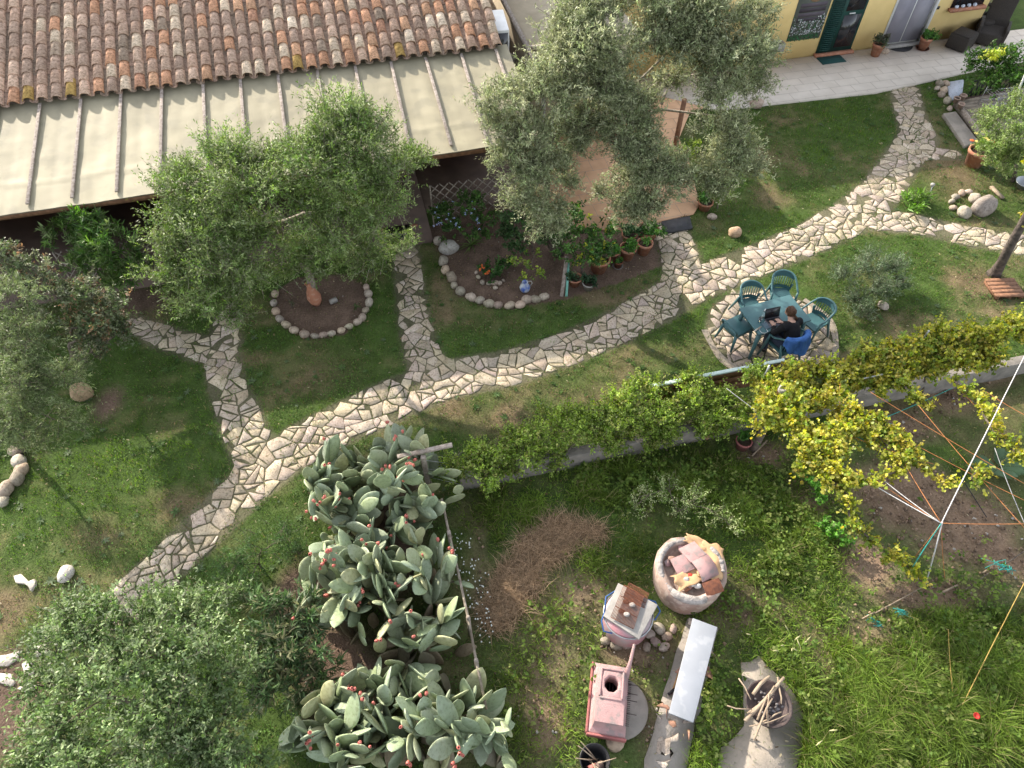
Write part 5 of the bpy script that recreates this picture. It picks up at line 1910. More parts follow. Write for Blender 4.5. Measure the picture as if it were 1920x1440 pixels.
def pot(name, label, px, py, r, h, m, plant=None, seed=1, group=None, cat='flower pot', pal=None, rimw=.02, soil=True, dy=0, saucer=None, z=0.0, per=9, L=.05, ph=.10, pr=.8):
    b = G(px, py, z)
    t = thing(name, label, cat, b, group=group)
    rb = r * .70
    g = Geo().lathe([(rb, 0), (r * .94, h * .80), (r * 1.03, h * .805), (r * 1.05, h), (r * .90, h), (r * .86, h * .82), (rb * .8, .03), (0, .03)], 26)
    obj('pot', g, m, t, smooth=False, bevel=0)
    if soil:
        g = Geo().lathe([(0, h * .85), (r * .5, h * .86), (r * .865, h * .83)], 20, capb=False)
        obj('soil', g, M['soil'], t)
    if saucer is not None:
        g = Geo().lathe([(r * .95, 0), (r * 1.15, .03), (r * 1.1, .03), (r * .93, .008)], 22)
        obj('saucer', g, saucer, t)
    if plant:
        rg = np.random.default_rng(seed)
        pal = pal or [(.06, .13, .03), (.08, .155, .04), (.045, .10, .025)]
        lob = [(rg.normal() * r * .3, rg.normal() * r * .3, h + ph * .5, r * pr) for _ in range(3)]
        gg, tw = crown(lob, rg, twigs=int(plant / max(r * pr / .6, .05) ** 2 / 3), per=per, tl=r * .7, L=L, Wd=L * .62, tm=BROAD, pal=pal, up=.6, shell=.25)
        gg = Geo.__new__(Geo) if False else gg
        obj('plant', gg, M['leaf'], t)
    return t


TC = M['terracotta']
pot('potted_plant', 'terracotta pot of bare soil with one seedling, nearest the round of the path', 1206, 474, .17, .30, TC, 6, 1, ph=.05, pr=.25)
pot('potted_plant', 'terracotta pot full of low bright green leaves, left of the pot with a seedling', 1175, 483, .18, .30, TC, 60, 2, ph=.04, pr=.75)
pot('potted_plant', 'wide terracotta bowl of green leaves against the terrace edge', 1212, 446, .24, .26, TC, 90, 3, ph=.08, pr=.8)
pot('potted_plant', 'terracotta pot with a dark leafy plant behind the two open pots', 1178, 455, .17, .26, TC, 70, 4, pal=[(.035, .075, .03), (.05, .095, .04)], ph=.14, pr=.9)
pot('potted_plant', 'small dark pot on a white saucer standing in front of the row of terracotta pots', 1158, 500, .10, .17, M['rust'], 5, 5, ph=.03, pr=.3, saucer=M['offwhite'])
pot('potted_plant', 'large terracotta pot mostly hidden by the citrus bush leaning over it', 1122, 506, .22, .34, TC, 80, 6, ph=.15, pr=.9)
pot('potted_plant', 'red terracotta pot squeezed behind the small dark pot', 1147, 486, .16, .26, TC, 60, 7, ph=.1, pr=.8)
pot('potted_plant', 'terracotta pot with a thin dark plant just right of the leaning planks', 1077, 533, .15, .20, TC, 24, 8, pal=[(.03, .055, .03), (.045, .075, .04)], ph=.06, pr=.6)
pot('potted_plant', 'cream glazed pot with a dark green plant, nearest the lawn', 1103, 541, .13, .17, M['offwhite'], 40, 9, pal=[(.025, .05, .028), (.035, .065, .035)], ph=.05, pr=.75)
pot('potted_plant', 'terracotta pot hidden below the small bright bush at the terrace corner', 1320, 392, .17, .22, TC, 50, 10, ph=.15, pr=.8)
pot('potted_plant', 'terracotta pot with a dark purple plant left of the glazed door', 1640, 104, .17, .36, TC, 60, 11, pal=[(.06, .055, .05), (.09, .10, .07), (.045, .06, .035)], ph=.16, pr=1.0, z=.06)
pot('potted_plant', 'terracotta pot with a low green plant right of the glazed door', 1729, 91, .17, .34, TC, 70, 12, ph=.1, pr=.95, z=.06, saucer=M['rust'])
fp = pot('potted_plant', 'big terracotta pot of yellow and orange flowers at the foot of the deck step', 1823, 309, .26, .42, TC, 110, 13, pal=[(.14, .20, .04), (.20, .24, .05), (.09, .15, .03)], ph=.2, pr=.95)
rg = np.random.default_rng(14)
for k in range(7):
    c = np.array([rg.normal() * .13, rg.normal() * .12, .66 + rg.random() * .08])
    g = Geo().lathe([(.012, .004), (.05, .012), (.055, .006), (.01, 0)], 12, c=c)
    obj('flower', g, bpy.data.materials['orange_petal'] if k < 2 else (bpy.data.materials.get('yellow_petal') or mat('yellow_petal', (.55, .46, .14), (.42, .36, .10), 30, .6)), fp)
p = pot('potted_plant', 'pink pot with a sprawling weed at the foot of the round post', 1390, 838, .14, .22, M['pinkred'], 24, 15, ph=.2, pr=1.0)

# planks leaning on the big olive
b = G(1056, 556)
t = thing('leaning_planks', 'grey plank and pale teal plank leaning together against the big olive tree', 'plank', b)
g = Geo().bar(G(1053, 556, 0), G(1063, 480, .55), .075, .03)
obj('grey_plank', g, M['batten'], t, b)
g = Geo().bar(G(1062, 556, 0), G(1066, 490, .45), .05, .03)
obj('teal_plank', g, mat('mint_paint', (.22, .50, .40), (.17, .40, .33), 8, .7), t, b)
# blue and white jug
b = G(984, 546)
t = thing('glazed_jug', 'blue and white glazed jug standing on the soil near the golden shrub', 'jug', b)
g = Geo().lathe([(.06, 0), (.10, .05), (.115, .12), (.09, .19), (.055, .23), (.065, .27), (.055, .268), (.045, .23), (0, .2)], 24)
obj('body', g, mat('blue_glaze', (.05, .11, .38), (.55, .58, .60), 9, .25, spec=.6, detail=1), t, smooth=True)
g = Geo().tube([(.06, .02, .26), (.13, .04, .25), (.15, .05, .18), (.105, .03, .12)], .012, 8)
obj('handle', g, M['offwhite'], t, smooth=True)
# terracotta urn at the left olive
b = G(596, 572)
t = thing('terracotta_urn', 'tall pale terracotta urn leaning against the trunk of the left olive tree', 'urn', b)
g = Geo().lathe([(.05, 0), (.12, .10), (.145, .22), (.10, .36), (.05, .46), (.045, .52), (.07, .55), (.05, .55), (.03, .5), (0, .48)], 22, R=roteul(-.15, -.2, 0))
obj('body', g, TC, t, smooth=True)
g = Geo().box(G(625, 564, .05), (.16, .08, .08), rotz(.6))
solo('broken_brick', g, M['offwhite'], 'pale broken brick lying on the soil right of the terracotta urn', 'brick', G(625, 564))

# ------------------------------------------------------------------ border stones and boulders
ORD = ['first', 'second', 'third', 'fourth', 'fifth', 'sixth', 'seventh', 'eighth', 'ninth', 'tenth', 'eleventh', 'twelfth', 'thirteenth', 'fourteenth', 'fifteenth', 'sixteenth', 'seventeenth', 'eighteenth', 'nineteenth', 'twentieth']


def stones(lst, lab, group, seed, name='border_stone', base=(.42, .36, .30)):
    rg = np.random.default_rng(seed)
    for i, (px, py, r) in enumerate(lst):
        b = G(px, py)
        nx_ = np.array(G(*lst[min(i + 1, len(lst) - 1)][:2])) - np.array(G(*lst[max(i - 1, 0)][:2]))
        az = math.atan2(nx_[1], nx_[0]) + rg.normal() * .25
        rr = r / SCALE(px, py)
        c = np.array(base) * rg.uniform(.72, 1.2) * np.array([rg.uniform(.95, 1.12), 1, rg.uniform(.88, 1.02)])
        g = Geo().rock(b + np.array([0, 0, rr * .35]), (rr * 1.12, rr * rg.uniform(.75, .95), rr * .75), seed * 50 + i, .15, rotz(az), 12, 8, c)
        solo(name, g, M['rock'], lab.format(ORD[i] if i < 20 else str(i)), 'stone', b, True, group=group)


stones([(517, 553, 9), (514, 570, 8), (518, 586, 9), (526, 600, 9), (537, 611, 10), (553, 622, 10), (571, 629, 10), (591, 632, 8), (607, 630, 8), (622, 627, 8), (640, 622, 8), (655, 614, 8), (670, 606, 9), (680, 597, 9), (686, 584, 8), (692, 569, 11), (691, 553, 9), (687, 541, 8)],
       '{} rounded stone from the left along the rim of the left olive bed', 'border stones round the left olive bed', 21)
stones([(831, 492, 12), (835, 508, 10), (846, 522, 13), (851, 537, 8), (864, 549, 11), (883, 560, 11), (900, 565, 9), (917, 572, 11), (934, 574, 9), (956, 575, 10), (975, 574, 10), (988, 564, 11), (1005, 563, 10), (1021, 559, 10)],
       '{} rounded stone after the boulder along the rim of the blue jug bed', 'border stones round the jug bed', 22)
stones([(897, 521, 5), (905, 531, 6), (917, 533, 5), (928, 532, 7), (937, 532, 5), (929, 541, 5), (893, 512, 4), (944, 527, 4)],
       '{} little stone from the left in the ring below the orange flowers', 'little stones round the geraniums', 23, 'small_stone')
stones([(28, 848, 12), (38, 868, 15), (42, 884, 15), (35, 900, 16), (15, 920, 18), (10, 942, 12)],
       '{} large pale stone from the top of the heap at the left lawn edge', 'stone heap at the left edge', 24, 'heap_stone')
stones([(1760, 160, 9), (1768, 172, 9), (1756, 168, 7), (1772, 160, 8), (1764, 180, 8), (1775, 192, 9), (1780, 206, 7)],
       '{} small stone of the heap beside the white pebbles', 'stones beside the white pebbles', 25, 'heap_stone')
stones([(1790, 372, 8), (1783, 380, 7), (1802, 364, 8), (1786, 392, 7), (1815, 362, 7), (1825, 376, 13), (1806, 402, 14)],
       'the {} stone of the small stone ring by the big dark boulder', 'stones of the small ring', 26, 'ring_stone')
stones([(1135, 1204, 10), (1155, 1210, 12), (1175, 1210, 11), (1215, 1190, 12), (1235, 1180, 12), (1228, 1205, 11), (1250, 1195, 10), (1212, 1215, 10), (1245, 1215, 11), (1262, 1180, 9)],
       'the {} flat stone lying around the foot of the grill table', 'stones around the grill table', 27, 'loose_stone', (.34, .29, .25))


def rockat(px, py, r, z, seed, label, name='boulder', base=(.42, .37, .32), az=0.0, lift=.5):
    b = G(px, py)
    g = Geo().rock(b + np.array([0, 0, r[2] * lift]), r, seed, .14, rotz(az), 18, 12, base)
    return solo(name, g, M['rock'], label, 'rock', b, True)


rockat(842, 470, (.23, .16, .18), 0, 401, 'squared grey boulder at the top of the jug bed border', az=.15, base=(.42, .40, .37))
rockat(822, 456, (.11, .11, .13), 0, 402, 'round stone tucked behind the squared grey boulder', base=(.38, .33, .28))
rockat(1377, 440, (.16, .14, .13), 0, 403, 'lumpy orange stone alone on the lawn above the main path', base=(.52, .36, .24), az=.4)
rockat(1335, 409, (.12, .09, .08), 0, 404, 'pale stone on the grass at the corner of the slate mat', base=(.46, .38, .32))
rockat(1418, 200, (.20, .16, .15), 0, 405, 'pinkish stone under the big olive where lawn meets patio', base=(.46, .36, .29))
rockat(1840, 396, (.36, .22, .26), 0, 406, 'big dark boulder with a sunlit top beside the stone ring', base=(.30, .26, .23), az=.6)
rockat(158, 742, (.20, .18, .20), 0, 407, 'round orange brown boulder half hidden by the feathery shrub', base=(.40, .29, .18))
rockat(1655, 575, (.11, .13, .07), 0, 408, 'pale stone standing in the grass behind the lavender bush', base=(.5, .43, .36))
rockat(1208, 228, (.2, .17, .16), 0, 409, 'grey stone on the terrace below the bare boughs of the big olive', base=(.36, .31, .26))
rockat(125, 1078, (.13, .15, .09), 0, 410, 'white rough stone on the lawn beside the corner shrub', base=(.62, .58, .52))
# flat pale flagstones apart from the path
rg = np.random.default_rng(33)
for i, (pts, lab, h_) in enumerate([([(28, 1082), (42, 1078), (56, 1093), (68, 1088), (69, 1098), (60, 1110), (48, 1096), (32, 1094)], 'white S shaped flat stone lying alone on the left lawn', .05),
                                ([(-12, 1232), (38, 1222), (34, 1236), (14, 1250), (-12, 1250)], 'upper flat pale slab at the left edge below the lawn', .03),
                                ([(-12, 1262), (22, 1264), (30, 1280), (22, 1288), (-12, 1275)], 'lower flat pale slab at the left edge', .03),
                                ([(42, 1245), (60, 1238), (66, 1262), (50, 1270)], 'small flat slab right of the two slabs at the left edge', .03),
                                ([(34, 1292), (62, 1272), (72, 1285), (55, 1302)], 'speckled flat slab partly under the corner shrub', .03),
                                ([(60, 1215), (85, 1205), (92, 1225), (68, 1232)], 'flat slab above the others, under the corner shrub', .03)]):
    g = Geo()
    poly = PP(pts)[:, :2]
    slab(g, poly, 0, h_, rg, np.array([.56, .51, .45]) * (1.15 if i == 0 else 1))
    solo('flat_stone', g, M['stone'], lab, 'stone', np.r_[poly.mean(0), 0])
# slate mat at the terrace corner
g = Geo().prism(PP([(1240, 418), (1292, 408), (1298, 430), (1246, 440)]), .001, .05)
solo('slate_mat', g, M['slate'], 'dark slate coloured mat at the corner of the terrace where the path begins', 'mat', G(1268, 425))

# ------------------------------------------------------------------ patio things
g = Geo()
g.box((0, 0, .008), (.75, .48, .016), None)
o = obj('door_mat', g, mat('green_mat', (.02, .07, .068), (.014, .052, .05), 60, .95, .5, 200), loc=G(1557, 111, .061))
o.rotation_euler = (0, 0, HA)
tag(o, 'dark green rectangular door mat in front of the green door', 'mat')
g = Geo()
n = 22
V = [(.42 * math.cos(PI * k / n), -.42 * math.sin(PI * k / n), 0) for k in range(n + 1)]
g.prism(V, 0, .016)
for k in range(10):
    a = PI * (k + .5) / 10
    g.bar((0, -.02, .018), (.36 * math.cos(a), -.36 * math.sin(a), .018), .012, .006)
o = obj('door_mat', g, M['black'], loc=G(1683, 84, .061))
o.rotation_euler = (0, 0, HA)
tag(o, 'black half round door mat in front of the glazed door', 'mat')
rockat(1655, 102, (.16, .11, .10), 0, 411, 'patterned round stone between the purple potted plant and the half round mat', 'door_stone', (.46, .36, .28), lift=.9)
b = G(1797, 88, .06)
t = thing('wicker_ottoman', 'dark brown wicker footstool cube in front of the wicker lounger', 'footstool', b, HA + .5)
g = Geo().box((0, 0, .21), (.62, .58, .40))
obj('body', g, M['wicker'], t, bevel=.03)
g = Geo().box((0, 0, .425), (.56, .52, .03))
obj('cushion', g, M['wicker'], t, bevel=.012)
b = G(1850, 78, .06)
t = thing('wicker_lounger', 'dark brown wicker lounger with a tall reclining back at the end of the patio', 'lounger', b, HA - .75)
g = Geo().box((0, 0, .20), (.66, .75, .32))
obj('seat', g, M['wicker'], t, bevel=.03)
g = Geo().box((0, .62, .62), (.66, .07, 1.05), roteul(-.45, 0, 0))
obj('backrest', g, M['wicker'], t, bevel=.02)
for sx in (-1, 1):
    g = Geo().box((sx * .36, 0, .34), (.09, .75, .40))
    obj('armrest', g, M['wicker'], t, bevel=.02)
b = G(1835, 62, .06)
t = thing('wicker_chair', 'small rounded dark wicker chair half hidden behind the footstool', 'chair', b, HA)
g = Geo().lathe([(.26, .05), (.28, .38), (.25, .42), (0, .42)], 20)
obj('seat', g, M['wicker'], t)
g = Geo()
th = np.linspace(-.2, PI + .2, 18)
g.tube([(.29 * math.cos(a), .25 * math.sin(a), .58 + .16 * max(0, math.sin(a))) for a in th], .05, 8)
g.tube([(.28 * math.cos(a), .24 * math.sin(a), .46) for a in th], .07, 8)
obj('backrest', g, M['wicker'], t)

# ------------------------------------------------------------------ wooden deck corner
dk = PP([(1787, 200), (1812, 190), (1990, 160), (2010, 300), (1836, 268)])
g = Geo()
b = G(1850, 230)
t = thing('wooden_deck', 'grey weathered wooden deck with a raised edge beside the right hand shrub', 'deck', b)
g.prism(dk, 0, .14)
obj('platform', g, M['darkwood'], t, b)
e0, e1 = dk[0], dk[4]
for k in range(14):
    u0, u1 = k / 14 + .004, (k + 1) / 14 - .004
    a0, a1 = e0 + (e1 - e0) * u0, e0 + (e1 - e0) * u1
    f0 = dk[1] + (dk[3] - dk[1]) * u0
    f1 = dk[1] + (dk[3] - dk[1]) * u1
    far0 = dk[2] + (dk[3] - dk[2]) * u0
    far1 = dk[2] + (dk[3] - dk[2]) * u1
    gg = Geo().prism(np.array([a0, far0, far1, a1]), .142, .165)
    obj('board', gg, M['deckwood'], t, b)
gg = Geo().bar(np.r_[e0[:2], .12], np.r_[e1[:2], .12], .05, .20)
obj('edge_board', gg, M['batten'], t, b)
g = Geo().prism(PP([(1765, 219), (1789, 215), (1829, 268), (1806, 280)]), 0, .10)
solo('concrete_step', g, M['concrete'], 'pale concrete step slab along the front of the wooden deck', 'step', G(1797, 245), bevel=.01)
g = Geo().prism(PP([(1775, 157), (1806, 152), (1803, 176), (1786, 190), (1778, 180)]), 0, .05)
solo('pebble_bed', g, M['pebble'], 'small bed of bluish white pebbles at the corner of the deck', 'pebbles', G(1790, 170))
t = thing('iron_grille', 'low black iron lattice standing between the pebbles and the deck', 'railing', G(1830, 182))
o_ = np.array(t.location)
g = Geo()
a, b_ = G(1806, 190), G(1905, 165)
for k in range(12):
    p = a + (b_ - a) * k / 11
    g.bar(p + [0, 0, .05], p + (b_ - a) / 11 * 1.2 + [0, 0, .55], .02, .02)
    g.bar(p + [0, 0, .55], p + (b_ - a) / 11 * 1.2 + [0, 0, .05], .02, .02)
obj('lattice', g, M['black'], t, o_)
g = Geo().bar(a + [0, 0, .57], b_ + [0, 0, .57], .03, .03)
obj('top_rail', g, M['black'], t, o_)
t = thing('wire_rack', 'grey wire rack standing on the deck by the white pole', 'rack', G(1872, 205, .17))
o_ = np.array(t.location)
c0 = G(1855, 215, .17)
ex, ey = np.array([.75, .1, 0]), np.array([-.1, .5, 0])
for zz_ in (.12, .40):
    g = Geo()
    for k in range(9):
        g.bar(c0 + ex * k / 8 + [0, 0, zz_], c0 + ex * k / 8 + ey + [0, 0, zz_], .008, .008)
    for k in range(3):
        g.bar(c0 + ey * k / 2 + [0, 0, zz_ + .008], c0 + ex + ey * k / 2 + [0, 0, zz_ + .008], .01, .01)
    obj('wire_shelf', g, M['metal'], t, o_)
for q in (c0, c0 + ex, c0 + ey, c0 + ex + ey):
    g = Geo().bar(q, q + np.array([0, 0, .5]), .014, .014, up=(1, 0, 0))
    obj('leg', g, M['metal'], t, o_)
for i, (px, py, lab) in enumerate([(1791, 192, 'left one of three small round clay pots at the deck corner'), (1803, 187, 'right one of three small round clay pots at the deck corner'), (1799, 203, 'front one of three small round clay pots, lying open towards the lawn')]):
    pot('clay_pot', lab, px, py, .085, .14, M['claywall'], None, 0, soil=(i == 0), z=.165)
b = G(1888, 222)
g = Geo().tube([b, G(1922, 140, 1.6)], .022, 10)
solo('white_pole', g, M['white'], 'slender white pole leaning beside the wire rack at the right edge', 'pole', b)
b = G(1738, 378)
t = thing('solar_lamp', 'small solar garden lamp on a thin stake above the bright leafy clump', 'lamp', b)
g = Geo().tube([b, G(1748, 350, .42)], .008, 6)
obj('stake', g, M['metal'], t, b)
g = Geo().lathe([(.03, -.06), (.05, 0), (.045, .02), (0, .025)], 12, c=G(1749, 346, .45))
obj('head', g, M['offwhite'], t, b)
b = G(1918, 352)
g = Geo().lathe([(.14, 0), (.22, .16), (.24, .165), (.21, .15), (.13, .02), (0, .02)], 22, c=b)
solo('metal_basin', g, M['metal'], 'bluish metal basin at the right edge below the light green shrub', 'basin', b)
g = Geo().bar(G(1745, 355) * 0 + G(1858, 350, .03), G(1880, 372, .03), .09, .05)
solo('wood_offcut', g, M['wood'], 'pale wood offcut on the grass below the light green shrub', 'wood', G(1868, 360))
# leaning trunk and pallet at the right edge
b = G(1862, 515)
t = thing('bare_trunk_tree', 'dark leaning tree trunk at the right edge above the wooden pallet', 'tree', b)
g = Geo()
rg = np.random.default_rng(2)
g.tube([b + [0, 0, -.05], b + [.02, 0, .1], G(1878, 492, .5), G(1900, 450, 1.1), G(1925, 405, 1.7), G(1975, 330, 2.5)], [.17, .12, .095, .085, .08, .06], 10)
obj('trunk', g, mat('grey_bark', (.12, .095, .08), (.055, .045, .04), 14, .9, .7, 30), t, b, smooth=True)
gg, tw = crown(L2W([(1928, 415, 1.55, .14), (1980, 320, 2.6, .4), (2010, 380, 2.4, .4)]), rg, 130, per=11, tl=.2, L=.075, Wd=.06, tm=BROAD, pal=YEL)
obj('crown', gg, M['vine'], t, b)
b = G(1880, 545)
t = thing('wooden_pallet', 'low reddish brown wooden pallet on the ground below the leaning trunk', 'pallet', b, HA - .2)
for k in range(5):
    g = Geo().box((0, -.22 + k * .11, .09), (.62, .098, .022))
    obj('board', g, M['redwood'], t)
for k in (-1, 0, 1):
    g = Geo().box((k * .26, 0, .04), (.07, .52, .078))
    obj('bearer', g, M['redwood'], t)

# ------------------------------------------------------------------ wires over the vegetable patch
NODE = G(1765, 981, 1.75)
MA = {k: mat(k + '_cord', c, None, 40, .7) for k, c in dict(orange=(.50, .20, .07), white=(.66, .64, .64), teal=(.04, .34, .30), grey=(.30, .30, .31), straw=(.44, .30, .08)).items()}


def cord(name, label, a, b, colr, r=.0045, sag=.02, cat='line'):
    a = np.asarray(G(*a) if len(a) == 3 and not isinstance(a, np.ndarray) else a, float)
    b = np.asarray(G(*b) if len(b) == 3 and not isinstance(b, np.ndarray) else b, float)
    t = np.linspace(0, 1, 9)
    P = a + (b - a) * t[:, None]
    P[:, 2] -= 4 * sag * t * (1 - t)
    g = Geo().tube(P, r, 5)
    return solo(name, g, MA[colr], label, cat, a)


b = G(1736, 1094)
g = Geo().tube([b, b + (NODE - b) * .5 + [.01, 0, 0], NODE + [0, 0, .03]], [.010, .009, .008], 8)
solo('cane_pole', g, MA['white'], 'slender white pole propping up the knot where all the cords meet', 'pole', b)
cord('white_rope', 'thick white rope running from the knot up to the right edge', NODE, (1935, 640, 2.0), 'white', .0075)
cord('white_rope', 'lower of two white ropes running from the knot up left into the vine', NODE, (1590, 880, 1.62), 'white', .007)
cord('white_rope', 'upper of two white ropes from the knot into the vine', NODE, (1650, 895, 1.62), 'white', .006)
cord('white_rope', 'grey white cord crossing the vine canopy from its middle down to the knot ropes', (1575, 868, 1.66), (1625, 905, 1.66), 'grey', .008)
cord('orange_line', 'orange cord between the two white ropes', NODE, (1640, 898, 1.6), 'orange')
cord('orange_line', 'reddish cord rising steeply from the knot to the upper left', NODE, (1680, 840, 1.62), 'orange')
cord('orange_line', 'orange cord running level from the knot to the right edge', NODE, (1930, 982, 1.75), 'orange')
cord('orange_line', 'orange cord dropping from the knot straight down to the soil', NODE, (1772, 1088, .05), 'orange')
cord('orange_line', 'orange cord going down left from the knot beside the teal string', NODE, (1715, 1045, 1.0), 'orange', .004)
cord('orange_line', 'long orange cord from the middle of the vine to the right edge', (1632, 735, 1.55), (1935, 915, 1.6), 'orange')
cord('orange_line', 'orange cord crossing the long one, from the vine tip to the lower right', (1722, 760, 1.55), (1930, 1000, 1.6), 'orange')
cord('orange_line', 'lowest slanting orange cord through the artichoke plant', (1690, 820, 1.6), (1935, 945, 1.6), 'orange')
cord('orange_line', 'orange cord at the upper right above the white rope', (1850, 735, 1.55), (1935, 785, 1.6), 'orange')
cord('orange_line', 'orange cord carrying the right hand strand of vine', (1795, 725, 1.52), (1935, 868, 1.6), 'orange')
cord('orange_line', 'short upright orange cord inside the vine canopy', (1575, 720, 1.6), (1576, 805, 1.6), 'orange', .005)
cord('orange_line', 'orange cord under the vine canopy with the teal string on it', (1600, 820, 1.62), (1750, 870, 1.62), 'orange', .005)
cord('straw_line', 'yellowish cord slanting across the bright grass at the right', (1930, 1075, 1.1), (1797, 1338, .1), 'straw', .006)
cord('straw_line', 'thin yellowish cord hanging straight over the bright grass', (1778, 1180, .5), (1788, 1312, .1), 'straw', .004)
cord('grey_wire', 'thin grey wire from the hedge down across the canopy', (1362, 728, 1.5), (1500, 828, 1.62), 'grey', .006)
cord('grey_wire', 'thin grey wire at the far right under the white rope', (1865, 840, 1.5), (1925, 990, 1.4), 'grey', .006)
cord('teal_string', 'teal string tied across the bare soil from vine to wall', (1650, 787, 1.2), (1785, 728, .6), 'teal', .006)
cord('teal_string', 'teal string from the knot down to the lowest vine strand', NODE, (1708, 1068, .95), 'teal', .007)
cord('teal_string', 'teal string under the canopy left of the white ropes', (1600, 815, 1.5), (1655, 838, 1.5), 'teal', .006)


def tangle(px, py, z, label, seed, n=5, sp=.10):
    rg = np.random.default_rng(seed)
    g = Geo()
    for k in range(n):
        P = np.cumsum(rg.normal(size=(9, 3)) * np.array([sp, sp * .6, .03]), 0)
        P = P - P.mean(0) + G(px, py, z)
        P[:, 2] = np.maximum(P[:, 2], .02)
        g.tube(P, .006, 4)
    solo('teal_netting', g, MA['teal'], label, 'netting', G(px, py, 0))


tangle(1880, 1062, .15, 'teal netting tangle on the soil near the right edge', 1, 6, .09)
tangle(1690, 1148, .08, 'teal netting scrap beside the cane stick at the lower bed edge', 2, 4, .06)
tangle(1655, 800, 1.1, 'teal knot of string hanging in the vine', 3, 3, .05)
tangle(1640, 1165, .05, 'small teal netting scrap at the lower left corner of the dug bed', 4, 3, .05)
for i, ((ax, ay), (bx, by), lab, r) in enumerate([((1617, 1160), (1640, 1148), 'short cane stick at the lower left corner of the dug bed', .012), ((1640, 1150), (1735, 1098), 'long thin cane stick lying along the lower edge of the dug bed', .009), ((1762, 1113), (1795, 1097), 'white cane piece on the soil right of the white pole', .016), ((1790, 1120), (1860, 1070), 'dark thin stick lying below the teal netting', .008), ((1843, 1074), (1858, 1064), 'pale stub of cane by the teal netting', .013),
                                                   ((1410, 855), (1438, 826), 'pale wooden stake lying by the foot of the round post', .014), ((1780, 860), (1850, 970), 'thin dark irrigation hose across the dug soil', .008), ((1860, 1075), (1925, 1030), 'reddish stick leaning at the right edge by the netting', .009)]):
    g = Geo().tube([G(ax, ay, .03), (G(ax, ay, .05) + G(bx, by, .05)) / 2, G(bx, by, .04)], r, 6)
    solo('cane_stick' if i != 6 else 'irrigation_hose', g, M['black'] if i == 6 else (M['bark'] if i in (3, 7) else M['wood']), lab, 'hose' if i == 6 else 'stick', G(ax, ay, .0))
b = G(1811, 1352)
t = thing('poppy', 'single red poppy in the bright grass at the lower right', 'flower', b)
g = Geo().lathe([(.004, 0), (.035, .012), (.045, .035), (.03, .02), (0, .01)], 10, c=(0, 0, .26))
obj('petals', g, mat('poppy_red', (.55, .04, .03), (.45, .03, .02), 20, .6), t)
g = Geo().tube([(0, 0, 0), (.01, 0, .26)], .004, 5)
obj('stem', g, mat('stem_green', (.06, .11, .03), None, 20, .7), t)
# ears of barley standing over the low grass
rg = np.random.default_rng(19)
EARS = [(1478, 1182), (1490, 1200), (1500, 1212), (1512, 1202), (1470, 1210), (1460, 1220), (1408, 1190), (1300 + 195, 1220), (1555, 1370), (1530, 1398), (1508, 1205), (1485, 1216)]
te = thing('wild_barley', 'tuft of wild barley with pale seed ears left of the bright grass', 'grass tuft', G(1490, 1235))
for k, (px, py) in enumerate(EARS):
    p = G(px, py, rg.uniform(.28, .42))
    f0 = np.array([p[0] + rg.normal() * .05, p[1] - .08 + rg.normal() * .05, 0])
    d = unit(np.array([rg.normal() * .6, rg.normal() * .5, .5]))
    g = Geo().tube([f0, (f0 + p) / 2 + [0, 0, .05], p], [.004, .003, .002], 4, (.15, .19, .06))
    g.tube([p, p + d * .05, p + d * .11], [.005, .011, .002], 6, (.42, .40, .20))
    obj('ear', g, M['col'], te, G(1490, 1235))
# ------------------------------------------------------------------ garden table, chairs and the person at work
TZ = .72
cA, cB, cC, cD_ = G(1392, 577, TZ), G(1487, 550, TZ), G(1517, 602, TZ), G(1416, 628, TZ)
tc = (cA + cB + cC + cD_) / 4
ex = unit(((cB - cA) + (cC - cD_))[:2])
TA = math.atan2(ex[1], ex[0])
tw_ = (np.linalg.norm(cB - cA) + np.linalg.norm(cC - cD_)) / 2
td_ = (np.linalg.norm(cD_ - cA) + np.linalg.norm(cC - cB)) / 2
print('table', tw_, td_, math.degrees(TA))
td_ = max(td_, .70)
t = thing('garden_table', 'green plastic garden table with a laptop, glass and bottle on it', 'table', (tc[0], tc[1], 0), TA)
g = Geo().box((0, 0, TZ - .02), (tw_, td_, .035))
obj('tabletop', g, M['green'], t, bevel=.012)
g = Geo()
for sx in (-1, 1):
    g.box((sx * (tw_ / 2 - .05), 0, TZ - .07), (.02, td_ - .1, .06))
for sy in (-1, 1):
    g.box((0, sy * (td_ / 2 - .05), TZ - .07), (tw_ - .12, .02, .06))
obj('apron', g, M['green'], t)
for sx in (-1, 1):
    for sy in (-1, 1):
        g = Geo()
        a, b = np.array([sx * (tw_ / 2 - .09), sy * (td_ / 2 - .08), TZ - .04]), np.array([sx * (tw_ / 2 - .02), sy * (td_ / 2 - .02), 0])
        g.tube([a, (a + b) / 2, b], [.05, .038, .028], 8)
        obj('leg', g, M['green'], t)


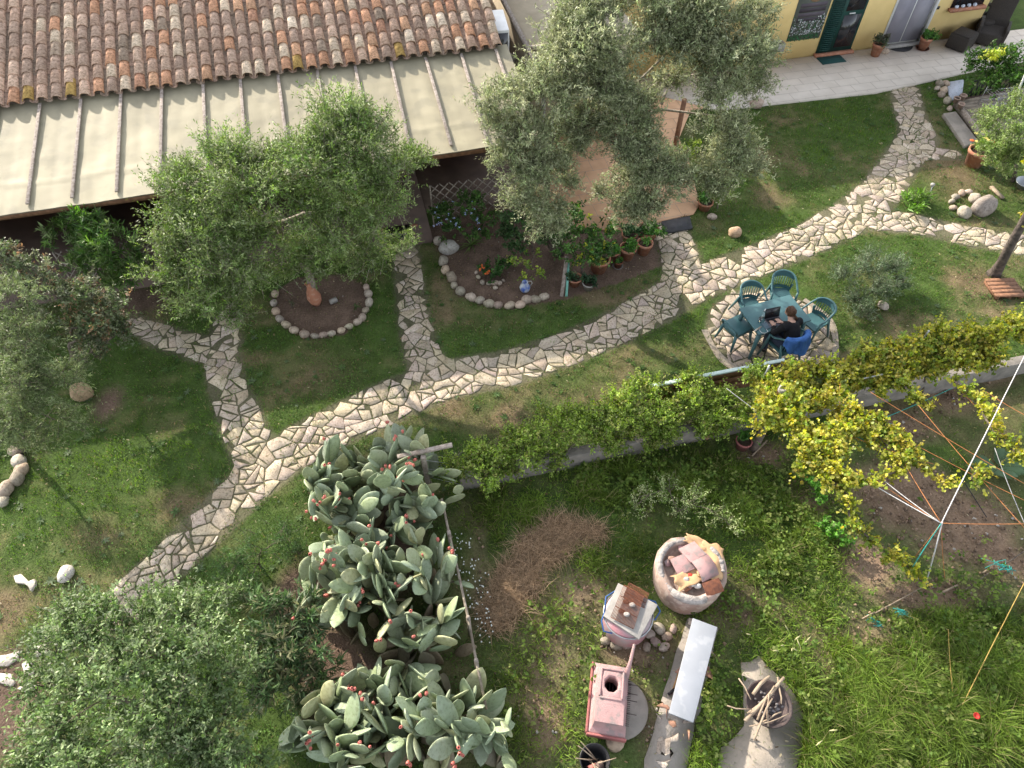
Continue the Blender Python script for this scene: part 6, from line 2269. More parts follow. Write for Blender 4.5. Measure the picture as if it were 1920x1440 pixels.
def make_chair(label):
    t = thing('garden_chair', label, 'chair', (0, 0, 0), 0, 'green plastic chairs round the table')
    # seat: dished slab with round front edge
    n = 11
    x, y = np.meshgrid(np.linspace(-1, 1, n), np.linspace(-1, 1, n), indexing='ij')
    sx = .215 + .015 * y
    X, Y = x * sx, y * .21 + .02
    Z = .425 + .012 * (x ** 2) - .02 * np.clip(y - .6, 0, 1) - .010 * (1 - y ** 2)
    top = np.stack([X, Y, Z], -1).reshape(-1, 3)
    ii = np.arange(n * n).reshape(n, n)
    F = np.stack([ii[:-1, :-1], ii[1:, :-1], ii[1:, 1:], ii[:-1, 1:]], -1).reshape(-1, 4)
    g = Geo().add(top, F)
    g.add(top - [0, 0, .02], F[:, ::-1])
    rim = list(ii[:, 0]) + list(ii[-1, 1:]) + list(ii[-2::-1, -1]) + list(ii[0, -2:0:-1])
    g.add(np.concatenate([top[rim], top[rim] - [0, 0, .035]]), [(i, len(rim) + i, len(rim) + (i + 1) % len(rim), (i + 1) % len(rim)) for i in range(len(rim))])
    obj('seat', g, M['green'], t, smooth=False)
    # backrest: curved slats between two bands, open slots between
    g = Geo()

    def arc(a, z):
        r = .225 + .07 * (z - .43)
        return np.array([r * math.sin(a), -.045 - (.175 + .20 * (z - .43)) * math.cos(a) ** .8 if math.cos(a) > 0 else -.045, z])
    A = 1.28
    for z0, z1, a0, a1 in [(.43, .50, -A, A), (.72, .80, -A * .98, A * .98)]:
        aa = np.linspace(a0, a1, 17)
        V = np.array([arc(a, z0) for a in aa] + [arc(a, z1 + (.05 * math.cos(a * 1.1) if z1 > .7 else 0)) for a in aa])
        F = [(i, i + 1, 17 + i + 1, 17 + i) for i in range(16)]
        g.add(V, F)
        g.add(V + np.array([[0, .014, 0]]), [f[::-1] for f in F])
    for k in range(11):
        a = -A * .9 + 2 * A * .9 * k / 10
        P = [arc(a, z) + [0, .007, 0] for z in (.49, .6, .73)]
        g.tube(P, .016, 6, flat=.45)
    obj('backrest', g, M['green'], t, smooth=False)
    g = Geo()
    aa = np.linspace(-A, A, 15)
    P = [arc(a, .80) + np.array([0, .004, .055 * math.cos(a * 1.1)]) for a in aa]
    arm = lambda s: [np.array([s * .262, -.02, .745]), np.array([s * .272, .08, .675]), np.array([s * .268, .19, .655])]
    g.tube([*arm(-1)[::-1], *P, *arm(1)], .022, 8, flat=.8)
    obj('armrest', g, M['green'], t, smooth=True)
    for s in (-1, 1):
        g = Geo().tube([np.array([s * .268, .19, .66]), np.array([s * .262, .215, .43]), np.array([s * .285, .27, 0])], [.028, .034, .022], 8, flat=.7)
        obj('leg', g, M['green'], t)
        g = Geo().tube([np.array([s * .235, -.10, .62]), np.array([s * .225, -.17, .40]), np.array([s * .25, -.31, 0])], [.022, .034, .022], 8, flat=.7)
        obj('leg', g, M['green'], t)
    return t


def at_seat(px, py, z=.43):
    return G(px, py, z)


c0 = make_chair('green plastic armchair facing the laptop, left of the two behind the table')
NT = np.array([-math.sin(TA), math.cos(TA)])
spots = [((1406, 569), TA + PI - .12, None), ((1464, 549), TA + PI - .35, 'green plastic armchair right of the two behind the table, taller in view'), ((1529, 599), TA + PI / 2 + .15, 'green plastic armchair at the right end of the table, seen with its slotted back'), ((1471, 648), TA + .10, 'green plastic armchair the person sits in, with the blue denim jacket over its back')]
chairs = []
for i, ((px, py), rz, lab) in enumerate(spots):
    o = c0 if i == 0 else copy_tree(c0)
    p = at_seat(px, py)
    o.location = (p[0], p[1], .02)
    o.rotation_euler = (0, 0, rz)
    o.scale = (.92, .92, .90) if i < 3 else (1, 1, 1)
    if lab:
        o['label'] = lab
    chairs.append(o)
# low seat at the left end
p = at_seat(1383, 611, .42)
t = thing('plastic_stool', 'low green plastic stool with a raised handle bar left of the table', 'stool', (p[0], p[1], .02), TA - PI / 2 + .2)
g = Geo().box((0, 0, .41), (.42, .44, .03))
obj('seat', g, M['green'], t, bevel=.012)
g = Geo()
for sx in (-1, 1):
    g.box((sx * .20, 0, .37), (.014, .42, .06))
for sy in (-1, 1):
    g.box((0, sy * .21, .37), (.38, .014, .06))
obj('apron', g, M['green'], t)
for sx in (-1, 1):
    for sy in (-1, 1):
        g = Geo().tube([(sx * .18, sy * .19, .40), (sx * .20, sy * .21, .2), (sx * .23, sy * .25, 0)], [.036, .03, .02], 8)
        obj('leg', g, M['green'], t)
g = Geo().tube([(-.20, -.20, .42), (-.20, -.24, .52), (-.17, -.25, .56), (.17, -.25, .56), (.20, -.24, .52), (.20, -.20, .42)], .022, 8)
obj('handle_bar', g, M['green'], t)

# laptop
lp = G(1452, 604, TZ)
la = TA - .06
t = thing('laptop', 'open dark laptop with a black screen on the green table in front of the person', 'laptop', (lp[0], lp[1], TZ), la)
g = Geo().box((0, 0, .008), (.31, .215, .014))
obj('base', g, mat('laptop_grey', (.09, .085, .10), (.075, .07, .085), 3, .4), t, bevel=.003)
g = Geo().box((0, .035, .0165), (.27, .10, .003))
for k in range(5):
    pass
obj('keyboard', g, M['black'], t)
Rs = roteul(-.32, 0, 0)
g = Geo().box(np.array([0, .1075, .012]) + Rs @ np.array([0, 0, .105]), (.31, .008, .21), Rs)
s_ = obj('screen', g, M['black'], t, bevel=.002)
g = Geo().box(np.array([0, .1075, .012]) + Rs @ np.array([0, -.0052, .108]), (.285, .002, .175), Rs)
obj('display', g, mat('display', (.018, .016, .018), (.014, .012, .014), 2, .25, spec=.5), s_)
# drinking glass, bottle and tubes of cream, cable
b = G(1424, 603, TZ)
t = thing('water_glass', 'clear drinking glass on the table left of the laptop', 'glass', b)
gl = bpy.data.materials.new('clear_glass')
gl.use_nodes = True
pb_ = gl.node_tree.nodes['Principled BSDF']
pb_.inputs['Transmission Weight'].default_value = .9
pb_.inputs['Roughness'].default_value = .05
pb_.inputs['Base Color'].default_value = (.85, .9, .92, 1)
g = Geo().lathe([(.028, 0), (.034, .10), (.031, .10), (.026, .008), (0, .008)], 18)
obj('body', g, gl, t, smooth=True)
b = G(1430, 594, TZ)
t = thing('water_bottle', 'small clear bottle with a white cap behind the glass', 'bottle', b)
g = Geo().lathe([(.03, 0), (.032, .13), (.02, .165), (.013, .175)], 16)
obj('body', g, gl, t, smooth=True)
g = Geo().lathe([(.016, .175), (.016, .20), (0, .20)], 14)
obj('cap', g, M['white'], t)
g = Geo()
for k in range(3):
    q = G(1415 + 2 * k, 622 - k * 2.5, TZ + .014)
    g.tube([q, q + np.array([.05, .05, .002])], [.012, .006], 8)
b = G(1417, 620, TZ)
for k, (dx, dy, cc, lb) in enumerate([(0, 0, (.55, .50, .42), 'cream tube lying near the front left corner of the table'), (6, -4, (.30, .24, .18), 'brownish tube lying beside the cream tube on the table')]):
    q = G(1415 + dx, 621 + dy, TZ + .016)
    g = Geo().tube([q, q + np.array([.05, .045, 0]), q + np.array([.085, .07, 0])], [.015, .013, .004], 10, cc)
    solo('tube', g, M['col'], lb, 'tube', q - [0, 0, .015])
g = Geo()
P = [G(1437, 600, TZ + .006), G(1432, 606, TZ + .006), G(1436, 616, TZ + .006), G(1440, 622, TZ + .006), G(1434, 625, TZ + .006), G(1428, 624, TZ + .006), G(1423, 618, TZ + .006), G(1428, 612, TZ + .006)]
g.tube(P, .004, 6)
solo('cable', g, M['white'], 'white charging cable looping over the table left of the laptop', 'cable', P[0])
b = G(1436, 611, TZ)
g = Geo().box((0, 0, .006), (.11, .16, .01))
o = obj('notebook', g, mat('notebook_blue', (.10, .15, .18), (.08, .12, .15), 10, .6), loc=b, bevel=.002)
o.rotation_euler = (0, 0, la + .1)
tag(o, 'thin blue grey notebook between the glass and the laptop', 'notebook')

# ---- the person, seated in the front chair, facing the table
pc = chairs[3]
PM = rotz(pc.rotation_euler[2])
PB = np.array(pc.location)
lpl = PM.T @ (lp - PB)              # laptop in the person's frame
print('laptop local', lpl)


def rem(name, g, m, parent, vox, smooth_it=6):
    o = obj(name, g, m, parent, smooth=True)
    r = o.modifiers.new('remesh', 'REMESH')
    r.mode, r.voxel_size, r.use_smooth_shade = 'VOXEL', vox, True
    s = o.modifiers.new('smooth', 'SMOOTH')
    s.factor, s.iterations = .5, smooth_it
    return o


pt = thing('person', 'person with tied back brown hair in a black jumper typing at the laptop', 'person', PB, pc.rotation_euler[2])
hx, hy, hz = .015, .20, 1.13        # head centre
sh = [np.array([s * .185, .055, .945]) for s in (-1, 1)]
wr = [np.array([lpl[0] + s * .085, lpl[1] - .095, lpl[2] + .035]) for s in (-1, 1)]
el = []
for i, s in enumerate((-1, 1)):
    m = (sh[i] + wr[i]) / 2
    el.append(np.array([s * .27, m[1] - .02, .73]))
g = Geo()
# torso, neck, head
g.tube([(0, -.07, .47), (0, -.075, .60), (0, -.05, .75), (0, .01, .88), (0, .06, .97), (0, .095, 1.01)], [.145, .130, .135, .145, .12, .065], 16, flat=.80)
g.tube([(0, .08, .98), (.005, .13, 1.04), (hx, hy - .02, hz - .03)], [.062, .052, .055], 12)
g.ball((hx, hy, hz), (.074, .092, .108), 18, 14, R=roteul(-.35, 0, 0))
g.ball((hx, hy + .05, hz - .055), (.05, .05, .055), 12, 8)
g.ball((hx, hy + .098, hz - .02), (.013, .018, .02), 8, 6)
for s in (-1, 1):
    g.ball((hx + s * .076, hy - .005, hz - .015), (.012, .02, .03), 8, 6)
    i = 0 if s < 0 else 1
    g.tube([(s * .05, .05, .95), sh[i], sh[i] * .75 + el[i] * .25, el[i]], [.07, .062, .052, .041], 12)
    g.tube([el[i], el[i] * .4 + wr[i] * .6, wr[i]], [.042, .036, .025], 12)
    # thigh, shin, foot
    g.tube([(s * .075, -.04, .49), (s * .11, .12, .50), (s * .12, .33, .48)], [.085, .08, .06], 12)
    g.tube([(s * .12, .33, .48), (s * .125, .33, .26), (s * .125, .30, .07)], [.06, .052, .036], 12)
    g.tube([(s * .125, .28, .05), (s * .13, .36, .04), (s * .135, .44, .03)], [.04, .038, .024], 10)
    # hand: palm, four bent fingers of different length, thumb at the side
    w = wr[i]
    f = unit(np.array([-s * .18, 1, -.12]))
    sd = unit(np.cross(f, [0, 0, 1]))
    pm = w + f * .05
    g.box(pm + f * .005, (.074, .085, .022), np.stack([sd, f, np.cross(sd, f)], 1))
    for q, ln in enumerate((.062, .072, .068, .052)):
        o0 = w + f * .088 + sd * (-.030 + .020 * q)
        k1 = o0 + f * ln * .5 + [0, 0, .010]
        k2 = k1 + f * ln * .35 + [0, 0, -.012]
        k3 = k2 + f * ln * .22 + [0, 0, -.014]
        g.tube([o0 - f * .02, k1, k2, k3], [.0095, .009, .0082, .0068], 8)
    th0 = w + f * .03 - sd * s * .034
    g.tube([th0, th0 + f * .028 - sd * s * .022 + [0, 0, -.004], th0 + f * .055 - sd * s * .026 + [0, 0, -.012]], [.012, .0105, .008], 8)
body = rem('body', g, M['skin'], pt, .007, 3)
# features
g = Geo()
for s in (-1, 1):
    g.ball((hx + s * .03, hy + .084, hz + .012), .010, 8, 6)
obj('eyes', g, M['offwhite'], pt)
g = Geo()
g.tube([(hx - .024, hy + .092, hz - .062), (hx, hy + .098, hz - .064), (hx + .024, hy + .092, hz - .062)], [.003, .006, .003], 6)
obj('mouth', g, M['pinkred'], pt)
# jumper
g = Geo()
g.tube([(0, -.085, .44), (0, -.085, .60), (0, -.055, .75), (0, .01, .88), (0, .06, .965), (0, .085, 1.0)], [.168, .152, .155, .162, .135, .080], 18, flat=.84)
for i, s in enumerate((-1, 1)):
    g.tube([(s * .05, .05, .945), sh[i], sh[i] * .75 + el[i] * .25, el[i]], [.085, .078, .066, .054], 12)
    g.tube([el[i], el[i] * .4 + wr[i] * .6, wr[i] * .93 + el[i] * .07], [.055, .047, .036], 12)
rem('jumper', g, M['sweater'], pt, .010, 5)
g = Geo()
g.tube([(0, -.09, .50), (0, -.05, .46)], [.155, .14], 16)
for s in (-1, 1):
    g.tube([(s * .075, -.05, .49), (s * .11, .12, .50), (s * .12, .33, .485)], [.10, .095, .073], 12)
    g.tube([(s * .12, .33, .485), (s * .125, .33, .26), (s * .125, .30, .09)], [.073, .064, .052], 12)
rem('trousers', g, M['jeans'], pt, .012, 5)
for s in (-1, 1):
    g = Geo().tube([(s * .125, .26, .045), (s * .13, .36, .05), (s * .135, .46, .03)], [.045, .046, .028], 10)
    obj('shoe', g, M['black'], pt, smooth=True)
# hair: cap with strands, drawn back into a short tail hanging on the right
g = Geo()
rg = np.random.default_rng(77)
Rh = roteul(-.35, 0, 0)
g.ball((hx, hy - .012, hz + .016), (.083, .098, .108), 20, 14, R=Rh)
for k in range(130):
    a = rg.uniform(-PI, PI)
    e0_ = rg.uniform(.2, 1.0)
    st = Rh @ np.array([.083 * math.sin(e0_ * 1.4) * math.sin(a), .094 * math.sin(e0_ * 1.4) * math.cos(a) + .02, .108 * math.cos(e0_ * 1.2)])
    if st[1] > .055:
        continue
    kn = np.array([.012, -.098, -.03])
    md = (st + kn) / 2
    md = md / np.linalg.norm(md / np.array([.088, .104, .112])) * 1.0
    P = np.array([hx, hy - .012, hz + .016]) + np.array([st, md, kn])
    g.tube(P, [.006, .007, .005], 5)
for k in range(26):
    o0 = np.array([hx + .012, hy - .11, hz - .012]) + rg.normal(size=3) * .008
    g.tube([o0, o0 + [.03 + rg.normal() * .012, -.03, -.03], o0 + [.055 + rg.normal() * .018, -.028 + rg.normal() * .012, -.10 + rg.normal() * .02]], [.009, .009, .004], 5)
obj('hair', g, M['hair'], pt, smooth=True)

# denim jacket over the chair back
g = Geo()
nu, nv = 34, 22
V = []
A = 1.25
for i in range(nu):
    a = -A + 2 * A * i / (nu - 1)
    zt = .86 + .05 * math.cos(a * 1.1)
    for j in range(nv):
        v = j / (nv - 1)
        r0 = .25
        ou = np.array([r0 * math.sin(a), -.045 - .25 * max(math.cos(a), 0) ** .8, 0])
        nrm = unit(np.array([math.sin(a), -math.cos(a), 0]))
        fold = .018 * math.sin(a * 9 + v * 3) + .010 * math.sin(a * 17 - v * 5)
        if v < .22:
            w = v / .22
            p = ou + nrm * (-.045 + fold * .2) + [0, 0, zt - .16 * (1 - w)]
        elif v < .34:
            w = (v - .22) / .12
            p = ou + nrm * (-.045 + .085 * w) + [0, 0, zt + .02 * math.sin(PI * w)]
        else:
            w = (v - .34) / .66
            dl = .30 + .12 * math.sin(a * 2.1 + 1) + .05 * math.sin(a * 7)
            p = ou + nrm * (.04 + .04 * w + fold * (.4 + w)) + [0, 0, zt - dl * w]
        V.append(p)
F = [(i * nv + j, (i + 1) * nv + j, (i + 1) * nv + j + 1, i * nv + j + 1) for i in range(nu - 1) for j in range(nv - 1)]
g.add(np.array(V), F)
o = obj('denim_jacket', g, M['denim'], loc=PB, smooth=True)
o.rotation_euler = (0, 0, pc.rotation_euler[2])
sm = o.modifiers.new('thick', 'SOLIDIFY')
sm.thickness = .012
tag(o, 'blue denim jacket draped over the back of the chair the person sits in', 'jacket')
g = Geo()
for s in (1,):
    g.tube([(s * .22, -.17, .84), (s * .27, -.22, .72), (s * .27, -.25, .55), (s * .25, -.24, .40)], [.05, .055, .05, .042], 10, flat=.6)
obj('sleeve', g, M['denim'], o, smooth=True)

# ------------------------------------------------------------------ clay oven full of scrap
b = G(1284, 1092)
t = thing('clay_oven', 'round broken clay oven with a rough cement rim in the wild grass', 'oven', b)
H = .50
g = Geo()
n = 40
rg = np.random.default_rng(5)
prof = [(.50, 0), (.53, .2), (.54, .42), (.52, H)]
V, F = [], []
noi = 1 + .03 * np.sin(np.linspace(0, 2 * PI, n, endpoint=False) * 3 + 1) + rg.normal(size=n) * .008
for r, z in prof:
    for k in range(n):
        a = 2 * PI * k / n
        V.append((r * noi[k] * math.cos(a), r * noi[k] * math.sin(a), z + (.03 * math.sin(a * 4) if z == H else 0)))
for r, z in [(.41, H - .01), (.40, H - .07)]:
    for k in range(n):
        a = 2 * PI * k / n
        V.append((r * noi[k] * math.cos(a), r * noi[k] * math.sin(a), z + (.03 * math.sin(a * 4) if z > .4 else 0)))
for i in range(5):
    for k in range(n):
        q = (k + 1) % n
        F.append((i * n + k, i * n + q, (i + 1) * n + q, (i + 1) * n + k))
F.append(tuple(5 * n + k for k in range(n)))
g.add(np.array(V), F)
obj('wall', g, M['claywall'], t)
g = Geo()
aa = np.linspace(-.1, 2 * PI - 1.25, 150)
rn = .036 + .016 * (vnoise(aa, aa * 0, 3, .22) - .3) + rg.normal(size=150) * .004
P = [(.465 * math.cos(a), .465 * math.sin(a), H + .012 + .02 * math.sin(3 * a) + rg.normal() * .003) for a in aa]
g.tube(P, rn, 10, flat=.75)
obj('rim', g, M['rim'], t, smooth=False)
g = Geo().tube([(.49 * math.cos(a), .49 * math.sin(a), H + .03) for a in np.linspace(-2.35, -1.3, 8)], [.05, .06, .065, .07, .07, .065, .06, .05], 8)
obj('rim_block', g, M['rim'], t)


def sheet(name, c, size, rz, tilt, m, lab, cat='scrap', thick=.02, bevelled=.003):
    q = b + np.array(c)
    g = Geo().box((0, 0, 0), (*size, thick))
    o = obj(name, g, m, loc=q, bevel=bevelled)
    o.rotation_euler = (tilt[0], tilt[1], rz)
    return tag(o, lab, cat)


sheet('concrete_slab', (-.12, .06, H + .05), (.30, .26), .35, (.15, -.15), M['pink'], 'square pink slab lying in the middle of the clay oven', 'slab', .035)
o = sheet('curved_plate', (.04, .24, H + .07), (.30, .28), .5, (-.2, .1), M['pink'], 'pinkish slab with grey edges at the back of the clay oven', 'slab', .03)
g = Geo()
th = np.linspace(.35, PI - .35, 10)
V = [(-.15 + 0 * k, math.cos(k) * .22, math.sin(k) * .13) for k in th] + [(.15, math.cos(k) * .22, math.sin(k) * .13) for k in th]
V += [(v[0], v[1] * .93, v[2] - .012) for v in V]
F = [(k, k + 1, 11 + k, 10 + k) for k in range(9)] + [(21 + k, 20 + k, 30 + k, 31 + k) for k in range(9)] + [(k + 1, k, 20 + k, 21 + k) for k in range(9)] + [(10 + k, 11 + k, 31 + k, 30 + k) for k in range(9)]
g.add(np.array(V), F)
o = obj('curved_plate', g, M['pink'], loc=b + np.array([.16, .02, H + .0]))
o.rotation_euler = (0, .1, .45)
tag(o, 'curved grey pink plate arched over the right half of the clay oven', 'slab')
sheet('rusty_plate', (.26, -.30, H + .05), (.27, .20), .30, (.25, -.1), M['rust'], 'dark rusty brown plate on the lower right rim of the clay oven', 'plate', .012)
# crumpled cardboard
for i, (cx, cy, sx, sy, rz, lab) in enumerate([(.31, .12, .36, .56, -.25, 'crumpled brown cardboard over the right rim of the clay oven'), (-.06, -.15, .46, .24, .4, 'torn cardboard strip lying across the front of the clay oven'), (.16, .40, .40, .16, -.5, 'cardboard flap along the back right rim of the clay oven')]):
    g = Geo()
    nn = 12
    x, y = np.meshgrid(np.linspace(-.5, .5, nn), np.linspace(-.5, .5, nn), indexing='ij')
    rg = np.random.default_rng(60 + i)
    z = .022 * np.sin(x * 6 + i) * np.cos(y * 5 + i * 2) + .008 * np.sin(x * 13 + y * 9) - .12 * np.clip(x - .2, 0, 1)
    X = x * sx * (1 + .1 * np.sin(y * 13 + i))
    Y = y * sy * (1 + .1 * np.sin(x * 11 + i))
    ii = np.arange(nn * nn).reshape(nn, nn)
    F = np.stack([ii[:-1, :-1], ii[1:, :-1], ii[1:, 1:], ii[:-1, 1:]], -1).reshape(-1, 4)
    g.add(np.stack([X, Y, z], -1).reshape(-1, 3), F)
    o = obj('cardboard', g, M['cardboard'], loc=b + np.array([cx, cy, H + .045]))
    o.rotation_euler = (0, 0, rz)
    sm = o.modifiers.new('thick', 'SOLIDIFY')
    sm.thickness = .006
    tag(o, lab, 'cardboard')
g = Geo()
rg = np.random.default_rng(8)
for i, (cx, cy, c, nm, lab) in enumerate([(-.02, -.24, (.65, .64, .62), 'rubble_stone', 'white broken stone inside the front of the clay oven'), (-.10, -.17, (.42, .40, .38), 'rubble_stone', 'grey broken stone left of the red scrap in the clay oven'), (.05, -.27, (.6, .58, .56), 'rubble_stone', 'second white broken stone, nearer the front rim of the clay oven'), (-.04, -.11, (.60, .06, .04), 'red_scrap', 'small bright red scrap among the rubble in the clay oven'), (-.27, .16, (.35, .22, .17), 'rubble_stone', 'brown broken brick at the back left inside the clay oven')]):
    g = Geo().rock(b + np.array([cx, cy, H + .02]), (.055, .045, .04) if i != 3 else (.045, .04, .025), 800 + i, .2, None, 10, 7, c)
    solo(nm, g, M['rock'], lab, 'rubble', b + np.array([cx, cy, H]), True)

rg = np.random.default_rng(71)
for k in range(16):
    a = rg.uniform(0, 2 * PI)
    r_ = .36 * math.sqrt(rg.random())
    q_ = b + np.array([r_ * math.cos(a), r_ * math.sin(a), H - .045 + .012 * (k % 3)])
    pl = rg.uniform(.05, .10) * np.array([[math.cos(t_), math.sin(t_)] for t_ in np.sort(rg.uniform(0, 2 * PI, 5))])
    g = Geo().prism(np.c_[pl, np.zeros(5)], -.012, .012)
    o = obj('tile_shard', g, M['pink'] if k % 3 else M['terracotta'], loc=q_)
    o.rotation_euler = (rg.normal() * .25, rg.normal() * .25, rg.uniform(0, 6))
    tag(o, 'broken pinkish tile piece among the rubble heaped inside the clay oven', 'rubble', 'broken tile pieces in the clay oven')

# ------------------------------------------------------------------ grill table: old pink drum, white board, rusty grid
b = G(1178, 1152, .5) * np.array([1, 1, 0])
t = thing('grill_drum', 'grey and pink metal drum that carries the white grill board', 'drum', b, 0)
g = Geo().lathe([(.30, 0), (.34, .12), (.345, .34), (.33, .53), (0, .532)], 30)
obj('drum', g, mat('drum_paint', (.34, .32, .32), (.42, .20, .22), 3.5, .5, .2, 30), t, smooth=False)
g = Geo().tube([(.35 * math.cos(a), .35 * math.sin(a), .50) for a in np.linspace(0, 2 * PI, 30)], .012, 6)
obj('hoop', g, M['metal'], t)
q = [G(1159, 1094, .56), G(1233, 1135, .56), G(1198, 1200, .56), G(1131, 1156, .56)]
g = Geo().prism(np.array(q), .54, .585)
bd = solo('grill_board', g, M['offwhite'], 'white weathered board lying on the drum under the rusty grid', 'board', np.mean(q, 0) - [0, 0, .02], bevel=.006)
q = [G(1170, 1098, .6), G(1207, 1118, .6), G(1187, 1180, .6), G(1145, 1158, .6)]
for nm, off, lab, nb in (('grill_grid', np.zeros(3), 'rusty wire grill grid on the white board', 20), ('grill_grid', (G(1180, 1092, .6) - q[0]) + [0, 0, -.035], 'second rusty grill grid slid half under the first, sticking out behind the board', 20)):
    g = Geo()
    A_, B_, C_, D_ = [p + off + [0, 0, .025] for p in q]
    if nb and off.any():
        D_, C_ = A_ + (D_ - A_) * .45, B_ + (C_ - B_) * .45
    for k in range(nb):
        u = k / (nb - 1)
        g.tube([A_ + (B_ - A_) * u, D_ + (C_ - D_) * u], .0042, 5)
    for u in (0, .33, .66, 1):
        g.tube([A_ + (D_ - A_) * u - [0, 0, .006], B_ + (C_ - B_) * u - [0, 0, .006]], .006, 5)
    solo(nm, g, M['rust'], lab, 'grill', (A_ + C_) / 2)
for i, (px, py, cc, lab) in enumerate([(1174, 1128, (.16, .08, .06), 'charred brown lump under the rusty grid'), (1165, 1146, (.20, .10, .075), 'second charred lump, nearer the front of the rusty grid'), (1186, 1134, (.34, .30, .27), 'pale stone lying on the rusty grid'), (1175, 1152, (.40, .37, .34), 'white stone at the front of the rusty grid')]):
    g = Geo().rock(G(px, py, .60 if i < 2 else .65), (.05, .035, .018 if i < 2 else .022), 820 + i, .2, None, 10, 7, cc)
    solo('grill_stone', g, M['rock'], lab, 'stone', G(px, py, .59), True)
g = Geo()
c = b + [0, 0, .5]
g.tube([c + [-.34, .02, .03], c + [-.39, -.10, .02], c + [-.37, -.24, .0], c + [-.25, -.27, .0]], .011, 8)
g2 = Geo()
g.tube([G(1206, 1122, .56), G(1228, 1128, .5), G(1238, 1146, .45), G(1228, 1162, .45), G(1218, 1160, .5)], .011, 8)
g.tube([c + [-.34, .02, .03], c + [-.30, .25, .02], c + [-.1, .38, .0], G(1206, 1122, .56)], .011, 8)
solo('blue_hose', g, M['bluecord'], 'blue hose looped round the grill drum and board', 'hose', b)

# ------------------------------------------------------------------ pink hearth hood on its millstone
b = G(1158, 1330)
g = Geo().lathe([(.40, 0), (.41, .09), (.39, .11), (0, .11)], 34, c=b)
solo('millstone', g, M['concrete'], 'round grey stone slab on the ground under the pink hearth hood', 'slab', b)
z0, z1 = .13, .52
lo = [G(1112, 1244, z0), G(1180, 1256, z0), G(1172, 1392, z0), G(1100, 1372, z0)]
lo = [np.array(p) for p in lo]
ctr = np.mean(lo, 0)
az = math.atan2(*(((lo[0] + lo[1]) / 2 - (lo[2] + lo[3]) / 2)[:2][::-1])) - PI / 2
t = thing('hearth_hood', 'pink painted concrete hearth hood with an octagonal hole on top', 'barbecue', np.r_[ctr[:2], .11], az)
LY, LX = .92, .50
g = Geo()


def ringpts(hx_, hy_, z, cy=0.0):
    return np.array([(-hx_, -hy_ + cy, z), (hx_, -hy_ + cy, z), (hx_, hy_ + cy, z), (-hx_, hy_ + cy, z)])


rings = [ringpts(LX / 2, LY / 2, 0), ringpts(LX / 2, LY / 2, .10), ringpts(LX / 2 - .045, LY / 2 - .07, .14), ringpts(LX / 2 - .06, LY / 2 - .11, .30)]
V = np.concatenate(rings)
F = []
for i in range(3):
    for k in range(4):
        q = (k + 1) % 4
        F.append((i * 4 + k, i * 4 + q, (i + 1) * 4 + q, (i + 1) * 4 + k))
F.append((3, 2, 1, 0))
g.add(V, F)
# sloping top with the octagonal opening
oc = [(.098 * math.cos(PI / 8 + k * PI / 4), .105 * math.sin(PI / 8 + k * PI / 4) + .14) for k in range(8)]
ou = [(.19, .35), (.19, .14), (.19, -.35), (-.19, -.35), (-.19, .14), (-.19, .35)]
topz = .30
hx_, hy_ = LX / 2 - .06, LY / 2 - .11
out8 = [(hx_, hy_ * .45), (hx_ * .6, hy_), (-hx_ * .6, hy_), (-hx_, hy_ * .45), (-hx_, -.02), (-hx_ * .6, -hy_), (hx_ * .6, -hy_), (hx_, -.02)]
big = [(hx_, .23), (hx_, hy_), (-hx_, hy_), (-hx_, .23), (-hx_, .03), (-hx_, -hy_), (hx_, -hy_), (hx_, .03)]
Vb = [(x, y, topz) for x, y in big]
Vc = [(x * 1.5, .14 + (y - .14) * 1.5, topz + .035) for x, y in oc]
Vd = [(x * 1.1, .14 + (y - .14) * 1.1, topz + .035) for x, y in oc]
Ve = [(x, y, topz + .0) for x, y in oc]
Vf = [(x, y, .05) for x, y in oc]
Vall = np.array(Vb + Vc + Vd + Ve + Vf)
F = []
for i in range(4):
    for k in range(8):
        q = (k + 1) % 8
        F.append((i * 8 + k, i * 8 + q, (i + 1) * 8 + q, (i + 1) * 8 + k))
g.add(Vall, F)
obj('hood', g, M['pink'], t, bevel=.012)
g = Geo()
for (x_, y_, w__, l__) in ((0, .33, .30, .03), (0, -.05, .30, .03), (-.15, .14, .03, .35), (.15, .14, .03, .35)):
    g.box((x_, y_, .322), (w__, l__, .045))
obj('opening_frame', g, M['pink'], t, bevel=.01)
g = Geo().box((0, 0, .055), (LX + .03, LY + .03, .10))
g = Geo()
g.box((0, -LY / 2 - .015, .06), (LX + .03, .03, .12))
g.box((-LX / 2 - .015, 0, .06), (.03, LY, .12))
obj('skirt', g, M['pinkred'], t, bevel=.008)
g = Geo()
for k in range(5):
    g.box((-.09 + k * .045, .14, .03), (.014, .2, .02))
obj('grate', g, M['darkmetal'], t)
g = Geo()
for k in range(26):
    g.tube([(LX / 2 - .01, -.30 + k * .025, .11), (LX / 2 + .035, -.30 + k * .025, .115)], .005, 5)
for y in (-.14, .03, .12, .24):
    g.tube([(LX / 2, y, .10), (LX / 2 + .13, y, .09)], .006, 5)
obj('iron_spikes', g, M['darkmetal'], t)
g = Geo().tube([(LX / 2 - .06, LY / 2 - .18, .26), (LX / 2 - .02, LY / 2 + .02, .34), (LX / 2 + .0, LY / 2 + .20, .50)], [.042, .024, .018], 12)
obj('flue_pipe', g, M['pink'], t, smooth=True)
b = G(1152, 1393)
g = Geo().lathe([(.12, 0), (.125, .10), (.11, .12), (0, .122)], 20, c=b)
solo('tree_stump', g, M['wood'], 'small round sawn stump between the pink hood and the black bucket', 'stump', b)
b = G(1112, 1432)
t = thing('black_bucket', 'black plastic bucket of sticks and scraps at the bottom edge', 'bucket', b)
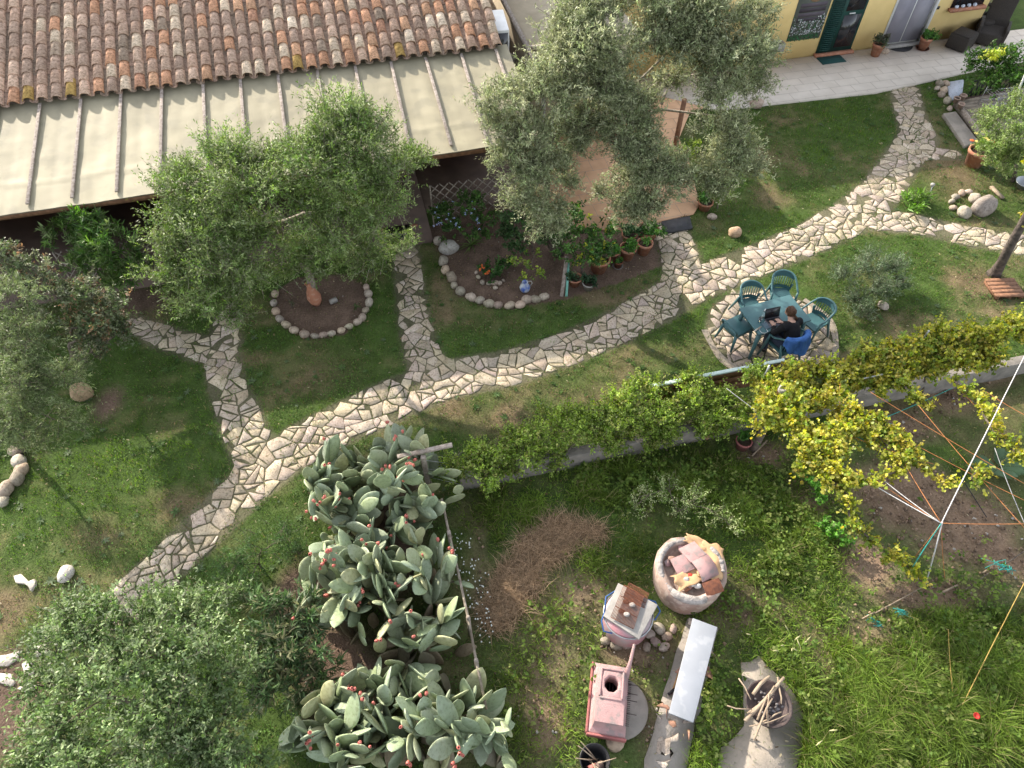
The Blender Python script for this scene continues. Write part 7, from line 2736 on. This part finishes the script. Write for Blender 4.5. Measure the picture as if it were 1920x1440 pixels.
g = Geo().lathe([(.15, 0), (.19, .26), (.20, .265), (.185, .26), (.145, .02), (0, .02)], 28)
obj('bucket', g, M['black'], t, smooth=False)
rg = np.random.default_rng(3)
for k in range(7):
    a = rg.uniform(0, 2 * PI)
    p0 = b + [.08 * math.cos(a), .08 * math.sin(a), .08]
    p1 = b + [.26 * math.cos(a + 2.6), .26 * math.sin(a + 2.6), .34 + .1 * rg.random()]
    g = Geo().tube([p0, (p0 + p1) / 2 + rg.normal(size=3) * .02, p1], [.010, .009, .005], 6)
    solo('dry_stick', g, M['wood'], 'the %s dry stick poking out of the black bucket' % ORD[k], 'stick', p0, group='sticks in the black bucket')
for k, (dx, dy, cc, lb) in enumerate([(-.03, -.08, (.42, .16, .13), 'reddish brick scrap inside the black bucket'), (.06, -.05, (.22, .15, .12), 'brown brick scrap inside the black bucket')]):
    g = Geo().box(b + [dx, dy, .16], (.10, .09, .08), roteul(.3, .2, .4), cc)
    solo('brick_scrap', g, M['col'], lb, 'brick', b + [dx, dy, .12])

# ------------------------------------------------------------------ brick strip, marble slab, concrete pad, fire bowl
g = Geo().prism(STRIP, -.02, .03)
struct('brick_walkway', g, M['concrete'])
rg = np.random.default_rng(31)
g = Geo()
st_a, st_b = G(1318, 1165), G(1232, 1440)
for k in range(30):
    u = rg.random()
    p = st_a + (st_b - st_a) * u + np.r_[rg.normal(size=2) * .13, 0]
    if not inpoly(p[None, 0], p[None, 1], STRIP)[0]:
        continue
    n = int(rg.integers(4, 7))
    rr = rg.uniform(.05, .11)
    poly = np.array([p[:2] + rr * np.array([math.cos(a) * 1.5, math.sin(a) * .8]) @ rotz(rg.uniform(0, 3))[:2, :2] for a in np.sort(rg.uniform(0, 2 * PI, n))])
    cc = [(.42, .24, .17), (.46, .40, .34), (.38, .32, .27)][int(rg.integers(0, 3))]
    slab(g, poly, .028, .012, rg, np.array(cc) * rg.uniform(.8, 1.15))
struct('walkway_bricks', g, M['stone'])
q = [G(1299, 1159, .47), G(1345, 1176, .47), G(1300, 1355, .47), G(1254, 1337, .47)]
t = thing('marble_bench', 'long white marble slab set as a bench on brick piers', 'bench', np.r_[np.mean(q, 0)[:2], .03])
o_ = np.array(t.location)
g = Geo().prism(np.array(q), .44, .475)
obj('slab', g, M['marble'], t, o_, bevel=.004)
dv = unit((q[3] - q[0]))
md0, md1 = (q[0] + q[1]) / 2 + dv * .25, (q[2] + q[3]) / 2 - dv * .25
for p in (md0, md1):
    g = Geo().box((p[0], p[1], .235), (.24, .18, .408), rotz(math.atan2(dv[1], dv[0]) + PI / 2))
    obj('brick_pier', g, M['pinkred'], t, o_)
b = G(1257, 1305, .05)
t = thing('hammer', 'small hammer with a wooden handle lying beside the marble bench', 'hammer', b)
g = Geo().tube([G(1272, 1262, .05), G(1262, 1292, .05)], .011, 8)
obj('handle', g, mat('tool_wood', (.42, .24, .09), None, 10, .6), t, b)
g = Geo().tube([G(1253, 1302, .055), G(1265, 1292, .055)], .02, 8)
obj('head', g, M['black'], t, b)
g = Geo().prism(PADPOLY, -.02, .02)
struct('concrete_pad', g, mat('pale_concrete', (.31, .27, .225), (.25, .22, .185), 2.5, .95, .3, 35, spots=(.24, .21, .18), sscale=10, samt=.35))
b = G(1432, 1328)
t = thing('fire_bowl', 'rusty dark metal fire bowl on short legs on the concrete pad', 'fire bowl', b)
prof = [(0, .13), (.12, .14), (.22, .18), (.30, .25), (.315, .255), (.31, .265), (.29, .255), (.21, .195), (.11, .155), (0, .15)]
g = Geo().lathe(prof, 34, capb=False)
obj('bowl', g, M['darkmetal'], t, smooth=True)
for k in range(3):
    a = k * 2.09 + .5
    g = Geo().tube([(.17 * math.cos(a), .17 * math.sin(a), .16), (.24 * math.cos(a), .24 * math.sin(a), 0)], .012, 6)
    obj('leg', g, M['darkmetal'], t)
g = Geo()
rg = np.random.default_rng(44)
for k in range(40):
    g.rock((rg.normal() * .09, rg.normal() * .09, .165 + rg.random() * .03), (.025, .02, .014), 900 + k, .2, None, 7, 5, np.array([.12, .11, .11]) * rg.uniform(.4, 2))
obj('ash', g, M['col'], t)
LOGS = [((1397, 1352), (1470, 1270), .026, 'thickest stick, lying diagonally across the fire bowl'), ((1412, 1302), (1443, 1268), .024, 'pale split log at the back of the fire bowl'), ((1414, 1388), (1448, 1310), .014, 'stick overhanging the front rim of the fire bowl'), ((1402, 1338), (1455, 1290), .018, 'brown stick beside the thickest one in the fire bowl'), ((1385, 1272), (1408, 1312), .010, 'bent twig at the upper left rim of the fire bowl'), ((1363, 1323), (1410, 1330), .009, 'thin twig sticking out of the fire bowl to the left'), ((1427, 1355), (1465, 1335), .011, 'short stick at the right front of the fire bowl'), ((1440, 1362), (1442, 1300), .013, 'upright looking stick in the middle of the fire bowl'), ((1405, 1362), (1480, 1338), .008, 'thin branching twig along the front rim of the fire bowl'), ((1458, 1270), (1465, 1320), .012, 'stick along the right rim of the fire bowl'), ((1420, 1350), (1452, 1286), .015, 'dark stick under the thickest one in the fire bowl')]
for k, ((ax, ay), (bx, by), r, lab) in enumerate(LOGS):
    z = .25 + .02 * (k % 3)
    A_, B_ = G(ax, ay, z + (.03 if k < 4 else .01)), G(bx, by, z + .05)
    m = (A_ + B_) / 2 + rg.normal(size=3) * np.array([.02, .02, .01])
    g = Geo().tube([A_, (A_ + m) / 2, m, (B_ + m) / 2 + rg.normal(size=3) * .006, B_], [r, r * 1.05, r, r * .95, r * .7], 8)
    solo('firewood', g, M['wood'], lab, 'firewood', (A_ + B_) / 2, True, group='sticks in the fire bowl')
